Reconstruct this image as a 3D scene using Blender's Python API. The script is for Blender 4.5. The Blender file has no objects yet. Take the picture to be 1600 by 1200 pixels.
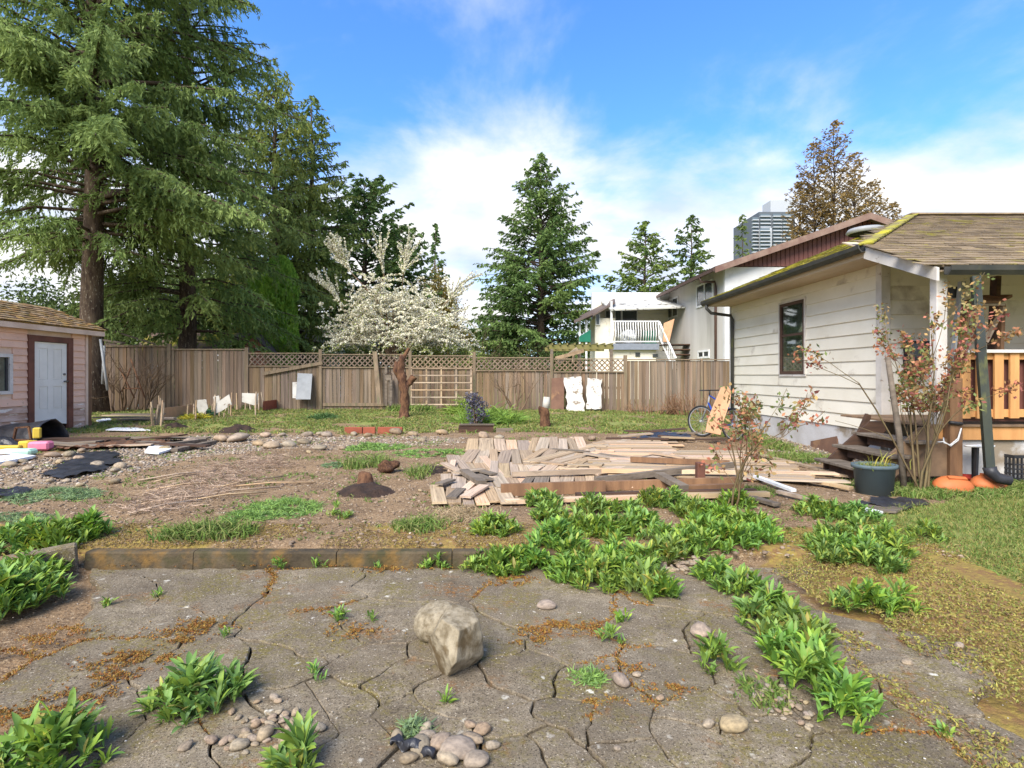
import bpy, bmesh, math, random
import numpy as np
from mathutils import Vector, Matrix, noise as mnoise
random.seed(7); RNG = np.random.default_rng(7)
S = bpy.context.scene; COL = S.collection
R = math.radians
# ------------------------------------------------------------------ camera
CAMH, F, VX, VY = 1.40, 850.0, 770.0, 586.0
cam = bpy.data.cameras.new('camera'); camo = bpy.data.objects.new('camera', cam); COL.objects.link(camo)
cam.sensor_width = 36; cam.lens = F / 1600 * 36; cam.shift_x = (800 - VX) / 1600; cam.shift_y = -14 / 1600
cam.clip_start = 0.05; cam.clip_end = 6000
camo.location = (0, 0, CAMH); camo.rotation_euler = (R(90), 0, 0)
S.camera = camo
# ------------------------------------------------------------------ sky, sun, exposure
SUN_EL, SUN_AZ = 43.0, 208.0      # azimuth clockwise from +Y: behind the camera
w = bpy.data.worlds.new('World'); S.world = w; w.use_nodes = True
nt = w.node_tree; N = nt.nodes; L = nt.links; N.clear()
def nd(t, **k):
    n = N.new(t)
    for a, b in k.items(): setattr(n, a, b)
    return n
out = nd('ShaderNodeOutputWorld'); bg = nd('ShaderNodeBackground'); bg.inputs[1].default_value = 0.105
sky = nd('ShaderNodeTexSky', sky_type='NISHITA', sun_disc=False)
sky.sun_elevation = R(SUN_EL); sky.sun_rotation = R(SUN_AZ); sky.altitude = 60; sky.air_density = 1.0; sky.dust_density = 0.4; sky.ozone_density = 2.5
tint = nd('ShaderNodeMix', data_type='RGBA', blend_type='MULTIPLY'); tint.inputs[0].default_value = 1.0
tint.inputs[7].default_value = (0.66, 1.12, 1.62, 1)
L.new(sky.outputs[0], tint.inputs[6])
tc = nd('ShaderNodeTexCoord'); sx = nd('ShaderNodeSeparateXYZ'); L.new(tc.outputs['Generated'], sx.inputs[0])
def mth(op, a, b=None, c=None, clamp=False):
    m = nd('ShaderNodeMath', operation=op); m.use_clamp = clamp
    for i, v in enumerate((a, b, c)):
        if v is None: continue
        if isinstance(v, (int, float)): m.inputs[i].default_value = v
        else: L.new(v, m.inputs[i])
    return m.outputs[0]
zc = mth('MAXIMUM', sx.outputs[2], 0.0); den = mth('ADD', zc, 0.28)
cx = nd('ShaderNodeCombineXYZ'); L.new(mth('DIVIDE', sx.outputs[0], den), cx.inputs[0]); L.new(mth('DIVIDE', sx.outputs[1], den), cx.inputs[1])
cx.inputs[2].default_value = 3.3
n1 = nd('ShaderNodeTexNoise'); n1.inputs['Scale'].default_value = 1.9; n1.inputs['Detail'].default_value = 7; n1.inputs['Roughness'].default_value = 0.57; n1.inputs['Distortion'].default_value = 0.25
mpn = nd('ShaderNodeMapping'); mpn.inputs['Location'].default_value = (2.6, 0.4, 0); L.new(cx.outputs[0], mpn.inputs[0]); L.new(mpn.outputs[0], n1.inputs['Vector'])
n2 = nd('ShaderNodeTexNoise'); n2.inputs['Scale'].default_value = 3.0; n2.inputs['Detail'].default_value = 6; L.new(mpn.outputs[0], n2.inputs['Vector'])
elev = nd('ShaderNodeMapRange'); elev.inputs['From Min'].default_value = 0.20; elev.inputs['From Max'].default_value = 0.48; elev.inputs['To Min'].default_value = 0.29; elev.inputs['To Max'].default_value = 0.005
L.new(sx.outputs[2], elev.inputs[0])
cov = nd('ShaderNodeMapRange', interpolation_type='SMOOTHSTEP'); cov.inputs['From Min'].default_value = 0.44; cov.inputs['From Max'].default_value = 0.80
L.new(mth('ADD', n1.outputs[0], elev.outputs[0]), cov.inputs[0])
shade = nd('ShaderNodeMapRange'); shade.inputs['From Min'].default_value = 0.3; shade.inputs['From Max'].default_value = 0.62
L.new(n2.outputs[0], shade.inputs[0])
ccol = nd('ShaderNodeMix', data_type='RGBA'); ccol.inputs[6].default_value = (3.3, 3.9, 5.1, 1); ccol.inputs[7].default_value = (5.6, 5.5, 5.4, 1)
L.new(shade.outputs[0], ccol.inputs[0])
fin = nd('ShaderNodeMix', data_type='RGBA'); L.new(cov.outputs[0], fin.inputs[0]); L.new(tint.outputs[2], fin.inputs[6]); L.new(ccol.outputs[2], fin.inputs[7])
L.new(fin.outputs[2], bg.inputs[0]); L.new(bg.outputs[0], out.inputs[0])
sl = bpy.data.lights.new('sun', 'SUN'); sl.energy = 3.7; sl.angle = R(38); sl.color = (1.0, 0.92, 0.80)
so = bpy.data.objects.new('sun', sl); COL.objects.link(so)
sd = Vector((math.sin(R(SUN_AZ)) * math.cos(R(SUN_EL)), math.cos(R(SUN_AZ)) * math.cos(R(SUN_EL)), math.sin(R(SUN_EL))))
so.rotation_euler = (-sd).to_track_quat('-Z', 'Y').to_euler()
S.view_settings.view_transform = 'Standard'; S.view_settings.look = 'None'; S.view_settings.gamma = 1
S.view_settings.exposure = 1.1
S.render.engine = 'CYCLES'
# ------------------------------------------------------------------ pixel helpers (photo pixel -> place in the yard)
def ray(px, py):
    return Vector(((px - VX) / F, 1.0, (VY - py) / F))
def at(px, py, Y):
    d = ray(px, py); return Vector((0, 0, CAMH)) + d * (Y / d.y)
def smooth(a, b, v):
    t = min(1, max(0, (v - a) / (b - a))); return t * t * (3 - 2 * t)
def hgt(x, y):
    up = smooth(4.06, 4.16, y) if x < 0.3 else 0.0
    if x >= 0.3:
        k = smooth(0.3, 1.2, x); up = smooth(4.06, 4.16, y) * (1 - k) + smooth(3.6, 6.0, y) * k
    if x < -2.95: up = max(up, smooth(-2.95, -3.25, x) * smooth(2.6, 3.4, y + (x + 3.0) * 0.2))
    z = 0.10 * up * (1 - smooth(3.2, 5.0, x))
    if y > 4.4 and y < 60:
        a = smooth(4.4, 5.5, y)
        z += a * (0.035 * mnoise.noise(Vector((x * .55, y * .55, 1))) + 0.018 * mnoise.noise(Vector((x * 2.1, y * 2.1, 4))))
    if y < 4.4 and x > 1.0: z += 0.012 * mnoise.noise(Vector((x * 2, y * 2, 2)))
    return z
def gp(px, py, z=None):
    d = ray(px, py); zz = 0.0 if z is None else z
    for _ in range(8):
        t = (zz - CAMH) / d.z; p = Vector((0, 0, CAMH)) + d * t
        if z is not None: return p
        zz = hgt(p.x, p.y)
    p.z = hgt(p.x, p.y); return p
# ------------------------------------------------------------------ materials
def sr(r, g, b):
    f = lambda v: (v / 255 / 12.92) if v / 255 <= 0.04045 else ((v / 255 + 0.055) / 1.055) ** 2.4
    return (f(r), f(g), f(b), 1)
def M(name, c1, c2=None, scale=4.0, stretch=(1, 1, 1), rough=0.85, bump=0.15, bscale=None, c3=None, s3=20.0, t3=0.62, rnd=0.0, col=False, metal=0.0, spec=0.3, detail=6, c4=None, s4=1.5, t4=0.55, hue=0.0, trans=0.0, sharp3=0.05):
    m = bpy.data.materials.new(name); m.use_nodes = True; t = m.node_tree; n = t.nodes; l = t.links; n.clear()
    o = n.new('ShaderNodeOutputMaterial'); p = n.new('ShaderNodeBsdfPrincipled'); l.new(p.outputs[0], o.inputs[0])
    p.inputs['Roughness'].default_value = rough; p.inputs['Metallic'].default_value = metal; p.inputs['Specular IOR Level'].default_value = spec
    tc = n.new('ShaderNodeTexCoord'); mp = n.new('ShaderNodeMapping'); mp.inputs['Scale'].default_value = stretch; l.new(tc.outputs['Object'], mp.inputs[0])
    oi = n.new('ShaderNodeObjectInfo')
    if rnd or hue:
        ad = n.new('ShaderNodeVectorMath'); ad.operation = 'ADD'; sc = n.new('ShaderNodeVectorMath'); sc.operation = 'SCALE'; sc.inputs[0].default_value = (37, 53, 71)
        l.new(oi.outputs['Random'], sc.inputs['Scale']); l.new(mp.outputs[0], ad.inputs[0]); l.new(sc.outputs[0], ad.inputs[1]); vec = ad.outputs[0]
    else: vec = mp.outputs[0]
    def noi(s, d=detail, ro=0.6):
        q = n.new('ShaderNodeTexNoise'); q.inputs['Scale'].default_value = s; q.inputs['Detail'].default_value = d; q.inputs['Roughness'].default_value = ro; l.new(vec, q.inputs['Vector']); return q.outputs[0]
    def mixc(f, a, b, bt='MIX'):
        x = n.new('ShaderNodeMix'); x.data_type = 'RGBA'; x.blend_type = bt
        if isinstance(f, float): x.inputs[0].default_value = f
        else: l.new(f, x.inputs[0])
        for i, v in ((6, a), (7, b)):
            if isinstance(v, tuple): x.inputs[i].default_value = v
            else: l.new(v, x.inputs[i])
        return x.outputs[2]
    def rng(v, a, b, c=0.0, d=1.0):
        x = n.new('ShaderNodeMapRange'); x.inputs[1].default_value = a; x.inputs[2].default_value = b; x.inputs[3].default_value = c; x.inputs[4].default_value = d; l.new(v, x.inputs[0]); return x.outputs[0]
    nz = noi(scale); cur = c1
    if c2: cur = mixc(rng(nz, 0.36, 0.64), c1, c2)
    if c4: cur = mixc(rng(noi(s4), t4, t4 + 0.1), cur, c4)
    if c3: cur = mixc(rng(noi(s3, 4), t3, t3 + sharp3), cur, c3)
    if col:
        a = n.new('ShaderNodeAttribute'); a.attribute_name = 'Col'; cur = mixc(1.0, cur, a.outputs['Color'], 'MULTIPLY')
    if rnd or hue:
        h = n.new('ShaderNodeHueSaturation'); l.new(rng(oi.outputs['Random'], 0, 1, 1 - rnd, 1 + rnd), h.inputs['Value'])
        if hue:
            m2 = n.new('ShaderNodeMath'); m2.operation = 'MULTIPLY'; m2.inputs[1].default_value = 7.13; l.new(oi.outputs['Random'], m2.inputs[0])
            m3 = n.new('ShaderNodeMath'); m3.operation = 'FRACT'; l.new(m2.outputs[0], m3.inputs[0]); l.new(rng(m3.outputs[0], 0, 1, 0.5 - hue, 0.5 + hue), h.inputs['Hue'])
            m4 = n.new('ShaderNodeMath'); m4.operation = 'MULTIPLY'; m4.inputs[1].default_value = 17.7; l.new(oi.outputs['Random'], m4.inputs[0])
            m5 = n.new('ShaderNodeMath'); m5.operation = 'FRACT'; l.new(m4.outputs[0], m5.inputs[0]); l.new(rng(m5.outputs[0], 0, 1, 0.82, 1.2), h.inputs['Saturation'])
        if isinstance(cur, tuple): h.inputs['Color'].default_value = cur
        else: l.new(cur, h.inputs['Color'])
        cur = h.outputs[0]
    if isinstance(cur, tuple): p.inputs['Base Color'].default_value = cur
    else: l.new(cur, p.inputs['Base Color'])
    if bump:
        b = n.new('ShaderNodeBump'); b.inputs['Strength'].default_value = bump; b.inputs['Distance'].default_value = 0.02
        l.new(noi(bscale or scale * 6, 5), b.inputs['Height']); l.new(b.outputs[0], p.inputs['Normal'])
    if trans:
        tr = n.new('ShaderNodeBsdfTranslucent'); ms = n.new('ShaderNodeMixShader'); ms.inputs[0].default_value = trans
        if isinstance(cur, tuple): tr.inputs[0].default_value = cur
        else: l.new(cur, tr.inputs[0])
        l.new(p.outputs[0], ms.inputs[1]); l.new(tr.outputs[0], ms.inputs[2]); l.new(ms.outputs[0], o.inputs[0])
    return m
# ------------------------------------------------------------------ object helpers
def tag(o, label, cat, group=None, kind=None):
    if label: o['label'] = label
    if cat: o['category'] = cat
    if group: o['group'] = group
    if kind: o['kind'] = kind
    return o
def thing(name, label, cat, loc=(0, 0, 0), rotz=0.0, group=None):
    o = bpy.data.objects.new(name, None); COL.objects.link(o); o.location = loc; o.rotation_euler = (0, 0, rotz); o.empty_display_size = .1
    return tag(o, label, cat, group)
def link(name, me, mat, parent=None):
    if mat and not me.materials: me.materials.append(mat)
    o = bpy.data.objects.new(name, me); COL.objects.link(o)
    if parent: o.parent = parent
    return o
def off(parent):
    v = Vector((0, 0, 0))
    while parent: v += parent.location; parent = parent.parent
    return v
class MB:
    """collects shapes in world (or local) coordinates, builds ONE mesh object"""
    def __init__(s): s.v = []; s.f = []; s.sm = []
    def add(s, vs, fs, smooth=False):
        k = len(s.v); s.v += [tuple(v) for v in vs]; s.f += [tuple(i + k for i in f) for f in fs]; s.sm += [smooth] * len(fs); return s
    def box(s, a, b):
        x0, y0, z0 = a; x1, y1, z1 = b
        return s.add([(x0, y0, z0), (x1, y0, z0), (x1, y1, z0), (x0, y1, z0), (x0, y0, z1), (x1, y0, z1), (x1, y1, z1), (x0, y1, z1)],
                     [(0, 3, 2, 1), (4, 5, 6, 7), (0, 1, 5, 4), (1, 2, 6, 5), (2, 3, 7, 6), (3, 0, 4, 7)])
    def beam(s, p, q, w, h, up=(0, 0, 1)):
        p, q = Vector(p), Vector(q); d = (q - p).normalized(); u = Vector(up)
        if abs(d.dot(u)) > .99: u = Vector((0, 1, 0))
        sd = d.cross(u).normalized(); u = sd.cross(d).normalized(); a = sd * w / 2; b = u * h / 2
        return s.add([p - a - b, p + a - b, p + a + b, p - a + b, q - a - b, q + a - b, q + a + b, q - a + b],
                     [(0, 1, 2, 3), (7, 6, 5, 4), (4, 5, 1, 0), (5, 6, 2, 1), (6, 7, 3, 2), (7, 4, 0, 3)])
    def tube(s, pts, rad, n=6, cap=True):
        pts = [Vector(p) for p in pts]; m = len(pts)
        rad = rad if isinstance(rad, (list, tuple)) else [rad] * m
        vs = []; u = None
        for i, p in enumerate(pts):
            d = (pts[min(i + 1, m - 1)] - pts[max(i - 1, 0)]).normalized()
            if u is None: u = d.orthogonal().normalized()
            else: u = (u - d * u.dot(d)); u = u.normalized() if u.length > 1e-5 else d.orthogonal().normalized()
            t = d.cross(u)
            vs += [p + (u * math.cos(2 * math.pi * k / n) + t * math.sin(2 * math.pi * k / n)) * rad[i] for k in range(n)]
        fs = [(i * n + k, i * n + (k + 1) % n, (i + 1) * n + (k + 1) % n, (i + 1) * n + k) for i in range(m - 1) for k in range(n)]
        s.add(vs, fs, True)
        if cap:
            k = len(s.v) - len(vs); s.f.append(tuple(k + i for i in range(n - 1, -1, -1))); s.f.append(tuple(k + (m - 1) * n + i for i in range(n))); s.sm += [False, False]
        return s
    def lathe(s, prof, c=(0, 0, 0), n=24, sx=1, sy=1):
        vs = [(c[0] + r * sx * math.cos(2 * math.pi * k / n), c[1] + r * sy * math.sin(2 * math.pi * k / n), c[2] + z) for r, z in prof for k in range(n)]
        fs = [(i * n + k, i * n + (k + 1) % n, (i + 1) * n + (k + 1) % n, (i + 1) * n + k) for i in range(len(prof) - 1) for k in range(n)]
        return s.add(vs, fs, True)
    def quad(s, a, b, c, d): return s.add([a, b, c, d], [(0, 1, 2, 3)])
    def slab(s, pts, n, th):
        """flat polygon with thickness th along n"""
        n = Vector(n) * th; m = len(pts); a = [Vector(p) for p in pts]; b = [p - n for p in a]
        return s.add(a + b, [tuple(range(m)), tuple(range(2 * m - 1, m - 1, -1))] + [(i, m + i, m + (i + 1) % m, (i + 1) % m) for i in range(m)])
    def build(s, name, mat, parent=None, world=True, shift=None, bevel=0):
        o_ = off(parent) if (world and parent) else Vector((0, 0, 0))
        if shift: o_ = o_ + Vector(shift)
        me = bpy.data.meshes.new(name); me.from_pydata([tuple(Vector(v) - o_) for v in s.v], [], s.f); me.update()
        bm = bmesh.new(); bm.from_mesh(me); bmesh.ops.recalc_face_normals(bm, faces=bm.faces)
        if bevel: bmesh.ops.bevel(bm, geom=[e for e in bm.edges if e.calc_face_angle(0) > .6], offset=bevel, segments=1, affect='EDGES')
        bm.to_mesh(me); bm.free()
        if not bevel: me.polygons.foreach_set('use_smooth', s.sm if len(s.sm) == len(me.polygons) else [False] * len(me.polygons))
        o = link(name, me, mat, parent)
        if shift: o.location = shift
        return o
def np_mesh(name, V, Fa, mat, parent=None, cols=None, smooth=False, world=True):
    """V (n,3), Fa (m,k) index array, cols (n,3) multipliers"""
    if parent and world: V = V - np.array(off(parent))
    me = bpy.data.meshes.new(name); m, k = Fa.shape
    me.vertices.add(len(V)); me.vertices.foreach_set('co', V.astype(np.float32).ravel())
    me.loops.add(m * k); me.loops.foreach_set('vertex_index', Fa.astype(np.int32).ravel())
    me.polygons.add(m); me.polygons.foreach_set('loop_start', (np.arange(m) * k).astype(np.int32)); me.polygons.foreach_set('loop_total', np.full(m, k, np.int32))
    if smooth: me.polygons.foreach_set('use_smooth', np.ones(m, bool))
    me.update(calc_edges=True)
    if cols is not None:
        a = me.color_attributes.new('Col', 'FLOAT_COLOR', 'POINT'); c4 = np.ones((len(V), 4), np.float32); c4[:, :3] = cols; a.data.foreach_set('color', c4.ravel())
    return link(name, me, mat, parent)
def unit(a): return a / np.maximum(np.linalg.norm(a, axis=-1, keepdims=True), 1e-9)
def blades(C, D, ln, wd, cols, rng=RNG, roll=None):
    """rhombus leaves: C centres (n,3), D unit directions, returns V, F, colours"""
    n = len(C); rv = unit(rng.normal(size=(n, 3))); sdv = unit(np.cross(D, rv))
    ln = np.broadcast_to(ln, (n,))[:, None]; wd = np.broadcast_to(wd, (n,))[:, None]
    V = np.stack([C - D * ln * .5, C + sdv * wd * .5, C + D * ln * .5, C - sdv * wd * .5], 1).reshape(-1, 3)
    Fa = np.arange(n * 4).reshape(n, 4)
    return V, Fa, np.repeat(cols, 4, 0)
def catm(parts):
    V, Fs, Cs, k = [], [], [], 0
    for v, f, c in parts: V.append(v); Fs.append(f + k); Cs.append(c); k += len(v)
    return np.concatenate(V), np.concatenate(Fs), np.concatenate(Cs)
# ------------------------------------------------------------------ palette
MT = {}
MT['concrete'] = M('concrete', sr(106, 93, 75), sr(150, 135, 111), 3.0, rough=.97, bump=.55, bscale=130, c3=sr(188, 182, 168), s3=15, t3=.70, c4=sr(98, 88, 52), s4=2.6, t4=.52, rnd=.05, detail=12)
MT['kerb'] = M('kerb_concrete', sr(58, 50, 38), sr(92, 80, 60), 3, rough=.95, bump=.5, bscale=40, c3=sr(112, 86, 46), s3=7, t3=.5, sharp3=.2, c4=sr(66, 62, 40), s4=4, t4=.5)  # concrete tones darkened to stand for the shade on the kerb face
MT['siding'] = M('white_siding', sr(230, 224, 207), sr(220, 213, 194), 1.2, (1, 1, 1), rough=.6, bump=.06, bscale=30, c4=sr(176, 166, 150), s4=1.0, t4=.58, rnd=.025)
MT['trim'] = M('white_trim', sr(212, 206, 198), sr(186, 180, 170), 3, rough=.6, bump=.1, c3=sr(140, 125, 110), s3=12, t3=.66)
MT['stucco'] = M('white_stucco', sr(214, 213, 210), sr(196, 194, 190), 1.2, rough=.9, bump=.35, bscale=60, c4=sr(168, 164, 155), s4=.7, t4=.57)
MT['stucco_shade'] = M('shaded_old_stucco', sr(205, 200, 192), sr(180, 175, 165), .6, (1, 1, .15), rough=.9, bump=.3, bscale=40, c4=sr(160, 155, 145), s4=.5, t4=.55)  # greyer copy of the white stucco: side wall's shade painted in, plus vertical streaks
MT['foundation'] = M('foundation_paint', sr(196, 194, 192), sr(176, 172, 166), 2, rough=.85, bump=.3, bscale=30, c4=sr(135, 122, 104), s4=1.6, t4=.56)
MT['gutter'] = M('dark_gutter', sr(56, 57, 55), sr(72, 70, 64), 4, rough=.5, bump=.05, c4=sr(86, 88, 50), s4=2.5, t4=.6)
MT['brownpipe'] = M('brown_metal', sr(88, 66, 56), sr(74, 56, 48), 4, rough=.5, bump=.05)
MT['shingle'] = M('roof_shingle', sr(142, 124, 98), sr(112, 98, 80), 3, rough=.95, bump=.5, bscale=60, c4=sr(138, 128, 54), s4=1.9, t4=.57, rnd=.25)
MT['shingle_moss'] = M('mossy_shingle', sr(150, 145, 52), sr(112, 100, 72), 2.2, rough=.95, bump=.8, bscale=30, c4=sr(165, 155, 40), s4=1.5, t4=.5, rnd=.12)
MT['cedar'] = M('cedar_shingle', sr(150, 124, 86), sr(118, 96, 68), 3, (1, 1, 1), rough=.95, bump=.6, bscale=50, rnd=.2, hue=.01, c4=sr(110, 100, 62), s4=1.4, t4=.6)
MT['soffit'] = M('soffit_board', sr(196, 178, 152), sr(172, 152, 126), 1.2, (1, .2, 1), rough=.7, bump=.1)
MT['orange'] = M('orange_stain', sr(202, 150, 94), sr(186, 134, 82), 2, (6, 6, .6), rough=.7, bump=.15, rnd=.05)
MT['deckwood'] = M('weathered_deck', sr(140, 114, 88), sr(108, 88, 70), 3, (1, .15, 1), rough=.9, bump=.3, rnd=.12)
MT['postwood'] = M('brown_post', sr(140, 106, 76), sr(110, 82, 60), 2, (4, 4, .5), rough=.85, bump=.3, rnd=.1)
MT['greywood'] = M('grey_weathered_wood', sr(124, 112, 98), sr(92, 82, 70), 3, (.3, 4, 4), rough=.9, bump=.3, rnd=.18)
MT['darkwood'] = M('dark_wood', sr(84, 62, 48), sr(60, 46, 38), 3, (.5, 4, 4), rough=.9, bump=.3, rnd=.15)
MT['board'] = M('salvaged_board', sr(182, 160, 132), sr(142, 123, 101), 1.4, (.6, 5, 3), rough=.85, bump=.2, rnd=.22, hue=.007, c3=sr(92, 78, 64), s3=3.0, t3=.60, sharp3=.12)
MT['boardpaint'] = M('painted_board', sr(186, 150, 122), sr(200, 178, 152), 2.0, (.6, 4, 3), rough=.8, bump=.2, rnd=.14, hue=.006, c3=sr(96, 84, 72), s3=5, t3=.62)
MT['fence'] = M('fence_board', sr(138, 118, 97), sr(102, 88, 73), 2.2, (5, 5, .35), rough=.9, bump=.3, rnd=.16, hue=.008, c4=sr(100, 84, 66), s4=1.0, t4=.55)
MT['fencepost'] = M('fence_post', sr(134, 116, 94), sr(108, 94, 76), 2.2, (5, 5, .5), rough=.9, bump=.3, rnd=.1, c4=sr(104, 100, 74), s4=1.5, t4=.56)
MT['pink'] = M('pink_siding', sr(226, 186, 160), sr(212, 172, 148), 1.6, rough=.75, bump=.12, rnd=.04, c3=sr(170, 140, 118), s3=7, t3=.66)
MT['pinkworn'] = M('worn_pink_siding', sr(206, 178, 160), sr(160, 124, 100), 2.5, (1, .5, 2.5), rough=.85, bump=.3, rnd=.08, c3=sr(222, 212, 198), s3=5, t3=.58)
MT['pinktrim'] = M('cream_trim', sr(222, 196, 174), sr(200, 172, 148), 2, rough=.75, bump=.15)
MT['browntrim'] = M('brown_trim', sr(118, 76, 60), sr(94, 62, 50), 3, rough=.8, bump=.2, c3=sr(160, 130, 100), s3=9, t3=.68)
MT['door'] = M('white_door', sr(226, 222, 212), sr(214, 209, 198), 2, rough=.5, bump=.04, c3=sr(170, 166, 156), s3=5, t3=.7)
MT['metal'] = M('metal', sr(120, 120, 122), None, rough=.35, metal=.9, bump=0)
MT['glass'] = M('window_glass', sr(58, 66, 62), sr(96, 104, 92), 3, rough=.08, bump=0, spec=.6)
MT['darkglass'] = M('dark_glass', sr(52, 56, 58), sr(74, 80, 80), 1, rough=.12, bump=0, spec=.5)
MT['curtain'] = M('curtain', sr(176, 178, 164), sr(140, 144, 130), 3, (8, 8, .4), rough=.9, bump=.1)
MT['soil_dark'] = M('dark_soil', sr(66, 50, 40), sr(46, 36, 30), 12, rough=1, bump=.8, bscale=40)
MT['black'] = M('black_plastic', sr(38, 38, 40), sr(58, 58, 62), 4, rough=.45, bump=.1)
MT['blacksheet'] = M('black_sheeting', sr(34, 34, 37), sr(52, 52, 56), 6, rough=.42, bump=.5, bscale=14, spec=.5)
MT['bark'] = M('bark', sr(92, 78, 64), sr(58, 46, 38), 3, (3, 3, .8), rough=1, bump=1.0, bscale=14, c3=sr(134, 124, 108), s3=9, t3=.6)
MT['barkdead'] = M('dead_bark', sr(116, 84, 60), sr(66, 44, 34), 6, (2, 2, .8), rough=1, bump=1.0, bscale=22)
MT['twig'] = M('twig', sr(118, 98, 76), sr(92, 74, 58), 6, rough=.9, bump=.1, rnd=.1)
MT['twig_red'] = M('red_twig', sr(142, 110, 82), sr(110, 82, 62), 6, rough=.9, bump=.1)
MT['rosecane'] = M('rose_cane', sr(118, 104, 72), sr(98, 80, 58), 6, rough=.8, bump=.1)
MT['needle'] = M('spruce_needles', (.215, .285, .095, 1), (.155, .215, .075, 1), .5, rough=.8, bump=0, col=True, trans=.35)
MT['leaf'] = M('green_leaf', (.27, .38, .055, 1), (.20, .31, .045, 1), 6, rough=.55, bump=0, col=True, trans=.3, spec=.4)
MT['grass'] = M('grass', (.16, .21, .05, 1), (.13, .16, .04, 1), 3, rough=.8, bump=0, col=True, trans=.3)
MT['plain'] = M('tinted_leaf', (1, 1, 1, 1), None, 3, rough=.7, bump=0, col=True, trans=.25)
MT['stone'] = M('stone', sr(156, 138, 114), sr(122, 108, 90), 5, rough=.9, bump=.3, bscale=40, rnd=.22, hue=.012)
MT['boulder'] = M('boulder', sr(160, 148, 124), sr(112, 100, 78), 7, rough=.9, bump=.5, bscale=60, c3=sr(120, 108, 84), s3=14, t3=.64, c4=sr(96, 80, 54), s4=2.2, t4=.53)
MT['pebble'] = M('pebbles', (1, 1, 1, 1), None, rough=.9, bump=.2, bscale=60, col=True)
MT['brick'] = M('red_brick', sr(150, 84, 62), sr(128, 70, 52), 4, rough=.9, bump=.3, rnd=.1)
MT['whiteboard'] = M('chalky_white_board', sr(192, 188, 178), sr(172, 167, 156), 3, rough=.8, bump=.2, c3=sr(120, 106, 88), s3=6, t3=.6)
MT['foam'] = M('white_foam', sr(222, 224, 226), sr(206, 208, 210), 3, rough=.8, bump=.1)
MT['rustboard'] = M('rusty_board', sr(112, 84, 66), sr(90, 66, 54), 2, rough=.9, bump=.2, c4=sr(150, 116, 80), s4=1.2, t4=.56)
MT['moss'] = M('moss', (.20, .17, .04, 1), (.16, .13, .05, 1), 6, rough=1, bump=.5, col=True)
def simple(name, c, rough=.6, bump=.05): 
    MT[name] = M(name, c, tuple(x * .82 for x in c[:3]) + (1,), 5, rough=rough, bump=bump); return MT[name]
for k, c in dict(yellow=sr(206, 176, 66), hotpink=sr(214, 124, 148), mint=sr(176, 214, 190), blue=sr(44, 70, 150), clay=sr(188, 106, 60), red=sr(150, 46, 34), potgrey=sr(84, 98, 102), green_tarp=sr(30, 110, 86), salmon=sr(206, 140, 116), hutroof=sr(98, 84, 76), tan=sr(190, 148, 112), steel=sr(150, 152, 152), tyre=sr(44, 44, 44), white=sr(226, 226, 224), cable=sr(222, 222, 220), towergrey=sr(92, 98, 104), towerwhite=sr(176, 180, 184), towerglass=sr(96, 110, 118), redbrown=sr(112, 72, 64), greyblue=sr(128, 134, 144)).items(): simple(k, c)
MT['hutmoss'] = M('mossy_hut_roof', sr(112, 92, 78), sr(92, 78, 70), 1.5, rough=.95, bump=.4, c4=sr(140, 134, 40), s4=.5, t4=.5)

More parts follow.
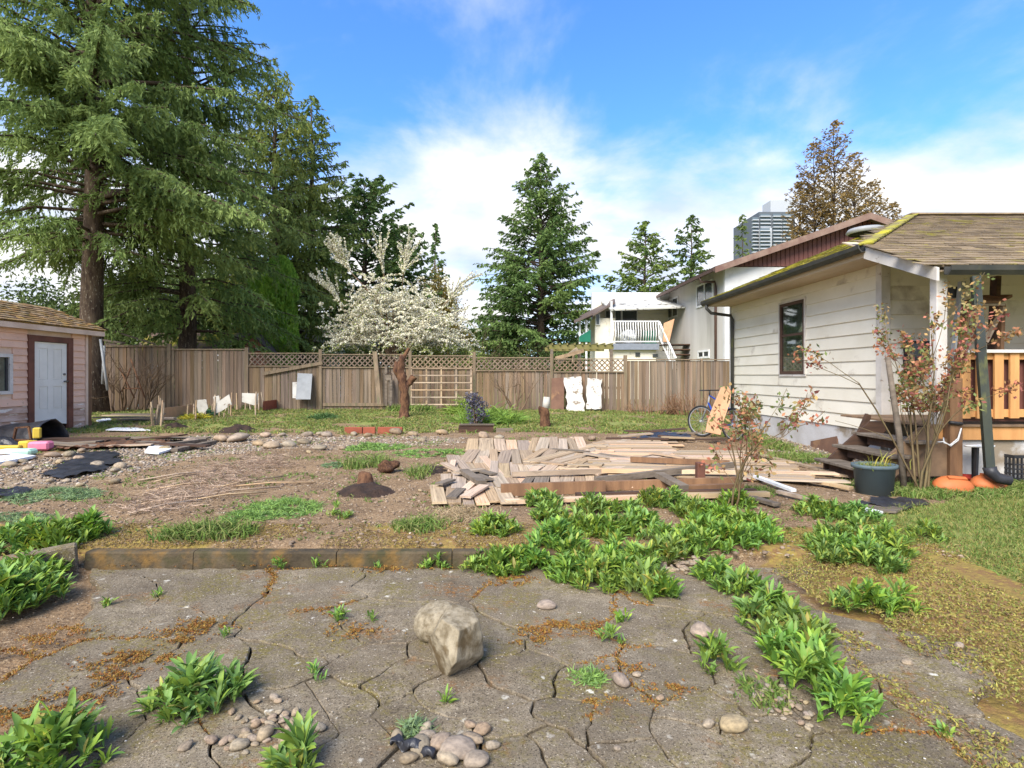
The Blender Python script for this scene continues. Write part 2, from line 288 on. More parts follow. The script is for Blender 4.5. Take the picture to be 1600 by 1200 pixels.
def concrete_mat():
    m = bpy.data.materials.new('cracked_concrete'); m.use_nodes = True; t = m.node_tree; n = t.nodes; l = t.links; n.clear()
    o = n.new('ShaderNodeOutputMaterial'); p = n.new('ShaderNodeBsdfPrincipled'); l.new(p.outputs[0], o.inputs[0]); p.inputs['Roughness'].default_value = .97; p.inputs['Specular IOR Level'].default_value = .2
    g = n.new('ShaderNodeNewGeometry'); pos = g.outputs['Position']
    def noi(s, d=6, ro=.6):
        q = n.new('ShaderNodeTexNoise'); q.inputs['Scale'].default_value = s; q.inputs['Detail'].default_value = d; q.inputs['Roughness'].default_value = ro; l.new(pos, q.inputs['Vector']); return q.outputs[0]
    def rng(v, a, b, c=0., d=1.):
        x = n.new('ShaderNodeMapRange'); x.inputs[1].default_value = a; x.inputs[2].default_value = b; x.inputs[3].default_value = c; x.inputs[4].default_value = d; l.new(v, x.inputs[0]); return x.outputs[0]
    def mix(f, a, b, bt='MIX'):
        x = n.new('ShaderNodeMix'); x.data_type = 'RGBA'; x.blend_type = bt
        if isinstance(f, float): x.inputs[0].default_value = f
        else: l.new(f, x.inputs[0])
        for i, v in ((6, a), (7, b)):
            if isinstance(v, tuple): x.inputs[i].default_value = v
            else: l.new(v, x.inputs[i])
        return x.outputs[2]
    def mul(a, b):
        x = n.new('ShaderNodeMath'); x.operation = 'MULTIPLY'; l.new(a, x.inputs[0]); l.new(b, x.inputs[1]); return x.outputs[0]
    c = mix(rng(noi(1.6, 10, .7), .38, .62), sr(94, 83, 68), sr(148, 135, 113))
    c = mix(rng(noi(9, 8, .75), .42, .6), c, sr(112, 100, 82))
    c = mix(mul(rng(noi(2.3, 8, .75), .47, .6), rng(noi(38, 5, .7), .42, .55)), c, sr(112, 101, 55))
    c = mix(mul(rng(noi(1.9, 5, .7), .55, .66), rng(noi(30, 5, .7), .45, .56)), c, sr(132, 90, 44))
    c = mix(rng(noi(120, 3, .8), .52, .62), c, sr(66, 57, 46))
    c = mix(rng(noi(95, 3, .8), .60, .66), c, sr(172, 160, 138))
    vo = n.new('ShaderNodeTexVoronoi'); vo.inputs['Scale'].default_value = 11; vo.inputs['Randomness'].default_value = 1
    wv = n.new('ShaderNodeTexNoise'); wv.inputs['Scale'].default_value = 26; wv.inputs['Detail'].default_value = 3; l.new(pos, wv.inputs['Vector']); ws_ = n.new('ShaderNodeVectorMath'); ws_.operation = 'MULTIPLY_ADD'; ws_.inputs[1].default_value = (.055, .055, 0); l.new(wv.outputs['Color'], ws_.inputs[0]); l.new(pos, ws_.inputs[2]); l.new(ws_.outputs[0], vo.inputs['Vector']); sc = n.new('ShaderNodeSeparateColor'); l.new(vo.outputs['Color'], sc.inputs[0])
    c = mix(mul(mul(rng(vo.outputs['Distance'], .20, .10), rng(sc.outputs[0], .70, .95)), rng(noi(60, 3), .36, .5)), c, sr(198, 192, 176))
    oi = n.new('ShaderNodeObjectInfo'); h = n.new('ShaderNodeHueSaturation'); l.new(rng(oi.outputs['Random'], 0, 1, .9, 1.1), h.inputs['Value']); l.new(c, h.inputs['Color']); l.new(h.outputs[0], p.inputs['Base Color'])
    b = n.new('ShaderNodeBump'); b.inputs['Strength'].default_value = .8; b.inputs['Distance'].default_value = .006; l.new(noi(70, 6, .8), b.inputs['Height'])
    b2 = n.new('ShaderNodeBump'); b2.inputs['Strength'].default_value = .5; b2.inputs['Distance'].default_value = .02; l.new(noi(9, 6, .7), b2.inputs['Height']); l.new(b.outputs[0], b2.inputs['Normal']); l.new(b2.outputs[0], p.inputs['Normal'])
    return m
MT['concrete'] = concrete_mat()
# ------------------------------------------------------------------ ground: one sheet
def in_ell(x, y, cx, cy, rx, ry, rot=0):
    c, s = math.cos(rot), math.sin(rot); dx, dy = x - cx, y - cy
    return math.hypot((dx * c + dy * s) / rx, (-dx * s + dy * c) / ry)
def poly_in(x, y, P):
    r = False; j = len(P) - 1
    for i in range(len(P)):
        if (P[i][1] > y) != (P[j][1] > y) and x < (P[j][0] - P[i][0]) * (y - P[i][1]) / (P[j][1] - P[i][1]) + P[i][0]: r = not r
        j = i
    return r
G0 = lambda pts, z=None: [tuple(gp(px, py, z)[:2]) for px, py in pts]
SLABPOLY = G0([(-260, 1500), (-200, 985), (132, 886), (880, 884), (1010, 866), (1180, 858), (1320, 885), (1500, 990), (1660, 1080), (1880, 1190), (2100, 1500)], 0)
LAWN_R = G0([(1330, 815), (1440, 790), (1560, 765), (1800, 770), (2200, 900), (2200, 1080), (1760, 1000), (1600, 905), (1480, 850)])
MOSS_R = G0([(1180, 850), (1330, 800), (1480, 840), (1760, 900), (2200, 1000), (2100, 1400), (1620, 1260), (1440, 1100), (1330, 985), (1240, 900)])
GRAV = G0([(-100, 770), (0, 735), (150, 695), (300, 682), (480, 680), (720, 684), (720, 694), (560, 700), (420, 702), (300, 715), (180, 745), (60, 770), (-100, 800)])
GRAVW = G0([(1150, 672), (1200, 664), (1290, 700), (1340, 722), (1250, 724)])
def masks(x, y):
    n1 = mnoise.noise(Vector((x * 1.1, y * 1.1, 9))); n2 = mnoise.noise(Vector((x * .45, y * .45, 3)))
    n3 = mnoise.noise(Vector((x * 3.1, y * 3.1, 14))); xx, yy = x + n1 * .3 + n3 * .2, y + n2 * .3 + n3 * .25
    grass = 0.0
    if y > 12.2: grass = smooth(12.2, 13.4, yy) * (0.55 + .9 * n1 + .4 * n2)
    if y > 22: grass = .8
    if y > 12.0 and x < -8.5: grass = .35 + .5 * n1
    if poly_in(xx, yy, LAWN_R): grass = 1.0
    if x > 5.5 and y < 6.9: grass = max(grass, .8)
    grav = .55 + .4 * n3 if (poly_in(xx, yy, GRAV) or poly_in(xx, yy, GRAVW)) else 0.0
    moss = .75 + n1 * .5 if poly_in(xx, yy, MOSS_R) else max(0, .30 * n2 + .35 * n1)
    if y > 4.1 and y < 4.7 and x < 1: moss = max(moss, .6 + n1)
    return (min(1, max(0, grass)), min(1, max(0, moss)), grav)
def axis(lo, hi, st, far):
    a = list(np.arange(lo, hi + 1e-6, st)); p = st; e = a[-1]; r = []
    while e < far: p *= 1.35; e += p; r.append(e)
    p = st; e = a[0]; l_ = []
    while e > -far: p *= 1.35; e -= p; l_.append(e)
    return l_[::-1] + a + r
gx = axis(-12.0, 10.0, .11, 2600); gy = axis(.6, 21.0, .11, 2600)
nx, ny = len(gx), len(gy); GV = np.zeros((nx * ny, 3)); GC = np.zeros((nx * ny, 3))
for j, y in enumerate(gy):
    for i, x in enumerate(gx):
        k = j * nx + i; near = abs(x) < 40 and abs(y) < 40
        z = hgt(x, y) if near else (.1 if y > 0 else 0)
        if near and -6 < x < 6 and y < 4.3 and poly_in(x, y, SLABPOLY): z = -.055
        if near and y < 4.3 and y > 3.97 and x < .35: z = min(z, -.03) if y < 4.1 else z
        GV[k] = (x, y, z); GC[k] = masks(x, y) if near and y > .5 else (.6, .2, 0)
ii, jj = np.meshgrid(np.arange(nx - 1), np.arange(ny - 1)); a = (jj * nx + ii).ravel()
GF = np.stack([a, a + 1, a + nx + 1, a + nx], 1)
def ground_mat():
    m = bpy.data.materials.new('yard_ground'); m.use_nodes = True; t = m.node_tree; n = t.nodes; l = t.links; n.clear()
    o = n.new('ShaderNodeOutputMaterial'); p = n.new('ShaderNodeBsdfPrincipled'); l.new(p.outputs[0], o.inputs[0]); p.inputs['Roughness'].default_value = 1; p.inputs['Specular IOR Level'].default_value = .15
    tc = n.new('ShaderNodeTexCoord'); at_ = n.new('ShaderNodeAttribute'); at_.attribute_name = 'Col'; sp = n.new('ShaderNodeSeparateColor'); l.new(at_.outputs['Color'], sp.inputs[0])
    def noi(s, d=6):
        q = n.new('ShaderNodeTexNoise'); q.inputs['Scale'].default_value = s; q.inputs['Detail'].default_value = d; q.inputs['Roughness'].default_value = .65; l.new(tc.outputs['Object'], q.inputs['Vector']); return q.outputs[0]
    def rng(v, a, b):
        x = n.new('ShaderNodeMapRange'); x.inputs[1].default_value = a; x.inputs[2].default_value = b; l.new(v, x.inputs[0]); return x.outputs[0]
    def mix(f, a, b):
        x = n.new('ShaderNodeMix'); x.data_type = 'RGBA'
        l.new(f, x.inputs[0])
        for i, v in ((6, a), (7, b)):
            if isinstance(v, tuple): x.inputs[i].default_value = v
            else: l.new(v, x.inputs[i])
        return x.outputs[2]
    def addm(a, b, k):
        x = n.new('ShaderNodeMath'); x.operation = 'MULTIPLY_ADD'; l.new(b, x.inputs[0]); x.inputs[1].default_value = k; l.new(a, x.inputs[2]); return x.outputs[0]
    soil = mix(rng(noi(2.5), .38, .62), sr(142, 117, 88), sr(112, 91, 68)); soil = mix(rng(noi(24, 3), .6, .68), soil, sr(168, 145, 114))
    soil = mix(rng(noi(40, 4), .54, .64), soil, sr(84, 66, 50)); soil = mix(rng(noi(90, 3), .58, .64), soil, sr(176, 154, 124))
    moss = mix(rng(noi(5), .4, .6), sr(136, 118, 64), sr(128, 98, 66)); moss = mix(rng(noi(24), .50, .62), moss, sr(150, 130, 66))
    gras = mix(rng(noi(6), .4, .6), sr(112, 124, 62), sr(136, 134, 78))
    grav = mix(rng(noi(30, 2), .4, .6), sr(132, 114, 92), sr(164, 147, 122))
    c = mix(rng(addm(sp.outputs[1], noi(7), .9), .72, .98), soil, moss)
    c = mix(rng(addm(sp.outputs[0], noi(9), .9), .75, 1.05), c, gras)
    c = mix(rng(addm(sp.outputs[2], noi(11), .4), .6, .8), c, grav)
    l.new(c, p.inputs['Base Color'])
    b = n.new('ShaderNodeBump'); b.inputs['Strength'].default_value = .9; b.inputs['Distance'].default_value = .03; l.new(noi(22, 8), b.inputs['Height']); l.new(b.outputs[0], p.inputs['Normal'])
    return m
go = np_mesh('ground', GV, GF, ground_mat(), None, GC, True); tag(go, 'bare garden soil with moss, gravel and patchy grass', 'ground', kind='structure')

# ------------------------------------------------------------------ cracked concrete patio: each fragment its own slab
patio = thing('patio', 'cracked grey concrete patio broken into many slabs', 'patio'); patio['kind'] = 'structure'
seeds_px = [(60, 985), (205, 955), (330, 915), (505, 912), (80, 1065), (640, 905), (850, 955), (600, 975), (440, 1045), (565, 1045), (622, 1068), (645, 1118), (532, 1092), (470, 1112),
            (690, 1000), (765, 1000), (815, 1040), (722, 1085), (782, 1140), (790, 1188), (885, 1125), (835, 1182), (962, 1135), (1012, 985), (1042, 1052), (1105, 1105), (1002, 1182), (1092, 1172), (1150, 1078), (1200, 1162), (1080, 915),
            (380, 1150), (250, 1180), (120, 1130), (545, 1165), (900, 1060), (865, 1010), (500, 1010), (1142, 1015), (330, 1065), (1255, 1195), (1340, 1090), (1450, 1190), (1300, 1000), (1580, 1195), (1430, 1080), (1650, 1150), (1800, 1250), (1330, 930), (30, 1190), (680, 1180),
            (-100, 1060), (-150, 1180), (1700, 1290), (1000, 1290), (700, 1300), (400, 1300), (100, 1300), (1300, 1300), (850, 1330), (550, 1330), (250, 1330), (-100, 1330), (1150, 1330), (1500, 1350), (1150, 880)]
seeds = [Vector(gp(px, py, 0)[:2]) for px, py in seeds_px]
def clip(poly, nrm, d):
    r = []
    for i in range(len(poly)):
        p, q = poly[i], poly[(i + 1) % len(poly)]; a, b = p.dot(nrm) - d, q.dot(nrm) - d
        if a <= 0: r.append(p)
        if (a < 0) != (b < 0): r.append(p + (q - p) * (a / (a - b)))
    return r
big = [Vector(p) for p in ((-6, .4), (6, .4), (6, 4.6), (-6, 4.6))]
hull_edges = [(Vector(SLABPOLY[i]), Vector(SLABPOLY[(i + 1) % len(SLABPOLY)])) for i in range(len(SLABPOLY))]
def jit(p, k=1.0):
    a = mnoise.noise_vector(Vector((p.x * 2.3, p.y * 2.3, 5))); b = mnoise.noise_vector(Vector((p.x * 5.5, p.y * 5.5, 8))); c_ = mnoise.noise_vector(Vector((p.x * 31, p.y * 31, 2)))
    return Vector((p.x + (a.x * .12 + b.x * .075 + c_.x * .016) * k, p.y + (a.y * .09 + b.y * .055 + c_.y * .013) * k))
MOSSEDGE = []
for i, s in enumerate(seeds):
    c = list(big); near_ = 1 if s.y < 2.9 else 0
    for j, q in enumerate(seeds):
        if i == j: continue
        nv = (q - s); ln = nv.length; nv = nv / ln
        gap = .0014 + .0058 * random.random() ** 2.4 + .002 * abs(mnoise.noise(Vector((s.x + q.x, s.y + q.y, 3)) * 3.1)) * (1.6 if near_ else .7)
        c = clip(c, nv, ((s + q) * .5).dot(nv) - gap)
        if len(c) < 3: break
    if len(c) < 3: continue
    c = clip(c, Vector((0, 1)), 3.955)
    if len(c) < 3: continue
    ring = []
    for k in range(len(c)):
        p, q = c[k], c[(k + 1) % len(c)]; m = max(1, int((q - p).length / .035))
        for t in range(m):
            pt = p + (q - p) * (t / m); pj = jit(pt)
            if pj.y > 3.97: pj.y = 3.97 - .001 * (k % 3)
            ring.append(pj); MOSSEDGE.append(pj)
    ce = sum(ring, Vector((0, 0))) / len(ring)
    if not poly_in(ce.x, ce.y, SLABPOLY): continue
    tx, ty = random.gauss(0, .003), random.gauss(0, .003); dz = random.uniform(-.004, .002)
    if s.y < 2.75: tx, ty, dz = tx * 2.2, ty * 2.2, dz * 1.6
    vs = []; n_ = len(ring)
    zt = lambda p, e: dz + tx * (p.x - ce.x) + ty * (p.y - ce.y) + e
    for lev, (sh, e) in enumerate(((0, -.07), (0, -.006), (.005, -.0008))):
        for p in ring:
            d = (ce - p); d = d / max(d.length, 1e-4); q = p + d * sh; vs.append((q.x - ce.x, q.y - ce.y, zt(q, e)))
    vs.append((0, 0, zt(ce, .002)))
    fs = [(lev * n_ + k, lev * n_ + (k + 1) % n_, (lev + 1) * n_ + (k + 1) % n_, (lev + 1) * n_ + k) for lev in range(2) for k in range(n_)]
    fs += [(2 * n_ + k, 2 * n_ + (k + 1) % n_, 3 * n_) for k in range(n_)]
    me = bpy.data.meshes.new('slab'); me.from_pydata(vs, [], fs); me.update()
    o = link('slab', me, MT['concrete'], patio); o.location = (ce.x, ce.y, 0)
# kerb along the back of the patio, and the leaning end piece on the left
kb = MB(); x = -3.0; segs = [-3.0, -2.2, -1.15, -.3, .62]
kerb = thing('kerb', 'low mossy concrete kerb between patio and garden bed', 'kerb', (-1.2, 4.04, 0)); kerb['kind'] = 'structure'
for a_, b_ in zip(segs, segs[1:]):
    m = MB(); nn = 9
    ys = [(4.0 + random.uniform(-.004, .004), 4.085) for _ in range(nn)]
    vs = []
    for k in range(nn):
        xx = a_ + .003 + (b_ - a_ - .006) * k / (nn - 1); t_ = .098 + .007 * mnoise.noise(Vector((xx * 3, 0, 1)))
        vs += [(xx, ys[k][0] - .012, -.06), (xx, ys[k][0], t_ - .012), (xx, ys[k][0] + .012, t_), (xx, 4.085, t_), (xx, 4.10, -.06)]
    fs = [(k * 5 + q, k * 5 + (q + 1) % 5, k * 5 + 5 + (q + 1) % 5, k * 5 + 5 + q) for k in range(nn - 1) for q in range(5)] + [(0, 1, 2, 3, 4), tuple((nn - 1) * 5 + q for q in (4, 3, 2, 1, 0))]
    m.add(vs, fs); m.build('kerb_block', MT['kerb'], kerb)
m = MB(); m.beam((-3.42, 3.72, .03), (-3.04, 3.985, .06), .10, .22); m.build('kerb_block', MT['concrete'], kerb, bevel=.012)
# ------------------------------------------------------------------ the house on the right
HX, HY0, HY1 = 6.30, 8.80, 14.35     # side wall plane, near corner, far corner
house = thing('house', 'white lap-sided bungalow with mossy shingle hip roof and orange porch railing', 'house', (HX, HY0, 0))
def siding_run(axis_, fixed, a, b, z0, z1, exp, mat, parent, outward, holes=(), name='siding_board', th=.022, lap=.012, mats=None):
    """horizontal lap boards; axis_ 'y': run along Y at x=fixed, facing outward (-1/+1)"""
    z = z0; i = 0
    while z < z1 - .02:
        zt = min(z + exp, z1); spans = [(a, b)]
        for (h0, h1, hz0, hz1) in holes:
            if hz0 < zt - .005 and hz1 > z + .005:
                # the part of the course beside the opening
                ns = []
                for s0, s1 in spans:
                    if h0 > s0 and h1 < s1: ns += [(s0, h0), (h1, s1)]
                    else: ns.append((s0, s1))
                spans = ns
        for s0, s1 in spans:
            lo = s0
            cuts = [s1]
            if s1 - s0 > 3.6: cuts = [s0 + (s1 - s0) * random.uniform(.35, .65), s1]
            for hi in cuts:
                l0, l1 = lo + .0015, hi - .0015
                d0 = fixed + outward * (th + lap); d1 = fixed + outward * th * .55; back = fixed
                prof = [(back, z + .001), (d0, z + .001), (d0, z + .006), (d1, zt + .004), (back, zt + .004)]
                vs = []
                for l_ in (l0, l1): vs += [((p[0], l_, p[1]) if axis_ == 'y' else (l_, p[0], p[1])) for p in prof]
                mm = MB().add(vs, [(k, (k + 1) % 5, 5 + (k + 1) % 5, 5 + k) for k in range(5)] + [(0, 1, 2, 3, 4), (9, 8, 7, 6, 5)])
                c = (l0 + l1) / 2; pv = Vector((fixed, c, z)) if axis_ == 'y' else Vector((c, fixed, z))
                mm2 = mm.build(name, (mats(i) if mats else mat), parent, shift=tuple(pv - off(parent)))
                lo = hi
        z += exp; i += 1
WIN = (10.93, 11.86, 1.42, 2.93)
siding_run('y', HX, HY0 + .09, HY1 - .05, .48, 3.26, .232, MT['siding'], house, -1, [WIN])
MB().box((HX + .001, HY0 + .05, .0), (HX + .12, WIN[0], 3.4)).box((HX + .001, WIN[1], 0), (HX + .12, HY1, 3.4)).box((HX + .001, WIN[0], 0), (HX + .12, WIN[1], WIN[2])).box((HX + .001, WIN[0], WIN[3]), (HX + .12, WIN[1], 3.4)).build('wall', MT['siding'], house)
MB().box((HX - .012, HY0 + .02, -.2), (HX + .0, HY1 - .01, .474)).build('foundation', MT['foundation'], house)
MB().box((HX - .045, HY0 - .045, .46), (HX + .10, HY0 + .085, 3.35)).build('corner_board', MT['trim'], house)
MB().box((HX - .04, HY1 - .05, .46), (HX + .06, HY1 + .04, 3.3)).build('corner_board', MT['trim'], house)
# window
wn = MB()
y0, y1, z0, z1 = WIN
for a_, b_ in (((HX - .05, y0, z0), (HX - .0, y0 + .055, z1)), ((HX - .05, y1 - .055, z0), (HX, y1, z1)), ((HX - .05, y0 + .055, z1 - .06), (HX, y1 - .055, z1)), ((HX - .05, y0 + .055, z0), (HX, y1 - .055, z0 + .06))): wn.box(a_, b_)
wo = wn.build('window', MT['brownpipe'], house)
MB().box((HX - .03, y0 + .055, z0 + .80), (HX - .005, y1 - .055, z0 + .85)).build('sash_rail', MT['brownpipe'], wo)
MB().box((HX - .042, y0 - .035, z0 - .05), (HX + .002, y1 + .035, z0 - .002)).build('sill', MT['trim'], wo)
MB().box((HX - .055, y0 - .035, z1 + .002), (HX + .002, y1 + .035, z1 + .035)).build('window_casing', MT['trim'], wo)
MB().box((HX - .055, y0 - .035, z0), (HX + .002, y0 - .003, z1)).build('window_casing', MT['trim'], wo)
MB().box((HX - .055, y1 + .003, z0), (HX + .002, y1 + .035, z1)).build('window_casing', MT['trim'], wo)
gm = bpy.data.materials.new('clear_window_glass'); gm.use_nodes = True; gt = gm.node_tree; gt.nodes.clear()
go_, gb, gtr, gmx = gt.nodes.new('ShaderNodeOutputMaterial'), gt.nodes.new('ShaderNodeBsdfGlossy'), gt.nodes.new('ShaderNodeBsdfTransparent'), gt.nodes.new('ShaderNodeMixShader')
gb.inputs['Roughness'].default_value = .03; gtr.inputs[0].default_value = (.75, .8, .76, 1); gmx.inputs[0].default_value = .28
gt.links.new(gtr.outputs[0], gmx.inputs[1]); gt.links.new(gb.outputs[0], gmx.inputs[2]); gt.links.new(gmx.outputs[0], go_.inputs[0])
MT['pane'] = gm
MB().box((HX - .020, y0 + .055, z0 + .06), (HX - .014, y1 - .055, z1 - .06)).build('pane', MT['pane'], wo)
cu = MB(); nn = 40; vs = []
for k in range(nn):
    t = k / (nn - 1); yy = y0 + .05 + (y1 - y0 - .1) * t; xx = HX + .07 + .025 * math.sin(t * 46) + .01 * math.sin(t * 17)
    vs += [(xx, yy, z0), (xx, yy, z1)]
cu.add(vs, [(2 * k, 2 * k + 2, 2 * k + 3, 2 * k + 1) for k in range(nn - 1)], True); cu.build('curtain', MT['curtain'], wo)
MB().box((HX + .125, y0 - .2, z0 - .2), (HX + .16, y1 + .2, z1 + .2)).build('room_backing', MT['darkwood'], wo)
# porch back wall facing the camera
siding_run('x', HY0, HX + .10, 13.5, .52, 3.2, .232, MT['siding'], house, -1)
MB().box((HX + .13, HY0 + .001, 0), (13.5, HY0 + .12, 3.3)).build('wall', MT['siding'], house)
hw = MB().box((6.62, HY0 - .055, 1.52), (7.3, HY0 - .012, 1.95)).build('porch_window', MT['black'], house)
MB().box((6.66, HY0 - .064, 1.56), (7.26, HY0 - .056, 1.91)).build('pane', MT['darkglass'], hw)
# roof
PITCH = .435; EX, EY, EZ = 5.62, 8.2, 3.36; AY = 11.30; AX = EX + (AY - EY); AZ = EZ + PITCH * (AY - EY); PY = 6.92; PZ = EZ - PITCH * (EY - PY); RXR = 15.0; BY = AY + (AY - EY)
roof = MB()
roof.slab([(EX, PY, PZ), (RXR, PY, PZ), (RXR, AY, AZ), (AX, AY, AZ), (EX, EY, EZ)], (0, -PITCH / 1.09, 1 / 1.09), .03)
roof.slab([(EX, BY, EZ), (EX, EY, EZ), (AX, AY, AZ)], (-PITCH / 1.09, 0, 1 / 1.09), .03)
roof.slab([(EX, BY, EZ), (AX, AY, AZ), (RXR, AY, AZ), (RXR, BY, EZ)], (0, PITCH / 1.09, 1 / 1.09), .03)
ro = roof.build('roof', MT['shingle'], house)
# shingles: nearest 280 as pieces, the rest joined
def shingle_mesh(w_, h_):
    me = bpy.data.meshes.new('shingle'); t_ = .012
    vs = [(-w_ / 2, 0, 0), (w_ / 2, 0, 0), (w_ / 2, h_, 0), (-w_ / 2, h_, 0), (-w_ / 2, 0, t_), (w_ / 2, 0, t_ * random.uniform(.7, 1.3)), (w_ / 2, h_, .002), (-w_ / 2, h_, .002)]
    me.from_pydata(vs, [], [(0, 3, 2, 1), (4, 5, 6, 7), (0, 1, 5, 4), (1, 2, 6, 5), (2, 3, 7, 6), (3, 0, 4, 7)]); me.materials.append(MT['shingle']); return me
shm = [shingle_mesh(random.uniform(.27, .32), .2) for _ in range(6)]
rows = MB(); sl_ = math.atan(PITCH); ex = .15; ncount = 0; pieces = []
for r_ in range(33):
    d = r_ * ex + .0; y = PY - .03 + d * math.cos(sl_); z = PZ - .03 * PITCH + d * math.sin(sl_)
    if y > AY - .1: break
    xl = EX if y < EY else EX + (y - EY); x = xl - random.uniform(0, .2)
    while x < 12.2:
        pieces.append((x + .15, y, z, y)); x += .305
pieces.sort(key=lambda p: p[3] + abs(p[0] - 6.5) * .12)
for k, (x, y, z, _) in enumerate(pieces):
    rx = sl_ - .045 + random.uniform(-.012, .02)
    if k < 280:
        o = bpy.data.objects.new('shingle', random.choice(shm)); COL.objects.link(o); o.parent = ro; o.location = Vector((x, y, z + .006 + random.uniform(0, .004))) - off(house); o.rotation_euler = (rx, 0, random.uniform(-.02, .02))
    else:
        mt = Matrix.Translation((x, y, z + .006 + random.uniform(0, .004))) @ Matrix.Rotation(rx, 4, 'X'); me = random.choice(shm)
        rows.add([mt @ v.co for v in me.vertices], [tuple(p.vertices) for p in me.polygons])
rows.build('upper_shingles', MT['shingle'], ro)['kind'] = 'stuff'
lr = MB()
for r_ in range(22):
    d = r_ * ex; x = EX - .03 + d * math.cos(sl_); z = EZ - .03 * PITCH + d * math.sin(sl_); yy0 = EY + max(0, x - EX); yy1 = BY - max(0, x - EX); y = yy0
    while y < yy1 - .1:
        mt = Matrix.Translation((x, y + .15, z + .008 + random.uniform(0, .012))) @ Matrix.Rotation(-math.pi / 2, 4, 'Z') @ Matrix.Rotation(sl_ - .045 + random.uniform(0, .03), 4, 'X'); me = random.choice(shm)
        lr.add([mt @ v.co for v in me.vertices], [tuple(p.vertices) for p in me.polygons]); y += .305
lr.build('side_shingles', MT['shingle_moss'], ro)['kind'] = 'stuff'
hp = MB()
for k in range(15):
    t = k / 15; p = Vector((EX, EY, EZ + .02)).lerp(Vector((AX, AY, AZ + .02)), t); q = Vector((EX, EY, EZ + .03)).lerp(Vector((AX, AY, AZ + .03)), t + .09); hp.beam(p, q, .2, .02)
hp.build('hip_cap', MT['shingle_moss'], ro)
MB().beam((AX - .1, AY, AZ + .02), (RXR, AY, AZ + .02), .22, .03).build('ridge_cap', MT['shingle'], ro)
MB().lathe([(0, .10), (.30, .10), (.34, .04), (.30, 0)], (AX - 1.35, AY - .55, AZ - .52), 20).build('roof_vent', MT['steel'], ro)
# soffits, fascia, gutters
MB().box((EX + .02, EY - .02, EZ - .16), (HX + .0, BY - .05, EZ - .14)).build('soffit', MT['soffit'], house)
MB().box((EX, EY - .03, EZ - .18), (EX + .02, BY, EZ - .035)).build('fascia', MT['soffit'], house)
def gut(p, q, m=None):
    g = m or MB(); p, q = Vector(p), Vector(q); d = (q - p).normalized(); o_ = d.cross(Vector((0, 0, 1))).normalized()
    prof = [(0, 0), (0, -.10), (.07, -.115), (.115, -.06), (.125, 0), (.11, 0), (.10, -.05), (.06, -.10), (.012, -.09), (.012, 0)]
    n_ = len(prof); vs = [e + o_ * a - Vector((0, 0, -b)) for e in (p, q) for a, b in prof]
    g.add(vs, [(k, (k + 1) % n_, n_ + (k + 1) % n_, n_ + k) for k in range(n_)] + [tuple(range(n_)), tuple(range(2 * n_ - 1, n_ - 1, -1))]); return g
gut((EX - .004, BY, EZ - .03), (EX - .004, EY - .02, EZ + .0)).build('gutter', MT['gutter'], house)
gut((EX + .1, PY - .02, PZ - .03), (RXR, PY - .02, PZ - .03)).build('gutter', MT['gutter'], house)
# white barge board on the porch roof edge
MB().slab([(EX - .015, EY + .02, EZ - .02), (EX - .015, PY - .05, PZ - .045), (EX - .015, PY - .05, PZ - .21), (EX - .015, EY + .02, EZ - .20)], (-1, 0, 0), .035).build('barge_board', MT['trim'], house)
MB().slab([(EX + .03, PY + .02, PZ - .07), (13.6, PY + .02, PZ - .07), (13.6, HY0, PZ + PITCH * (HY0 - PY) - .07), (EX + .03, HY0, PZ + PITCH * (HY0 - PY) - .07)], (0, -PITCH, 1), .015).build('porch_ceiling', MT['soffit'], house)
# far-corner downspout
p0 = Vector((EX - .06, BY - .25, EZ - .13))
MB().tube([p0, p0 + Vector((0, 0, -.1)), p0 + Vector((.12, 0, -.22)), Vector((HX - .12, BY - .28, EZ - .42)), Vector((HX - .085, BY - .28, EZ - .52)), Vector((HX - .085, BY - .28, .15))], .042, 8).build('downspout', MT['gutter'], house)
# porch: deck, rim, posts, railing, stairs
DX0, DZ = 5.62, .76
dk = MB().box((DX0 + .05, 7.05, DZ - .2), (12.5, 7.09, DZ - .03)).build('deck', MT['orange'], house)
for k in range(13):
    yy = 7.02 + k * .137; MB().box((DX0, yy, DZ - .027), (12.6, yy + .13, DZ + random.uniform(0, .004))).build('deck_board', MT['deckwood'], dk, shift=(0, yy - HY0, DZ))
MB().box((6.02, 7.1, .0), (12.5, 7.16, DZ - .21)).build('skirt_wall', MT['foundation'], house)
MB().box((5.32, 6.985, .1), (5.83, 7.01, .58)).build('skirt_board', MT['deckwood'], house)
MB().box((5.83, 6.93, -.05), (5.99, 7.045, 1.36)).build('porch_post', MT['postwood'], house, bevel=.006)
MB().box((5.755, 7.05, .7), (5.895, 7.17, 2.84)).build('porch_post', MT['trim'], house, bevel=.006)
rl = MB().box((6.0, 6.93, 1.685), (12.5, 7.08, 1.725)).build('railing', MT['trim'], house)
MB().box((6.0, 6.99, 1.60), (12.5, 7.03, 1.684)).build('rail_beam', MT['orange'], rl)
MB().box((6.0, 6.99, .86), (12.5, 7.03, .96)).build('rail_beam', MT['orange'], rl)
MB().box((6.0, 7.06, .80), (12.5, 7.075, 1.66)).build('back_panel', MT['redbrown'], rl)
sm_ = None; x = 6.0; k = 0
while x < 9.2:
    o = MB().box((x, 6.962, .845 + random.uniform(-.006, .006)), (x + .115, 6.988, 1.683)).build('slat', MT['orange'], rl, shift=(x - HX, 6.97 - HY0, 1.2)); x += (.20, .225)[k % 2]; k += 1
stx = MB()
st = MB().slab([(4.75, 6.86, 0), (4.95, 6.86, 0), (5.62, 6.86, .60), (5.62, 6.86, .74), (5.4, 6.86, .74), (4.75, 6.86, .16)], (0, -1, 0), .04).build('stairs', MT['deckwood'], house)
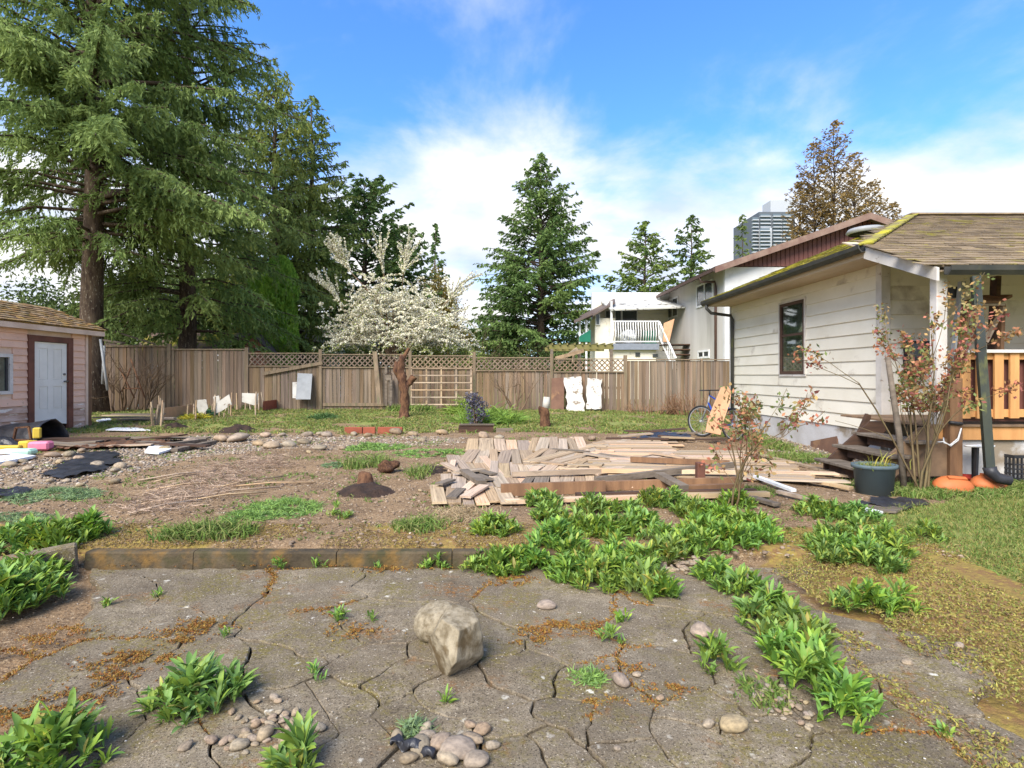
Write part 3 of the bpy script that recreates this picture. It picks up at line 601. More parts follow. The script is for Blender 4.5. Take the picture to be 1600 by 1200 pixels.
MB().slab([(4.75, 7.78, 0), (4.95, 7.78, 0), (5.62, 7.78, .60), (5.62, 7.78, .74), (5.4, 7.78, .74), (4.75, 7.78, .16)], (0, -1, 0), .04).build('stringer', MT['darkwood'], st)
for k, (x, z) in enumerate(((4.66, .20), (4.92, .40), (5.2, .58))):
    MB().box((x, 6.72, z - .04), (x + .30, 7.9, z)).build('tread', MT['greywood'], st, shift=(x - HX, 7.3 - HY0, z), bevel=.006)
    MB().box((x + .1, 6.9, z - .16), (x + .13, 7.7, z - .041)).build('riser', MT['darkwood'], st)
MB().beam((5.1, 7.86, .1), (5.42, 7.86, .80), .05, .07).build('brace', MT['darkwood'], st)
MB().beam((5.2, 8.0, .1), (5.52, 8.0, .82), .05, .07).build('brace', MT['darkwood'], st)
# the mossy downspout hanging askew from the porch gutter with a black elbow
MT['mosspipe'] = M('mossy_pipe', sr(44, 50, 48), sr(56, 60, 48), 2, (3, 3, .8), rough=.6, bump=.15, c4=sr(84, 86, 50), s4=2.2, t4=.57)
dsp = MB().beam(at(1524, 432, 6.82), at(1546, 732, 6.5), .088, .07).build('porch_downspout', MT['mosspipe'], house)
p = at(1546, 730, 6.5); MB().tube([p, p + Vector((.01, -.01, -.06)), p + Vector((.06, -.04, -.12)), p + Vector((.17, -.09, -.145))], [.07, .07, .065, .06], 10).build('elbow', MT['black'], dsp)
# ------------------------------------------------------------------ shed on the left
SX = -10.1; SY1 = 13.6; SY0 = 8.6
shed = thing('shed', 'pink lap-sided garden shed with white door and cedar shingle roof', 'shed', (SX, 11, 0))
DR = (11.78, 13.03, .02, 2.30)
siding_run('y', SX, SY0, SY1 - .16, .12, 2.44, .155, MT['pink'], shed, 1, [DR, (10.3, 11.42, .98, 1.86)], mats=lambda i: MT['pinkworn'] if i < 4 else MT['pink'])
MB().box((SX - .1, SY0, .1), (SX - .001, DR[0], 2.45)).box((SX - .1, DR[1], .1), (SX - .001, SY1, 2.45)).box((SX - .1, DR[0], 2.2), (SX - .001, DR[1], 2.45)).box((SX - 1.5, SY1 - .1, .1), (SX - .1, SY1, 2.45)).build('wall', MT['pinktrim'], shed)
MB().box((SX - .01, SY1 - .155, .1), (SX + .05, SY1 - .085, 2.44)).build('corner_board', MT['pinktrim'], shed)
MB().box((SX - .01, SY1 - .08, .1), (SX + .05, SY1 + .03, 2.44)).build('corner_board', MT['postwood'], shed)
dy0, dy1 = 11.93, 12.89
MB().box((SX - .02, DR[0], .14), (SX + .055, dy0, 2.28)).build('door_frame', MT['browntrim'], shed)
MB().box((SX - .02, dy1, .14), (SX + .055, DR[1], 2.28)).build('door_frame', MT['browntrim'], shed)
MB().box((SX - .02, dy0, 2.15), (SX + .052, dy1, 2.278)).build('door_frame', MT['browntrim'], shed)
# door leaf: stiles and rails round four recessed panels, ragged bottom
dl = MB(); X0, X1 = SX - .03, SX + .012
ym = (dy0 + dy1) / 2
bot = [(dy0 + .012 + (dy1 - dy0 - .024) * t, .25 + h) for t, h in ((0, .02), (.12, -.01), (.3, -.02), (.42, .03), (.55, .05), (.7, .07), (.85, .02), (1, .0))]
dl.slab([(X1, y, z) for y, z in bot] + [(X1, dy1 - .012, .55), (X1, dy0 + .012, .55)], (1, 0, 0), .04)
for (a0, a1, b0, b1) in ((dy0 + .012, dy0 + .15, .551, 2.14), (dy1 - .15, dy1 - .012, .551, 2.14), (ym - .07, ym + .07, .551, 2.14)): dl.box((X0, a0, b0), (X1, a1, b1))
for b0, b1 in ((.551, .62), (1.14, 1.30), (2.0, 2.14)):
    dl.box((X0, dy0 + .151, b0), (X1 - .0015, ym - .071, b1)); dl.box((X0, ym + .071, b0), (X1 - .0015, dy1 - .151, b1))
do = dl.build('door', MT['door'], shed)
for (a0, a1) in ((dy0 + .152, ym - .072), (ym + .072, dy1 - .152)):
    for b0, b1 in ((.622, 1.138), (1.302, 1.998)):
        MB().box((X0 + .005, a0, b0), (X1 - .014, a1, b1)).box((X0 + .006, a0 + .035, b0 + .035), (X1 - .006, a1 - .035, b1 - .035)).build('panel', MT['door'], do)
MB().tube([(X1, dy1 - .09, 1.25), (X1 + .03, dy1 - .09, 1.25), (X1 + .06, dy1 - .09, 1.25)], [.018, .015, .03], 10).tube([(X1 + .05, dy1 - .09, 1.25), (X1 + .055, dy1 - .02, 1.26)], .009, 6).build('handle', MT['metal'], do)
MB().tube([(X1, dy1 - .09, 1.42), (X1 + .025, dy1 - .09, 1.42)], .026, 12).build('deadbolt', MT['metal'], do)
MB().box((SX - .09, DR[0], .14), (SX - .06, DR[1], 2.2)).build('dark_inside', MT['darkwood'], shed)
ws = MB()
for a_, b_ in (((SX - .01, 10.32, 1.0), (SX + .05, 10.4, 1.84)), ((SX - .01, 11.32, 1.0), (SX + .05, 11.40, 1.84)), ((SX - .01, 10.4, 1.0), (SX + .05, 11.32, 1.07)), ((SX - .01, 10.4, 1.77), (SX + .05, 11.32, 1.84))): ws.box(a_, b_)
wso = ws.build('window', MT['trim'], shed); MB().box((SX, 10.4, 1.07), (SX + .012, 11.32, 1.77)).build('pane', MT['glass'], wso); MB().box((SX + .013, 11.25, 1.08), (SX + .03, 11.29, 1.76)).build('sash', MT['black'], wso)
MB().box((SX - .02, 11.9, .06), (SX + .42, 13.95, .115)).build('door_step', MT['greywood'], shed)
MB().box((SX + .05, 12.6, -.05), (SX + .3, 12.75, .058)).box((SX + .05, 13.5, -.05), (SX + .3, 13.65, .058)).build('step_support', MT['greywood'], shed)
# shed roof: small hip
OX, OY, OZ = SX + .17, 13.92, 2.53; RX_, RY_, RZ_ = OX - .78, 13.14, 3.0; XW = OX - 1.56
sr_ = MB()
sr_.slab([(OX, 7.5, OZ), (OX, OY, OZ), (RX_, RY_, RZ_), (RX_, 7.5, RZ_)], (.53, 0, .85), .03).slab([(OX, OY, OZ), (XW, OY, OZ), (RX_, RY_, RZ_)], (0, .53, .85), .03).slab([(XW, OY, OZ), (XW, 7.5, OZ), (RX_, 7.5, RZ_), (RX_, RY_, RZ_)], (-.53, 0, .85), .03)
sro = sr_.build('roof', MT['cedar'], shed)
MB().box((OX - .03, 7.5, OZ - .145), (OX - .002, OY + .01, OZ - .03)).build('fascia', MT['pinktrim'], shed)
MB().box((XW, OY - .03, OZ - .145), (OX - .031, OY - .004, OZ - .03)).build('fascia', MT['pinktrim'], shed)
MB().box((SX + .001, 7.6, OZ - .14), (OX - .031, OY - .03, OZ - .12)).build('soffit', MT['soffit'], shed)
sa = math.atan2(RZ_ - OZ, .78); cm = MB(); shp = []; CSH = []
for q in range(5):
    me = bpy.data.meshes.new('shake'); w_ = random.uniform(.10, .16); t_ = .016
    me.from_pydata([(-w_ / 2, 0, 0), (w_ / 2, 0, 0), (w_ / 2, .16, 0), (-w_ / 2, .16, 0), (-w_ / 2, 0, t_), (w_ / 2, 0, t_ * random.uniform(.6, 1.2)), (w_ / 2, .16, .002), (-w_ / 2, .16, .002)], [], [(0, 3, 2, 1), (4, 5, 6, 7), (0, 1, 5, 4), (1, 2, 6, 5), (2, 3, 7, 6), (3, 0, 4, 7)]); me.materials.append(MT['cedar']); CSH.append(me)
for r_ in range(9):
    d = r_ * .105; x = OX + .03 - d * math.cos(sa); z = OZ - .01 + d * math.sin(sa); y = 9.0; ye = OY + .03 - max(0, OX - x)
    while y < ye:
        shp.append((x, y, z)); y += .135
for k, (x, y, z) in enumerate(sorted(shp, key=lambda p: -p[1] if p[1] < 10.2 else 0)):
    mt = Matrix.Translation((x, y, z + .01 + random.uniform(0, .008))) @ Matrix.Rotation(math.pi / 2, 4, 'Z') @ Matrix.Rotation(sa - .08 + random.uniform(-.03, .03), 4, 'X')
    me = random.choice(CSH)
    if y > 10.2 and k < 9999 and len([1]) and (k % 1 == 0) and sro.get('n', 0) < 260:
        sro['n'] = sro.get('n', 0) + 1
        o = bpy.data.objects.new('shake', me); COL.objects.link(o); o.parent = sro; mt.translation -= off(shed); o.matrix_basis = mt
    else: cm.add([mt @ v.co for v in me.vertices], [tuple(p.vertices) for p in me.polygons])
if 'n' in sro: del sro['n']
if cm.v: cm.build('more_shakes', MT['cedar'], sro)['kind'] = 'stuff'
# ------------------------------------------------------------------ fence
FY = 20.5
fence = thing('fence', 'weathered board fence with lattice topped panels across the yard', 'fence', (0, FY, .1))
PK = []
for q in range(6):
    me = bpy.data.meshes.new('picket'); b = random.uniform(-.004, .004)
    me.from_pydata([(-.069, 0, 0), (.069, 0, 0), (.069, .018, 0), (-.069, .018, 0), (-.069, b, 1), (.069, -b, 1), (.069, .018 - b, 1), (-.069, .018 + b, 1)], [], [(0, 3, 2, 1), (4, 5, 6, 7), (0, 1, 5, 4), (1, 2, 6, 5), (2, 3, 7, 6), (3, 0, 4, 7)]); me.materials.append(MT['fence']); PK.append(me)
def wx(px): return at(px, 600, FY).x
def pickets(px0, px1, pytop0, pytop1):
    x0, x1 = wx(px0), wx(px1); n_ = int((x1 - x0) / .143); 
    for k in range(n_):
        x = x0 + (k + .5) * (x1 - x0) / n_; t = k / n_; zt = at(800, pytop0 + (pytop1 - pytop0) * t, FY).z
        o = bpy.data.objects.new('picket', random.choice(PK)); COL.objects.link(o); o.parent = fence
        zb = .06 + random.uniform(-.03, .03); o.location = (x, random.uniform(-.006, .006), zb - .1); o.scale = ((x1 - x0) / n_ / .143 * random.uniform(.93, .985), 1, zt - zb); o.rotation_euler = (0, random.gauss(0, .004), 0)
def post(px, pytop, w_=.10):
    x = wx(px); zt = at(800, pytop, FY).z
    MB().box((x - w_ / 2, FY - .06, -.1), (x + w_ / 2, FY + .05, zt)).build('post', MT['fencepost'], fence, shift=(x, 0, 0), bevel=.006)
def rail(px0, px1, py, h_=.09, dy=-.035, t_=.035, py1=None, mat='fencepost'):
    a_ = at(px0, py, FY); b_ = at(px1, py1 or py, FY); MB().beam((a_.x, FY + dy, a_.z), (b_.x, FY + dy, b_.z), t_, h_).build('rail', MT[mat], fence)
def lattice(px0, px1, pyt, pyb):
    m = MB(); x0, x1 = wx(px0), wx(px1); zt, zb = at(800, pyt, FY).z, at(800, pyb, FY).z; h_ = zt - zb
    for sgn, dy in ((1, -.012), (-1, .002)):
        x = x0 - h_
        while x < x1:
            a_, b_ = Vector((x, FY + dy, zb)), Vector((x + h_, FY + dy, zt))
            if sgn < 0: a_.z, b_.z = zt, zb
            for e, f in ((a_, b_), (b_, a_)):
                pass
            ta = max(0, (x0 - x) / h_); tb = min(1, (x1 - x) / h_)
            if tb > ta + .05: m.beam(a_.lerp(b_, ta), a_.lerp(b_, tb), .045, .008, up=(0, 1, 0.001))
            x += .20
    m.build('lattice', MT['fence'], fence)
pickets(120, 264, 538, 540); pickets(266, 384, 545, 548)
for px, t in ((265, 537), (386, 543)): post(px, t, .13)
rail(120, 262, 541, .05); rail(268, 384, 546, .05); rail(120, 384, 560, dy=.04); rail(120, 384, 630, dy=.04)
secs = [(388, 500, 552), (502, 640, 554), (642, 740, 556), (742, 861, 559), (864, 976, 561)]
for a_, b_, t in secs:
    pickets(a_, b_, t + 21, t + 21); rail(a_ + 1, b_ - 1, t, .04); rail(a_ + 1, b_ - 1, t + 20, .05); lattice(a_ + 2, b_ - 2, t + 1.5, t + 18); rail(a_, b_, t + 45, dy=.04); rail(a_, b_, t + 78, dy=.04)
    post(b_ + 1, t - 6, .12)
pickets(979, 1142, 564, 564); pickets(1143, 1210, 564, 565); rail(979, 1210, 562, .04); post(1096, 560, .07)
rail(505, 615, 632, .12, -.04); 
pb = at(412, 584, FY); pq = at(505, 567, FY); MB().beam((pb.x, FY - .1, pb.z), (pq.x, FY - .08, pq.z), .03, .12).build('loose_rail', MT['fencepost'], fence)
# ------------------------------------------------------------------ neighbour's house
NX, NY0, NY1 = 11.0, 26.0, 35.4
nb = thing('neighbour_house', 'two storey white stucco house with brown gable beyond the fence', 'house', (NX, NY0, 0))
ez = at(800, 418, NY0).z; apx = at(1342, 345, NY0)
MB().box((NX, NY0 + .02, 0), (NX + .25, NY1, ez)).build('side_wall', MT['stucco_shade'], nb)
MB().box((NX + .0, NY0 - .2, 0), (24, NY0 + .015, ez - .02)).build('gable_wall', MT['stucco'], nb)
ap = (apx.x, apx.z)
gb_ = MB().slab([(NX + .05, NY0 - .21, ez - .0), (2 * ap[0] - NX, NY0 - .21, ez - .0), (ap[0], NY0 - .21, ap[1])], (0, -1, 0), .15).build('gable', MT['redbrown'], nb)
x = NX + .5
while x < 2 * ap[0] - NX:
    zt = ap[1] - abs(x - ap[0]) * (ap[1] - ez) / (ap[0] - NX)
    if zt > ez + .12: MB().box((x, NY0 - .245, ez + .01), (x + .17, NY0 - .215, zt - .02)).build('board', MT['redbrown'], gb_)
    x += .215
av = at(1331, 354, NY0 - .3); MB().box((av.x - .17, NY0 - .29, av.z - .2), (av.x + .17, NY0 - .25, av.z + .2)).build('gable_vent', MT['brownpipe'], gb_)
sl2 = (ap[1] - ez) / (ap[0] - NX); ov = .7
rr = MB(); ro2 = 0.14
rr.slab([(NX - ov, NY0 - .8, ez - ov * sl2 + ro2), (ap[0], NY0 - .8, ap[1] + ro2), (ap[0], NY1 + .5, ap[1] + ro2), (NX - ov, NY1 + .5, ez - ov * sl2 + ro2)], (-.35, 0, .93), .12)
rr.slab([(ap[0], NY0 - .8, ap[1] + ro2), (2 * ap[0] - NX + ov, NY0 - .8, ez - ov * sl2 + ro2), (2 * ap[0] - NX + ov, NY1 + .5, ez - ov * sl2 + ro2), (ap[0], NY1 + .5, ap[1] + ro2)], (.35, 0, .93), .12)
rn = rr.build('roof', MT['hutroof'], nb)
MT['fadedbrown'] = M('faded_fascia', sr(140, 118, 104), sr(112, 86, 76), 1.5, rough=.8, bump=.1)
MB().slab([(NX - ov, NY0 - .815, ez - ov * sl2 + ro2 - .02), (ap[0], NY0 - .815, ap[1] + ro2 + .02), (ap[0], NY0 - .815, ap[1] + ro2 - .28), (NX - ov, NY0 - .815, ez - ov * sl2 + ro2 - .3)], (0, -1, 0), .04).slab([(ap[0] + .001, NY0 - .815, ap[1] + ro2 + .02), (2 * ap[0] - NX + ov, NY0 - .815, ez - ov * sl2 + ro2 - .02), (2 * ap[0] - NX + ov, NY0 - .815, ez - ov * sl2 + ro2 - .3), (ap[0] + .001, NY0 - .815, ap[1] + ro2 - .28)], (0, -1, 0), .04).build('barge_board', MT['fadedbrown'], rn)
MB().box((NX - ov - .1, NY0 - .8, ez - ov * sl2 - .08), (NX - ov, NY1 + .5, ez - ov * sl2 + .06)).build('gutter', MT['brownpipe'], nb)
def sidewin(px0, px1, pyt, pyb, ref):
    y0_ = NX / (ray(px1, 500).x / ray(px1, 500).y); y1_ = NX / (ray(px0, 500).x / ray(px0, 500).y); zt, zb = at(ref, pyt, (y0_ + y1_) / 2).z, at(ref, pyb, (y0_ + y1_) / 2).z
    m = MB()
    for a_, b_ in (((y0_, zb), (y0_ + .1, zt)), ((y1_ - .1, zb), (y1_, zt)), ((y0_ + .1, zt - .1), (y1_ - .1, zt)), ((y0_ + .1, zb), (y1_ - .1, zb + .1)), (((y0_ + y1_) / 2 - .05, zb + .1), ((y0_ + y1_) / 2 + .05, zt - .1))): m.box((NX - .05, a_[0], a_[1]), (NX - .002, b_[0], b_[1]))
    o = m.build('window', MT['white'], nb); MB().box((NX - .02, y0_ + .1, zb + .1), (NX - .003, (y0_ + y1_) / 2 - .05, zt - .1)).build('pane', MT['darkglass'], o); MB().box((NX - .02, (y0_ + y1_) / 2 + .05, zb + .1), (NX - .003, y1_ - .1, zt - .1)).build('pane', MT['darkglass'], o)
sidewin(1089, 1115, 441, 478, 1100); sidewin(1043, 1060, 466, 497, 1050); sidewin(1091, 1109, 547, 560, 1100); sidewin(1026, 1034, 476, 507, 1030)
q = at(1118, 440, NY0 + .9); MB().tube([(NX - ov - .05, NY0 + .9, ez - ov * sl2 - .06), (NX - ov - .02, NY0 + .9, ez - ov * sl2 - .3), (NX - .08, NY0 + .75, ez - .55), (NX - .07, NY0 + .7, ez - .8), (NX - .07, NY0 + .7, .2)], .06, 8).build('downspout', MT['brownpipe'], nb)
# back wing: the siding wall behind the balcony and the lower left part
BW = 34.0
a_ = at(955, 472, BW); b_ = at(1040, 472, BW)
wing = MB().box((a_.x - 1.2, BW, 0), (NX + .0, BW + .3, a_.z + .6)).build('wing_wall', MT['white'], nb)
for k in range(12):
    zz = 2.9 + k * .26; MB().box((a_.x - 1.1, BW - .03, zz), (NX - .05, BW - .002, zz + .24)).build('siding_board', MT['siding'], wing)
for (p0, p1, t, b) in ((947, 953, 486, 504), (962, 970, 486, 504), (973, 995, 486, 504)):
    A, B = at(p0, b, BW - .1), at(p1, t, BW - .1); o = MB().box((A.x - .06, BW - .08, A.z - .06), (B.x + .06, BW - .035, B.z + .06)).build('window', MT['white'], nb); MB().box((A.x, BW - .1, A.z), (B.x, BW - .081, B.z)).build('pane', MT['darkglass'], o)
A, B = at(955, 482, 31), at(1043, 462, 33.5)
MB().slab([(A.x, 31, A.z - .05), (NX - .05, 31, A.z + .1), (NX - .05, 34.2, A.z + 1.0), (A.x, 34.2, A.z + .9)], (0, -.25, .96), .08).build('balcony_roof', M('flaking_roof', sr(206, 204, 196), sr(190, 188, 178), 1, rough=.8, c3=sr(96, 92, 84), s3=2.6, t3=.56), nb)
# lean-to wing to the left, sloping roofs
C0 = at(925, 500, 32)
lt = MB().box((at(926, 500, 33).x, 32.2, 0), (at(957, 500, 33).x, 33.9, at(930, 497, 32.2).z)).build('lower_wing', MT['siding'], nb)
MB().slab([(at(918, 500, 31.6).x, 31.6, at(900, 496, 31.6).z), (at(960, 500, 31.6).x, 31.6, at(960, 472, 31.6).z), (at(960, 500, 34).x, 34, at(960, 466, 34).z), (at(905, 500, 34).x, 34, at(900, 494, 34).z)], (-.4, 0, .9), .1).build('wing_roof', MT['hutroof'], nb)
A, B = at(930, 508, 32.2), at(937, 490, 32.2); o = MB().box((A.x, 32.1, A.z), (B.x, 32.19, B.z)).build('window', MT['white'], nb); MB().box((A.x + .05, 32.07, A.z + .05), (B.x - .05, 32.099, B.z - .05)).build('pane', MT['darkglass'], o)
A, B = at(905, 534, 31.5), at(923, 515, 31.5); MB().slab([(A.x, 31.5, A.z), (B.x, 31.5, A.z), (B.x, 31.5, B.z), (A.x, 31.5, A.z + .3)], (0, -1, 0), .03).build('green_screen', MT['green_tarp'], nb)
for px in (906, 916): A, B = at(px, 555, 31.6), at(px, 500, 31.6); MB().beam((A.x, 31.6, 0), (B.x, 31.6, B.z), .1, .1).build('carport_post', MT['white'], nb)
MB().slab([(at(897, 1, 31).x, 31, at(1, 503, 31).z), (at(925, 1, 31).x, 31, at(1, 490, 31).z), (at(925, 1, 33.5).x, 33.5, at(1, 488, 33.5).z), (at(897, 1, 33.5).x, 33.5, at(1, 500, 33.5).z)], (-.4, 0, .9), .08).build('carport_roof', MT['hutroof'], nb)
# balcony
BY_ = 31.2; bz = at(1000, 536, BY_).z; bt = at(1000, 501, BY_).z; bx0, bx1 = at(957, 500, BY_).x, at(1030, 500, BY_).x
bal = MB().box((bx0, BY_, bz - .38), (bx1, BW - .1, bz - .03)).build('balcony', MT['greyblue'], nb)
MB().box((bx0 + .1, BY_ + .3, 0), (bx1 - .1, BW - .2, bz - .39)).build('lower_wall', MT['siding'], bal)
for (p0, p1, t, b) in ((993, 1000, 551, 557), (1020, 1028, 544, 547), (1020, 1028, 553, 558)):
    A, B = at(p0, b, BY_ + .25), at(p1, t, BY_ + .25); MB().box((A.x, BY_ + .24, A.z), (B.x, BY_ + .298, B.z)).build('small_window', MT['darkglass'], bal)
MB().box((bx0, BY_, bt - .08), (bx1, BY_ + .08, bt)).box((bx0, BY_, bz + .05), (bx1, BY_ + .08, bz + .12)).build('handrail', MT['white'], bal)
n_ = 19
for k in range(n_):
    x = bx0 + .04 + (bx1 - bx0 - .08) * k / (n_ - 1); zs = [bz + .121 + (bt - .081 - bz - .121) * t for t in (0, .3, .55, .8, 1)]
    MB().tube([(x, BY_ + .04 - (.09 if 0 < j < 3 else 0), z) for j, z in enumerate(zs)], .032, 5).build('baluster', MT['white'], bal)
MB().box((bx0 - .1, BY_ + .0, 0), (bx0 - .001, BY_ + .12, at(960, 470, BY_).z)).build('porch_post', MT['white'], bal)
p0 = at(1030, 503, BY_); p1 = at(1056, 560, 29.6); MB().beam(p0, p1, .08, .09).beam(p0 + Vector((0, 0, -.85)), p1 + Vector((0, 0, -.85)), .06, .07).build('stair_rail', MT['white'], bal)
for k in range(9):
    t = (k + .5) / 9; a_ = p0.lerp(p1, t); MB().beam(a_ + Vector((0, 0, -.06)), a_ + Vector((0, 0, -.82)), .04, .04).build('baluster', MT['white'], bal)
for k in range(6):
    z = bz - .1 - k * .28; MB().box((p0.x + .05 + k * .2, BY_ - .9, z - .06), (p0.x + 1.5, BY_ + .2, z)).build('stair_tread', MT['darkwood'], bal)
pl_ = thing('plywood_sheet', 'brown plywood sheet leaning on the neighbour\'s white wall by the balcony', 'board', (10.6, 30.4, 0))
MB().slab([at(1036, 534, 30.6), at(1046, 534, 30.2), at(1054, 498, 30.4), at(1037, 505, 30.8)], (-.3, -.9, .2), .04).build('sheet', MT['tan'], pl_)
bag = MB(); bmz = bmesh.new()
# heap of laundry on the balcony
bm = bmesh.new(); bmesh.ops.create_icosphere(bm, subdivisions=3, radius=.5)
for v in bm.verts: v.co *= 1 + .35 * mnoise.noise(v.co * 3.1); v.co.z *= .8
me = bpy.data.meshes.new('laundry_bundle'); bm.to_mesh(me); bm.free(); o = link('laundry_bundle', me, MT['foam']); c = at(983, 520, BY_ + .8); o.location = (c.x, c.y, bz + .42); tag(o, 'white bundle of cloth behind the balcony railing', 'bundle')
o = MB().box((at(1005, 0, 32).x, 31.7, bz), (at(1024, 0, 32).x, 32.4, bz + .75)).build('storage_bin', MT['green_tarp']); tag(o, 'dark green storage box behind the right half of the balcony railing', 'box')
# ------------------------------------------------------------------ mossy pergola, lumber beyond the fence
pg = thing('pergola', 'mossy flat wooden pergola just beyond the lattice fence', 'pergola', (at(915, 540, 24).x, 24, .1))
A, B = at(858, 542, 23.5), at(958, 541, 23.5)
MT['mosswood'] = M('mossy_wood', sr(128, 118, 76), sr(110, 108, 58), 2, rough=.95, bump=.4)
MB().box((A.x, 23.4, A.z - .1), (B.x, 23.5, A.z + .07)).box((A.x, 25.4, A.z - .1), (B.x, 25.5, A.z + .07)).build('beam', MT['mosswood'], pg)
for k in range(9): x = A.x + .1 + k * (B.x - A.x - .2) / 8; MB().box((x, 23.3, A.z + .071), (x + .05, 25.6, A.z + .16)).build('rafter', MT['mosswood'], pg)
for px in (862, 905, 955): x = at(px, 500, 23.45).x; MB().box((x - .06, 23.39, 0), (x + .06, 23.51, A.z - .101)).build('post', MT['greywood'], pg)
for i, (p, q) in enumerate((((868, 560), (912, 548)), ((872, 566), (902, 545)), ((895, 566), (898, 546)))):
    o = MB().beam(at(p[0], p[1], 22.6 + i * .2), at(q[0], q[1], 23 + i * .1), .06, .14).build('timber', MT['board']); tag(o, ('pale timber leaning lowest beneath the mossy pergola', 'pale timber leaning steeply under the mossy pergola', 'upright pale timber under the mossy pergola')[i], 'timber', 'timbers under the pergola')
# ------------------------------------------------------------------ small buildings beyond the left fence
ht = thing('garden_hut', 'salmon wooden hut with mossy brown roof behind the fence', 'hut', (at(400, 540, 26).x, 26, 0))
e0, e1, tp = at(370, 548, 26), at(424, 548, 26), at(398, 521, 26)
MB().box((e0.x + .1, 26, 0), (e1.x - .1, 26.1, e0.z)).slab([(e0.x + .1, 25.99, e0.z), (e1.x - .1, 25.99, e0.z), (tp.x, 25.99, tp.z - .1)], (0, -1, 0), .1).build('wall', MT['salmon'], ht)
for k in range(4): MB().box((e0.x + .15, 25.86, e0.z - .9 + k * .21), (e1.x - .15, 25.89, e0.z - .71 + k * .21)).build('siding_board', MT['salmon'], ht)
LX = at(240, 500, 26).x
MB().slab([(tp.x, 25.7, tp.z), (e1.x + .25, 25.7, e0.z - .25), (e1.x + .25, 30, e0.z - .25), (tp.x, 30, tp.z)], (.5, 0, .86), .08).build('roof', MT['hutroof'], ht)
MB().slab([(tp.x, 25.7, tp.z), (LX, 25.7, tp.z), (LX, 25.7 - 1.2, e0.z - .05), (e0.x - .3, 25.7 - 1.2, e0.z - .05)], (0, -.5, .86), .08).build('front_roof', MT['hutmoss'], ht)
A, B = at(399, 548, 25.8), at(416, 544, 25.8); MB().box((A.x, 25.8, A.z), (B.x, 25.85, B.z)).build('sign_board', MT['white'], ht)
gs = thing('white_garage', 'small white sided garage with brown door between cedar and blossom tree', 'garage', (at(480, 540, 32).x, 32, 0))
A, B = at(452, 545, 32), at(530, 508, 32)
MB().box((A.x, 32, 0), (B.x, 36, B.z)).build('wall', MT['stucco'], gs)
for k in range(9): MB().box((at(479, 0, 32).x, 31.95, 1.2 + k * .33), (B.x, 31.998, 1.5 + k * .33)).build('siding_board', MT['siding'], gs)
MB().slab([(A.x - .5, 31.5, B.z + .35), (B.x + .5, 31.5, B.z - .1), (B.x + .5, 36, B.z - .1), (A.x - .5, 36, B.z + .35)], (0, 0, 1), .15).build('roof', MT['hutroof'], gs)
MB().box((at(466, 0, 32).x, 31.93, 0), (at(475, 0, 32).x, 31.99, at(0, 517, 32).z)).build('door', MT['brownpipe'], gs)
MB().box((at(460, 0, 32).x, 31.93, at(0, 540, 32).z), (at(464, 0, 32).x, 31.99, at(0, 520, 32).z)).build('window', MT['darkglass'], gs)
# dark shed roof behind the pink shed on the left
lb = thing('back_shed', 'dark low roofed outbuilding behind the spruce trunk on the left', 'shed', (-21, 24, 0))
MB().slab([(-24.0, 23, 4.5), (-17.6, 23, 2.75), (-17.6, 28, 2.75), (-24.0, 28, 4.5)], (.26, 0, .96), .1).build('roof', MT['hutroof'], lb)
MB().box((-23.5, 24, 0), (-18.0, 27.5, 2.7)).build('wall', MT['greywood'], lb)
# tower far away
TW = 260
tw = thing('apartment_tower', 'distant grey and white high rise apartment tower', 'tower', (at(1205, 400, TW).x, TW, 0))
def tbox(p0, p1, pt, mat, y=TW, nm='block', par=None, dp=20, pb=None):
    zb = 0 if pb is None else at(0, pb, y).z
    return MB().box((at(p0, 0, y).x, y, zb), (at(p1, 0, y).x, y + dp, at(0, pt, y).z)).build(nm, MT[mat], par or tw)
tbox(1186, 1242, 331, 'towergrey'); tbox(1175, 1186, 339, 'towergrey', TW - 1); tbox(1204, 1240, 313, 'towerwhite', TW + 4, dp=8)
tbox(1190, 1206, 356, 'towerwhite', TW - 4, dp=3.9)
for k in range(12):
    pt = 334 + k * 5.6
    for (p0, p1, yy) in ((1176, 1184, TW - 1), (1188, 1203, TW - (4 if k > 3 else 0)), (1208, 1220, TW), (1223, 1235, TW)):
        if yy == TW - 1 and k == 0: continue
        A, B = at(p0, pt + 3.6, yy - .5), at(p1, pt, yy - .5); w_ = MB().box((A.x, yy - .4, A.z), (B.x, yy - .01, B.z)).build('window', MT['towerglass'], tw)
        MB().box((A.x - .2, yy - 1.3, A.z - .5), (B.x + .2, yy - .02, A.z - .05)).build('balcony_slab', MT['towerwhite'], w_)
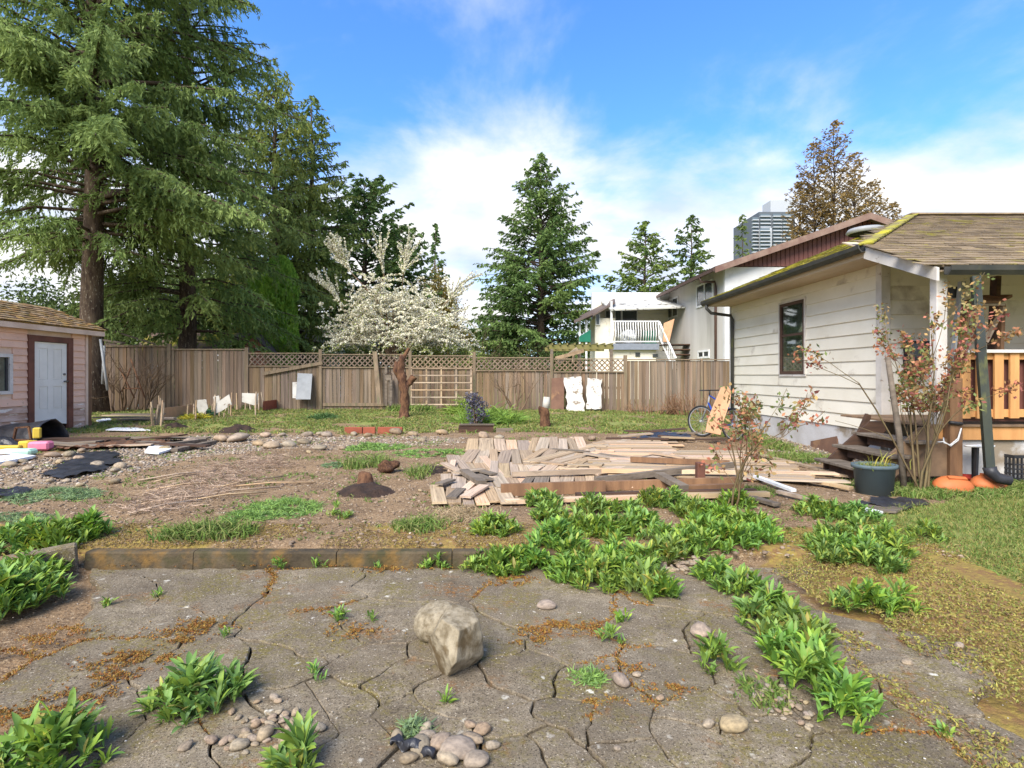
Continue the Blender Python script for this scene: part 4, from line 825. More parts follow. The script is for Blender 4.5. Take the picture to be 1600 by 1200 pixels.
# ------------------------------------------------------------------ conifers
def conifer(name, label, X, Y, H, Rr, z0=1.0, p=.8, nb_=220, droop=.35, up=.1, spray=(.26, .085), twd=.24, dens=1.0, col=((.8, .95, .7), (1.25, 1.15, .95)), trunk=.3, hang=.35, group=None, seed=1, bark='bark', asym=0.0, lean=0.0, keep=None, gap=0.0, twl=.30, tmat='needle', minl=.25, cat='tree', trunk_lift=0.0, tipc=.35):
    rg = np.random.default_rng(seed); zb = .1
    t_ = thing(name, label, cat, (X, Y, zb), group=group)
    tr = MB(); m = 12
    tr.tube([(X + lean * (k / m) ** 2 + .05 * math.sin(k * 1.3 + seed), Y, zb - .3 + (H + .3) * k / m) for k in range(m + 1)], [max(.015, trunk * (1 - .96 * (k / m)) * (1.35 if k == 0 else 1)) for k in range(m + 1)], 10)
    tr.build('trunk', MT[bark], t_)
    br = MB(); CC, DD, KK = [], [], []
    for i in range(nb_):
        f = (i + rg.random()) / nb_; f = f ** .9; z = zb + z0 + (H - z0) * f
        ln = Rr * ((1 - f) ** p) * rg.uniform(.72, 1.12) * (.8 + .4 * rg.random()) + minl * (1 - f)
        if f < .10: ln *= .55 + 4.5 * f
        az = rg.uniform(0, 2 * math.pi); d = np.array([math.cos(az), math.sin(az), 0]); ln *= 1 + asym * d[0]
        if gap and rg.random() < gap: continue
        upk = up + .55 * f; dr = droop * (1 - .6 * f) * rg.uniform(.7, 1.3)
        b0 = np.array([X + lean * f * f, Y, z])
        s = np.linspace(0, 1, 7)[:, None]; pts = b0 + d * s * ln + np.array([0, 0, 1]) * (upk * s * ln - dr * s ** 2 * ln + .16 * dr * np.maximum(0, s - .6) * ln)
        if keep and not keep(pts[-1]): continue
        if ln > 1.0: br.tube([tuple(q) for q in pts[::2]], [.012 + .012 * ln * (1 - k / 3.2) for k in range(4)], 4, cap=False)
        nt_ = max(4, int(ln / twd * 3.4 * dens)); ss = rg.uniform(.12 if ln < 2 else .22, 1.0, nt_) ** .85
        ip = np.stack([np.interp(ss, s[:, 0], pts[:, k]) for k in range(3)], 1)
        tl = (twl * ln * (1.05 - ss) + .22) * rg.uniform(.5, 1.2, nt_); sg = np.where(rg.random(nt_) < .5, 1, -1)
        perp = np.array([-d[1], d[0], 0]); td = unit(d * rg.uniform(.35, .95, (nt_, 1)) + perp * (sg * rg.uniform(.4, 1.1, nt_))[:, None] + np.array([0, 0, -1]) * rg.uniform(.0, 2 * hang, (nt_, 1)))
        q = np.maximum(3, (tl / (spray[0] * .27) * dens).astype(int)); idx = np.repeat(np.arange(nt_), q); u = rg.random(len(idx))
        C = ip[idx] + td[idx] * (tl[idx] * u)[:, None] + np.array([0, 0, -1]) * (hang * .5 * tl[idx] * u ** 2)[:, None] + rg.normal(0, .025, (len(idx), 3))
        D = unit(td[idx] + rg.normal(0, .45, (len(idx), 3)) + np.array([0, 0, -1]) * hang * rg.random((len(idx), 1)))
        CC.append(C); DD.append(D)
        a0, a1 = np.array(col[0]), np.array(col[1]); k_ = np.clip(rg.normal(.45, .2) + tipc * (ss[idx] + u * .4 - .7) + rg.normal(0, .12, len(idx)), 0, 1)[:, None]
        KK.append(a0 + (a1 - a0) * k_)
    C, D, K = np.concatenate(CC), np.concatenate(DD), np.concatenate(KK)
    V, Fa, cc = blades(C, D, spray[0] * rg.uniform(.6, 1.3, len(C)), 1.15 * spray[1] * rg.uniform(.7, 1.3, len(C)), K, rg)
    if br.v: br.build('branches', MT[bark], t_)
    o = np_mesh('crown', V, Fa, MT[tmat], t_, cc); o['kind'] = 'stuff'
    return t_
SG = dict(nb_=230)
def X_(px, Y): return at(px, 500, Y).x
def H_(py, Y): return at(800, py, Y).z - .1
conifer('spruce_tree', 'huge spruce with bare lower trunk rising behind the pink shed', X_(145, 18.8), 18.8, 25, 6.0, z0=5.4, p=.66, nb_=430, droop=.42, up=.12, dens=1.08, spray=(.20, .040), twd=.22, gap=.12, trunk=.40, hang=.75, seed=3, asym=.16, twl=.26, col=((.75, .85, .65), (1.35, 1.3, 1.1)))
conifer('spruce_tree', 'tall drooping spruce just right of the thick bare trunk', X_(292, 22.5), 22.5, 22, 4.6, z0=2.6, p=.62, nb_=270, droop=.4, dens=1.0, spray=(.22, .048), twd=.26, gap=.1, trunk=.4, hang=.8, seed=5, asym=.15)
conifer('cedar_tree', 'tall bronze tinged cedar with thin top left of the blossom tree', X_(430, 30), 30, H_(112, 30), 4.4, z0=1.5, p=.5, nb_=260, droop=.45, dens=1.0, spray=(.29, .07), twd=.32, trunk=.4, hang=.9, col=((.85, .9, .7), (1.6, 1.3, .9)), seed=6)
conifer('cedar_tree', 'slender dark conifer with spiky outline at the edge of the left grove', X_(487, 33), 33, H_(150, 33), 4.2, z0=1.5, p=.6, nb_=240, droop=.25, dens=.95, spray=(.30, .075), twd=.34, trunk=.4, hang=.5, col=((.6, .75, .6), (1.2, 1.05, .75)), seed=8)
conifer('pine_tree', 'dark rounded pine behind the blossom tree\'s topmost twigs', X_(570, 38), 38, H_(285, 38), 5.2, z0=2, p=.42, nb_=170, droop=.15, dens=.8, spray=(.42, .15), twd=.42, trunk=.4, hang=.2, col=((.4, .55, .5), (.8, .9, .7)), seed=9)
conifer('pine_tree', 'dark low pine at the right end of the left grove', X_(622, 42), 42, H_(352, 42), 4.2, z0=1, p=.45, nb_=130, droop=.2, dens=.8, spray=(.42, .15), twd=.45, trunk=.35, hang=.3, col=((.4, .55, .5), (.8, .9, .7)), seed=10)
conifer('fir_tree', 'large dark green fir standing alone in the middle distance', X_(845, 44), 44, H_(240, 44), 7.0, z0=1.5, p=.78, nb_=340, droop=.22, up=.12, dens=.9, spray=(.36, .11), twd=.4, trunk=.42, hang=.35, col=((.5, .68, .58), (1.05, 1.1, .85)), seed=11, gap=.0)
conifer('fir_tree', 'small narrow dark fir poking up left of the lone fir', X_(680, 60), 60, H_(350, 60), 3.0, z0=1, p=.8, nb_=120, droop=.2, dens=.8, spray=(.5, .17), twd=.5, trunk=.3, col=((.4, .55, .5), (.75, .85, .7)), seed=12)
conifer('fir_tree', 'open branched pale green fir above the white balcony roof', X_(1008, 52), 52, H_(347, 52), 5.8, z0=3, p=.75, nb_=150, droop=.15, up=.15, dens=.75, spray=(.5, .15), twd=.5, trunk=.32, hang=.25, col=((.6, .75, .5), (1.15, 1.1, .7)), seed=13)
conifer('fir_tree', 'ragged dark fir just left of the neighbour\'s roof', X_(1080, 54), 54, H_(337, 54), 4.3, z0=3, p=.65, nb_=120, droop=.25, dens=.8, spray=(.5, .16), twd=.5, trunk=.3, hang=.3, col=((.45, .6, .5), (.95, .95, .7)), seed=14)
conifer('fir_tree', 'thin sparse young conifer beside the distant tower', X_(1160, 60), 60, H_(335, 60), 1.9, z0=6, p=.7, nb_=60, droop=.2, dens=.5, spray=(.5, .15), twd=.5, trunk=.2, hang=.3, col=((.5, .6, .5), (1.1, 1.0, .8)), seed=15)
# brown half-dead multi-stem cypress behind the house
for k, (px, py, r_, sd) in enumerate(((1303, 190, 2.4, 21), (1272, 225, 2.1, 22), (1335, 240, 2.1, 23), (1250, 285, 1.8, 24), (1362, 285, 1.9, 25), (1395, 318, 1.6, 26))):
    conifer('brown_cypress', ('tallest brown withered cypress spire behind the roofs', 'brown withered cypress second from the left behind the roofs', 'brown withered cypress just right of the tallest spire', 'leftmost brown withered cypress beside the tower', 'brown withered cypress second from the right', 'lowest rightmost brown withered cypress over the mossy roof')[k], X_(px, 46 + k * .7), 46 + k * .7, H_(py, 46 + k * .7), r_ * 1.3, z0=4, p=.5, nb_=230, droop=-.1, up=.45, dens=.66, spray=(.30, .085), twd=.40, trunk=.20, hang=.15, col=((1.1, .56, .6), (1.9, .95, .9)), group='brown withered cypress stems', seed=sd, twl=.35, tipc=.1)
# arborvitae columns
def column_tree(px, Y, pyt, r_, label, seed, col):
    rg = np.random.default_rng(seed); X = X_(px, Y); H = H_(pyt, Y); t_ = thing('arborvitae', label, 'tree', (X, Y, .1), group='clipped columnar cedars')
    MB().tube([(X, Y, -.1), (X, Y, H * .9)], [.12, .03], 7).build('trunk', MT['bark'], t_)
    n_ = 15000; h = rg.random(n_); rad = r_ * np.where(h > .75, np.sqrt(np.maximum(.02, 1 - ((h - .75) / .26) ** 2)), .88 + .16 * h) * (.72 + .3 * rg.random(n_) ** .4); a = rg.uniform(0, 2 * np.pi, n_)
    rad *= 1 + .13 * np.sin(a * 5 + h * 21) * np.sin(h * 37 + a * 3)
    C = np.stack([X + rad * np.cos(a), Y + rad * np.sin(a), .1 + H * h], 1); D = unit(np.stack([np.cos(a) * .5, np.sin(a) * .5, np.full(n_, 1.0)], 1) + rg.normal(0, .35, (n_, 3)))
    k_ = rg.random((n_, 1)); K = np.array(col[0]) + (np.array(col[1]) - np.array(col[0])) * k_
    V, Fa, cc = blades(C, D, .26, .1, K, rg); np_mesh('crown', V, Fa, MT['needle'], t_, cc)['kind'] = 'stuff'
column_tree(438, 27.5, 402, .82, 'bright green columnar cedar, the right one of the pair', 31, ((1.0, 1.4, .5), (2.0, 2.2, .9)))
column_tree(410, 28.5, 420, .8, 'darker columnar cedar, the left one of the pair', 32, ((.7, 1.1, .5), (1.4, 1.7, .8)))
# ------------------------------------------------------------------ leafy masses and shrubs (points in ellipsoids hugging a few stems)
def bush(name, label, X, Y, lobes, n_, lf, cols, mat='plain', group=None, seed=1, cat='shrub', stems=4, surf=.55, base=.1, hangs=0.0):
    rg = np.random.default_rng(seed); t_ = thing(name, label, cat, (X, Y, base), group=group); CC = []; st = MB()
    vol = np.array([l[3] * l[4] * l[5] for l in lobes]) ** .67; cnt = (vol / vol.sum() * n_).astype(int)
    for (ox, oy, oz, rx, ry, rz), c_ in zip(lobes, cnt):
        d = unit(rg.normal(size=(c_, 3))); r_ = (surf + (1 - surf) * rg.random(c_)) ** 1.0
        bum = 1 + .28 * np.sin(d[:, 0] * 5 + ox * 9) * np.sin(d[:, 1] * 6 + oz * 5) + .2 * np.sin(d[:, 2] * 9 + oy * 3 + d[:, 0] * 7)
        P = np.stack([X + ox + d[:, 0] * rx * r_ * bum, Y + oy + d[:, 1] * ry * r_ * bum, base + oz + d[:, 2] * rz * r_ * bum], 1); P = P[P[:, 2] > base + .03]
        CC.append(P)
        for k in range(stems):
            a = rg.uniform(0, 6.28); e = (X + ox + math.cos(a) * rx * .6, Y + oy + math.sin(a) * ry * .6, base + oz + rz * .5); b = (X + ox * .3 + rg.normal(0, .05), Y + oy * .3, base - .05)
            st.tube([b, tuple((np.array(b) + np.array(e)) / 2 + rg.normal(0, .05, 3)), e], [.03, .02, .008], 4, cap=False)
    C = np.concatenate(CC); D = unit(rg.normal(size=C.shape) + np.array([0, 0, -hangs])); k_ = rg.random((len(C), 1)); a0, a1 = np.array(cols[0]), np.array(cols[1])
    V, Fa, cc = blades(C, D, lf * rg.uniform(.6, 1.4, len(C)), lf * .5 * rg.uniform(.7, 1.3, len(C)), a0 + (a1 - a0) * k_, rg)
    if st.v: st.build('stems', MT['twig'], t_)
    np_mesh('foliage', V, Fa, MT[mat], t_, cc)['kind'] = 'stuff'; return t_
DG = ((.05, .085, .025), (.14, .19, .05)); MG = ((.05, .10, .02), (.15, .22, .05)); YG = ((.10, .15, .03), (.24, .27, .07)); OC = ((.16, .12, .03), (.34, .26, .07))
bush('dark_laurel', 'dense dark evergreen bush filling the gap behind the left fence', X_(330, 29), 29, [(0, 0, 3.4, 2.8, 1.5, 3.6), (-3.6, 0, 3.2, 2.6, 1.5, 3.6), (1.6, 1, 4.6, 2.2, 1.4, 3.4), (-1.8, 1, 5.6, 2.4, 1.4, 2.6)], 36000, .2, DG, seed=41)
bush('dark_laurel', 'dark evergreen bush behind the spruce trunk at far left', X_(60, 27), 27, [(0, 0, 2.8, 4.0, 1.5, 3.2), (-4.5, 0, 3.0, 3, 1.5, 3.4), (5.0, 0, 3.4, 2.8, 1.5, 3.6), (2.5, 0, 2.8, 2.8, 1.5, 3.0)], 30000, .22, DG, seed=42)
bush('ochre_tree', 'rounded tree with yellow brown new leaves behind the blossom tree', X_(684, 40), 40, [(0, 0, 5.6, 1.7, 1.6, 3.4), (.3, 0, 3.4, 2.1, 1.8, 3.0)], 12000, .2, OC, seed=43, cat='tree', stems=3)
bush('leafy_shrub', 'yellow green leafy shrub on the fence right of the blossom tree', X_(705, 22.5), 22.5, [(0, 0, 1.7, 1.4, .8, 1.0), (-1.0, .2, 1.6, 1.0, .8, .9), (1.0, .1, 1.5, .9, .7, .75)], 9000, .11, YG, seed=44)
bush('leafy_shrub', 'dark green shrub behind the fence beneath the blossom', X_(590, 25), 25, [(0, 0, 1.6, 2.2, 1, 1.6), (1.6, 0, 1.5, 1.5, 1, 1.5)], 9000, .14, DG, seed=45)
bush('far_shrub', 'low green shrubs beneath the lone fir', X_(840, 40), 40, [(0, 0, 1.5, 3.6, 1.5, 2.2), (3.4, 0, 1.6, 2.4, 1.4, 2.0)], 9000, .22, DG, seed=46)
for k, (px, py, rr_) in enumerate(((940, 480, 8), (760, 500, 5), (1040, 470, 7), (520, 480, 5))):
    bush('far_tree', ('distant dark tree line behind the lone fir and balcony', 'distant dark tree between ochre tree and lone fir', 'distant dark tree behind the white balcony roof', 'distant dark tree behind the white garage')[k], X_(px, 75), 75, [(0, 0, 3 + rr_ * .2, rr_, 3, H_(py, 75) / 2 + .5), (rr_ * .6, 1, 3, rr_ * .6, 3, H_(py + 12, 75) / 2)], 6000, .5, DG, seed=50 + k, cat='tree', stems=0, group='distant tree line')
# ------------------------------------------------------------------ recursive branching: blossom tree, bare shrubs, roses
def grow(rg, p, d, ln, r_, lev, segs, tips, spread=.6, kids=3, up=.15, shrink=.72, wob=.18, n=4):
    pts = [p]; rs = [r_]
    for k in range(n):
        d = unit(d + rg.normal(0, wob, 3) + np.array([0, 0, up])); p = p + d * ln / n; pts.append(p); rs.append(r_ * (1 - .45 * (k + 1) / n))
    segs.append((pts, rs, lev))
    if lev == 0: tips.append((p, d)); return
    for k in range(kids):
        f = rg.uniform(.35, 1.0) if k else 1.0; i = f * n; i0 = min(n - 1, int(i)); q = pts[i0] + (pts[i0 + 1] - pts[i0]) * (i - i0)
        dd = unit(d + rg.normal(0, spread, 3)); grow(rg, q, dd, ln * shrink * rg.uniform(.75, 1.2), rs[-1] * .8, lev - 1, segs, tips, spread, kids, up, shrink, wob, n)
def tubes(segs, mat, parent, minr=.003, sides=4, name='branches'):
    m = MB()
    for pts, rs, lev in segs: m.tube([tuple(p) for p in pts], [max(minr, r_) for r_ in rs], sides if lev else 3, cap=False)
    return m.build(name, mat, parent)
# blossom tree beyond the fence
rg = np.random.default_rng(77); BTX, BTY = X_(618, 22.8), 22.8
bt_ = thing('blossom_tree', 'spreading tree covered in white spring blossom behind the fence', 'tree', (BTX, BTY, .1))
segs, tips = [], []
limbs = []
for k in range(16):
    a = 2 * np.pi * k / 16 + rg.normal(0, .15); e = np.array([BTX + 1.9 * math.cos(a) * rg.uniform(.5, 1), BTY + 1.4 * math.sin(a), 2.8 + rg.uniform(0, 1.9)]); s_ = np.array([BTX, BTY, 1.5]); mid = (s_ + e) / 2 + np.array([0, 0, .35])
    P_ = [s_ + (mid - s_) * t for t in (0, .5)] + [mid + (e - mid) * t for t in (0, .5, 1)]; segs.append((P_, [.06, .05, .045, .035, .025], 3)); limbs.append(e)
for k in range(700):
    d = unit(rg.normal(size=3)); d[2] = abs(d[2]) * 1.1 - .25; rr_ = rg.uniform(.55, 1.0) * (1 + .16 * math.sin(d[0] * 7 + 1) * math.sin(d[1] * 5 + d[2] * 6)); tip = np.array([BTX + .15 + d[0] * 3.5 * rr_, BTY + d[1] * 2.5 * rr_, 3.05 + d[2] * 2.75 * rr_ - .22 * d[0]]) + rg.normal(0, .2, 3)
    b = limbs[int(np.argmin([np.linalg.norm(tip - q) for q in limbs]))]; hz = rg.uniform(0, 6.28); st_ = tip + ((b - tip) * rg.uniform(.05, .35) + np.array([math.cos(hz) * .6 - .3 * d[0], math.sin(hz) * .5, rg.normal(-.12, .2)])) * rg.uniform(.9, 1.6); side = np.cross(unit(tip - st_), [0, 0, 1]); m1 = (st_ + tip) / 2 + side * rg.normal(0, .10) + np.array([0, 0, rg.uniform(.0, .14)])
    segs.append(([st_, m1, tip + np.array([0, 0, -.05])], [.014, .010, .005], 0))
for (px, py, n_, sp_) in ((548, 425, 40, .7), (600, 430, 14, .5), (630, 430, 22, .7), (700, 470, 14, .9), (530, 470, 14, .7)):
    b = np.array(at(px, py, BTY)); g = b + np.array([0, 0, 0.])
    for k in range(n_):
        u = rg.random(); dirx = {548: -.55, 600: -.1, 630: .15, 700: .7, 530: -.8}[px]; d = unit(np.array([dirx + rg.normal(0, sp_ * .6), rg.normal(0, .3), 1.0 if px < 690 else .5])); s0 = b + unit(np.array([dirx, 0, 1.0])) * u * .9; e = s0 + d * rg.uniform(.5, 1.25); segs.append(([s0, (s0 + e) / 2 + rg.normal(0, .03, 3), e], [.012, .009, .004], 0))
    segs.append(([limbs[int(np.argmin([np.linalg.norm(b - q) for q in limbs]))], b, b + unit(np.array([dirx, 0, 1.0])) * 1.0], [.03, .025, .012], 3))
MB().tube([(BTX, BTY, -.2), (BTX, BTY, 1.6)], [.16, .12], 9).build('trunk', MT['bark'], bt_)
tubes(segs, MT['twig'], bt_, .006)
CC = []; 
for pts, rs, lev in segs:
    if lev > 1: continue
    P = np.array(pts); ln = np.linalg.norm(np.diff(P, axis=0), axis=1).sum(); n_ = int(ln * 85); u = rg.random(n_) * (len(P) - 1); i = np.minimum(u.astype(int), len(P) - 2); q = P[i] + (P[i + 1] - P[i]) * (u - i)[:, None]; CC.append(q + rg.normal(0, .022, q.shape))
C = np.concatenate(CC); n_ = len(C); D = unit(rg.normal(size=C.shape)); K = np.array([.86, .82, .64]) * rg.uniform(.75, 1.05, (n_, 1)); gr = (rg.random(n_) < .10) | ((C[:, 2] < 2.6) & (rg.random(n_) < .45)); K[gr] = np.array([.42, .48, .14]) * rg.uniform(.6, 1.1, (gr.sum(), 1))
V, Fa, cc = blades(C, D, .085, .055, K, rg); np_mesh('blossom', V, Fa, MT['plain'], bt_, cc)['kind'] = 'stuff'
def bare(name, label, px, py, Y, n_, hgt_, lean=.5, mat='twig', lev=2, seed=1, spread=.5, r_=.02, cat='shrub', kids=3, up=.12, base_spread=.1, leaves=None, leafn=0, leafs=.05, dz=0, group=None, rot=0, bare_=.3, ext=None, leafz=0.0):
    rg = np.random.default_rng(seed); X = X_(px, Y) if Y else gp(px, py).x; Y = Y or gp(px, py).y; zb = hgt(X, Y) + dz
    t_ = thing(name, label, cat, (X, Y, zb), group=group); segs, tips = [], []
    for k in range(n_):
        a = rg.uniform(0, 6.28); grow(rg, np.array([X + base_spread * math.cos(a), Y + base_spread * math.sin(a) * .6, zb - .03]), unit(np.array([math.cos(a) * lean, math.sin(a) * lean * .6, 1])), hgt_ * rg.uniform(.7, 1.1), r_, lev, segs, tips, spread, kids, up, .62, .13)
    if ext:
        for (d, ln, rr_) in ext: grow(rg, np.array([X, Y, zb]), unit(np.array(d)), ln, rr_, 1, segs, tips, .35, 3, .02, .45, .07)
    tubes(segs, MT[mat], t_, .003)
    if leaves:
        CC = []
        for pts, rs, lv in segs:
            if lv > 0: continue
            P = np.array(pts); m = leafn; u = (bare_ + (1 - bare_) * rg.random(m)) * (len(P) - 1); i = np.minimum(u.astype(int), len(P) - 2); CC.append(P[i] + (P[i + 1] - P[i]) * (u - i)[:, None] + rg.normal(0, leafs * .8, (m, 3)))
        C = np.concatenate(CC); C = C[C[:, 2] > zb + leafz]; ci = rg.integers(0, len(leaves), len(C) // 6 + 1).repeat(6)[:len(C)]; K = np.array(leaves)[ci] * rg.uniform(.7, 1.2, (len(C), 1))
        V, Fa, cc = blades(C, unit(rg.normal(size=C.shape) + np.array([0, 0, -.4])), leafs * rg.uniform(.7, 1.4, len(C)), leafs * .62, K, rg); np_mesh('leaves', V, Fa, MT['plain'], t_, cc)
    return t_
bare('dry_vine', 'tangled hump of dry brown vine above the fence beside the fir', 778, 0, 23.5, 60, 1.15, 1.1, lev=2, seed=61, spread=.8, r_=.026, up=-.12, base_spread=.5, cat='vine', dz=.9)
bare('bare_shrub', 'leafless multi stemmed shrub in front of the lattice fence', 808, 0, 19.6, 5, 1.1, .5, lev=2, seed=62, r_=.04, spread=.5)
bare('dry_shrub', 'reddish dry twiggy shrub against the fence near the house', 1085, 0, 19.2, 80, .62, .5, mat='twig_red', lev=1, seed=63, r_=.016, base_spread=.75, cat='shrub', up=.15)
bare('dry_shrub', 'low reddish dry brush left of the taller dry shrub', 1018, 0, 19.4, 60, .38, .9, mat='twig_red', lev=1, seed=64, r_=.015, base_spread=.7, up=.02)
bare('dry_shrub', 'brushwood thicket between spruce trunk and left fence', 185, 0, 19.6, 30, 1.3, .7, lev=2, seed=65, r_=.032, base_spread=.8, up=.05, spread=.6)
bare('bare_shrub', 'thin leafless sapling in front of the left end of the fence', 222, 0, 19.4, 3, 1.2, .4, lev=2, seed=66, r_=.04)
bare('bare_tree', 'thin bare branched tree between blossom tree and fir', 745, 0, 36, 5, 2.6, .35, lev=2, seed=67, r_=.05, cat='tree', kids=4)
ROSE = [(.42, .15, .09), (.44, .20, .10), (.36, .24, .10), (.16, .20, .06), (.24, .26, .08), (.44, .27, .10), (.30, .10, .08), (.30, .24, .10)]
bare('rose_bush', 'tall rose bush with reddish leaves beside the porch steps', 1438, 768, 0, 5, 1.12, .24, 'rosecane', lev=2, seed=71, r_=.017, leaves=ROSE, leafn=52, leafs=.052, base_spread=.10, spread=.36, cat='rose bush', up=.16, kids=3, bare_=.55, leafz=.95, ext=[((-.55, 0, 1), 1.6, .013), ((.40, 0, 1), 1.8, .011), ((.2, 0, 1), 1.95, .011), ((.3, -.05, 1), 1.7, .011)])
bare('rose_bush', 'slim rose bush with orange leaves at the edge of the plank pile', 1136, 792, 0, 4, .78, .16, 'rosecane', lev=2, seed=72, r_=.012, leaves=ROSE[:2] + ROSE, leafn=22, leafs=.05, leafz=.25, base_spread=.10, spread=.42, cat='rose bush', up=.14, kids=3, ext=[((.5, 0, 1), 1.0, .008)])
# ------------------------------------------------------------------ stones
def rock_mesh(seed, sub=2, rough=.25, flat=.7, cuts=0):
    bm = bmesh.new(); bmesh.ops.create_icosphere(bm, subdivisions=sub, radius=.5); rr = random.Random(seed); o3 = Vector((rr.uniform(0, 50), rr.uniform(0, 50), 3)); pl = []
    for _ in range(cuts):
        nv = Vector((rr.gauss(0, 1), rr.gauss(0, 1), rr.gauss(0, .8))).normalized(); pl.append((nv, rr.uniform(.30, .42)))
    for v in bm.verts:
        v.co *= 1 + rough * mnoise.noise(v.co * 2.2 + o3) + rough * .35 * mnoise.noise(v.co * 6 + o3)
        for nv, dd in pl:
            e = v.co.dot(nv) - dd
            if e > 0: v.co -= nv * e * .9
        v.co.z *= flat
    me = bpy.data.meshes.new('stone'); bm.to_mesh(me); bm.free(); me.polygons.foreach_set('use_smooth', [True] * len(me.polygons)); return me
RK = [rock_mesh(k, 2, .3, .65, 2) for k in range(8)]
for me in RK: me.materials.append(MT['stone'])
def stone(px, py, wpx, label, group, ar=.75, name='stone', lift=.18):
    p = gp(px, py); s = wpx / F * p.y; o = bpy.data.objects.new(name, random.choice(RK)); COL.objects.link(o); o.location = (p.x, p.y, (p.z if p.y > 4.1 or p.x > 1.6 else 0.0) + s * lift); o.rotation_euler = (random.uniform(-.2, .2), random.uniform(-.2, .2), random.uniform(0, 6.28)); o.scale = (s * 1.1, s * ar * random.uniform(.9, 1.2), s * ar)
    return tag(o, label, 'stone', group)
# two boulders on the patio
def boulder(label, pts, seed, cuts, c, rot, sc):
    bm = bmesh.new(); bmesh.ops.create_icosphere(bm, subdivisions=5, radius=.5); o3 = Vector((seed, 3, 1))
    for v in bm.verts:
        for nv, dd in cuts:
            nv = Vector(nv).normalized(); e = v.co.dot(nv) - dd
            if e > 0: v.co -= nv * e * .92
        v.co *= 1 + .14 * mnoise.noise(v.co * 2.0 + o3) + .03 * mnoise.noise(v.co * 7 + o3) + .008 * mnoise.noise(v.co * 25 + o3)
    me = bpy.data.meshes.new('boulder'); bm.to_mesh(me); bm.free(); me.polygons.foreach_set('use_smooth', [True] * len(me.polygons)); me.materials.append(MT['boulder'])
    o = bpy.data.objects.new('boulder', me); COL.objects.link(o); o.location = c; o.rotation_euler = rot; o.scale = sc; return tag(o, label, 'boulder')
b1 = gp(706, 1056, 0); b0 = gp(683, 1000, 0)
boulder('large angular grey boulder resting on the cracked patio in front of its round neighbour', 0, 5, [((-.7, -.75, -.1), .28), ((.75, -.7, .0), .27), ((0, -.35, 1), .36), ((.9, .1, .5), .40), ((-.9, .2, .4), .36), ((-.8, -.3, -.6), .22), ((.55, -.4, -.75), .27)], (b1.x + .005, b1.y + .05, .118), (-.30, .22, .12), (.32, .30, .36))
boulder('rounder pale boulder half hidden behind the angular one', 0, 9, [((0, 0, 1), .42)], (b0.x, b0.y + .02, .085), (.1, -.1, .3), (.25, .21, .215))
random.seed(11)
for px, py, w_ in ((655, 1172, 40), (690, 1165, 38), (715, 1178, 56), (740, 1160, 30), (770, 1168, 24), (700, 1192, 44), (640, 1190, 30), (745, 1192, 40), (620, 1155, 26), (665, 1140, 22), (668, 1153, 26), (735, 1136, 22), (752, 1145, 30)):
    stone(px, py, w_, 'brown cobble in the rubble hole at the patio\'s front edge', 'cobbles in the rubble hole')
for k in range(46):
    t = random.random(); px = 395 + random.gauss(0, 26) + 40 * t; py = 1165 - 70 * t + random.gauss(0, 8) + (abs(px - 400) * .1)
    stone(px, py, random.uniform(10, 19), 'small rounded pebble beside the front left weed clump', 'pebbles by the front left weed')
for px, py, w_ in ((375, 1168, 30), (450, 1158, 36), (475, 1155, 28), (415, 1150, 34), (330, 1160, 22), (290, 1170, 22), (500, 1140, 20)): stone(px, py, w_, 'fist sized pale cobble near the front left weeds', 'cobbles near the front left weeds')
for k in range(40):
    px = random.uniform(1175, 1270); py = 1075 + (px - 1175) * .65 + random.gauss(0, 18); stone(px, py, random.uniform(7, 15), 'small grey rubble chip in the gap under the right weed row', 'rubble chips under the right weeds')
for px, py, w_, lb in ((1147, 1137, 44, 'jagged pale rubble lump at the crack near the front right'), (995, 1056, 14, 'little round white pebble on the middle slab'), (1032, 1093, 16, 'flat white pebble on a slab right of centre'), (965, 1172, 14, 'yellow pebble on the front slab'), (970, 1068, 34, 'rough concrete lump beside the ferny weed'), (1095, 990, 36, 'pale flat stone chip behind the dark weed'), (855, 950, 30, 'small stone in the crack behind the boulders'), (1108, 1135, 22, 'pebble left of the jagged rubble lump'), (1417, 1037, 16, 'white pebble lying on the mossy right path'), (1500, 1012, 18, 'pale pebble in the brown moss at right')): stone(px, py, w_, lb, None)
for k in range(60):
    px = 1030 + random.uniform(0, 60); py = 872 + random.uniform(0, 24); stone(px, py, random.uniform(6, 13), 'gravel stone in the little heap between weed clumps', 'gravel heap between weeds')
for px, py, w_ in ((345, 690, 26), (372, 690, 32), (300, 694, 24), (405, 697, 22), (425, 700, 26), (452, 698, 22), (475, 694, 20), (500, 703, 20), (535, 702, 15), (415, 683, 20), (480, 682, 18), (510, 682, 18), (553, 680, 14), (575, 682, 14), (618, 678, 22), (645, 681, 18), (690, 679, 20), (755, 684, 22), (780, 686, 16), (895, 688, 14), (925, 688, 18), (500, 680, 14), (440, 682, 14), (660, 690, 16), (258, 705, 20), (483, 708, 11)):
    stone(px, py, w_, 'rounded grey stone edging the gravel strip across the garden', 'stones edging the gravel strip')
for k in range(22): stone(random.uniform(0, 190), random.uniform(706, 765), random.uniform(12, 22), 'pale cobble among the black sheeting at left', 'cobbles among the black sheeting')
for px, py, w_ in ((1288, 701, 12), (1297, 703, 14), (1306, 700, 12), (1318, 706, 14), (1330, 708, 12)): stone(px, py, w_, 'small stone at the foot of the leaning hatch', 'stones by the leaning hatch')
stone(657, 768, 10, 'small white stone left of the plank pile', None)
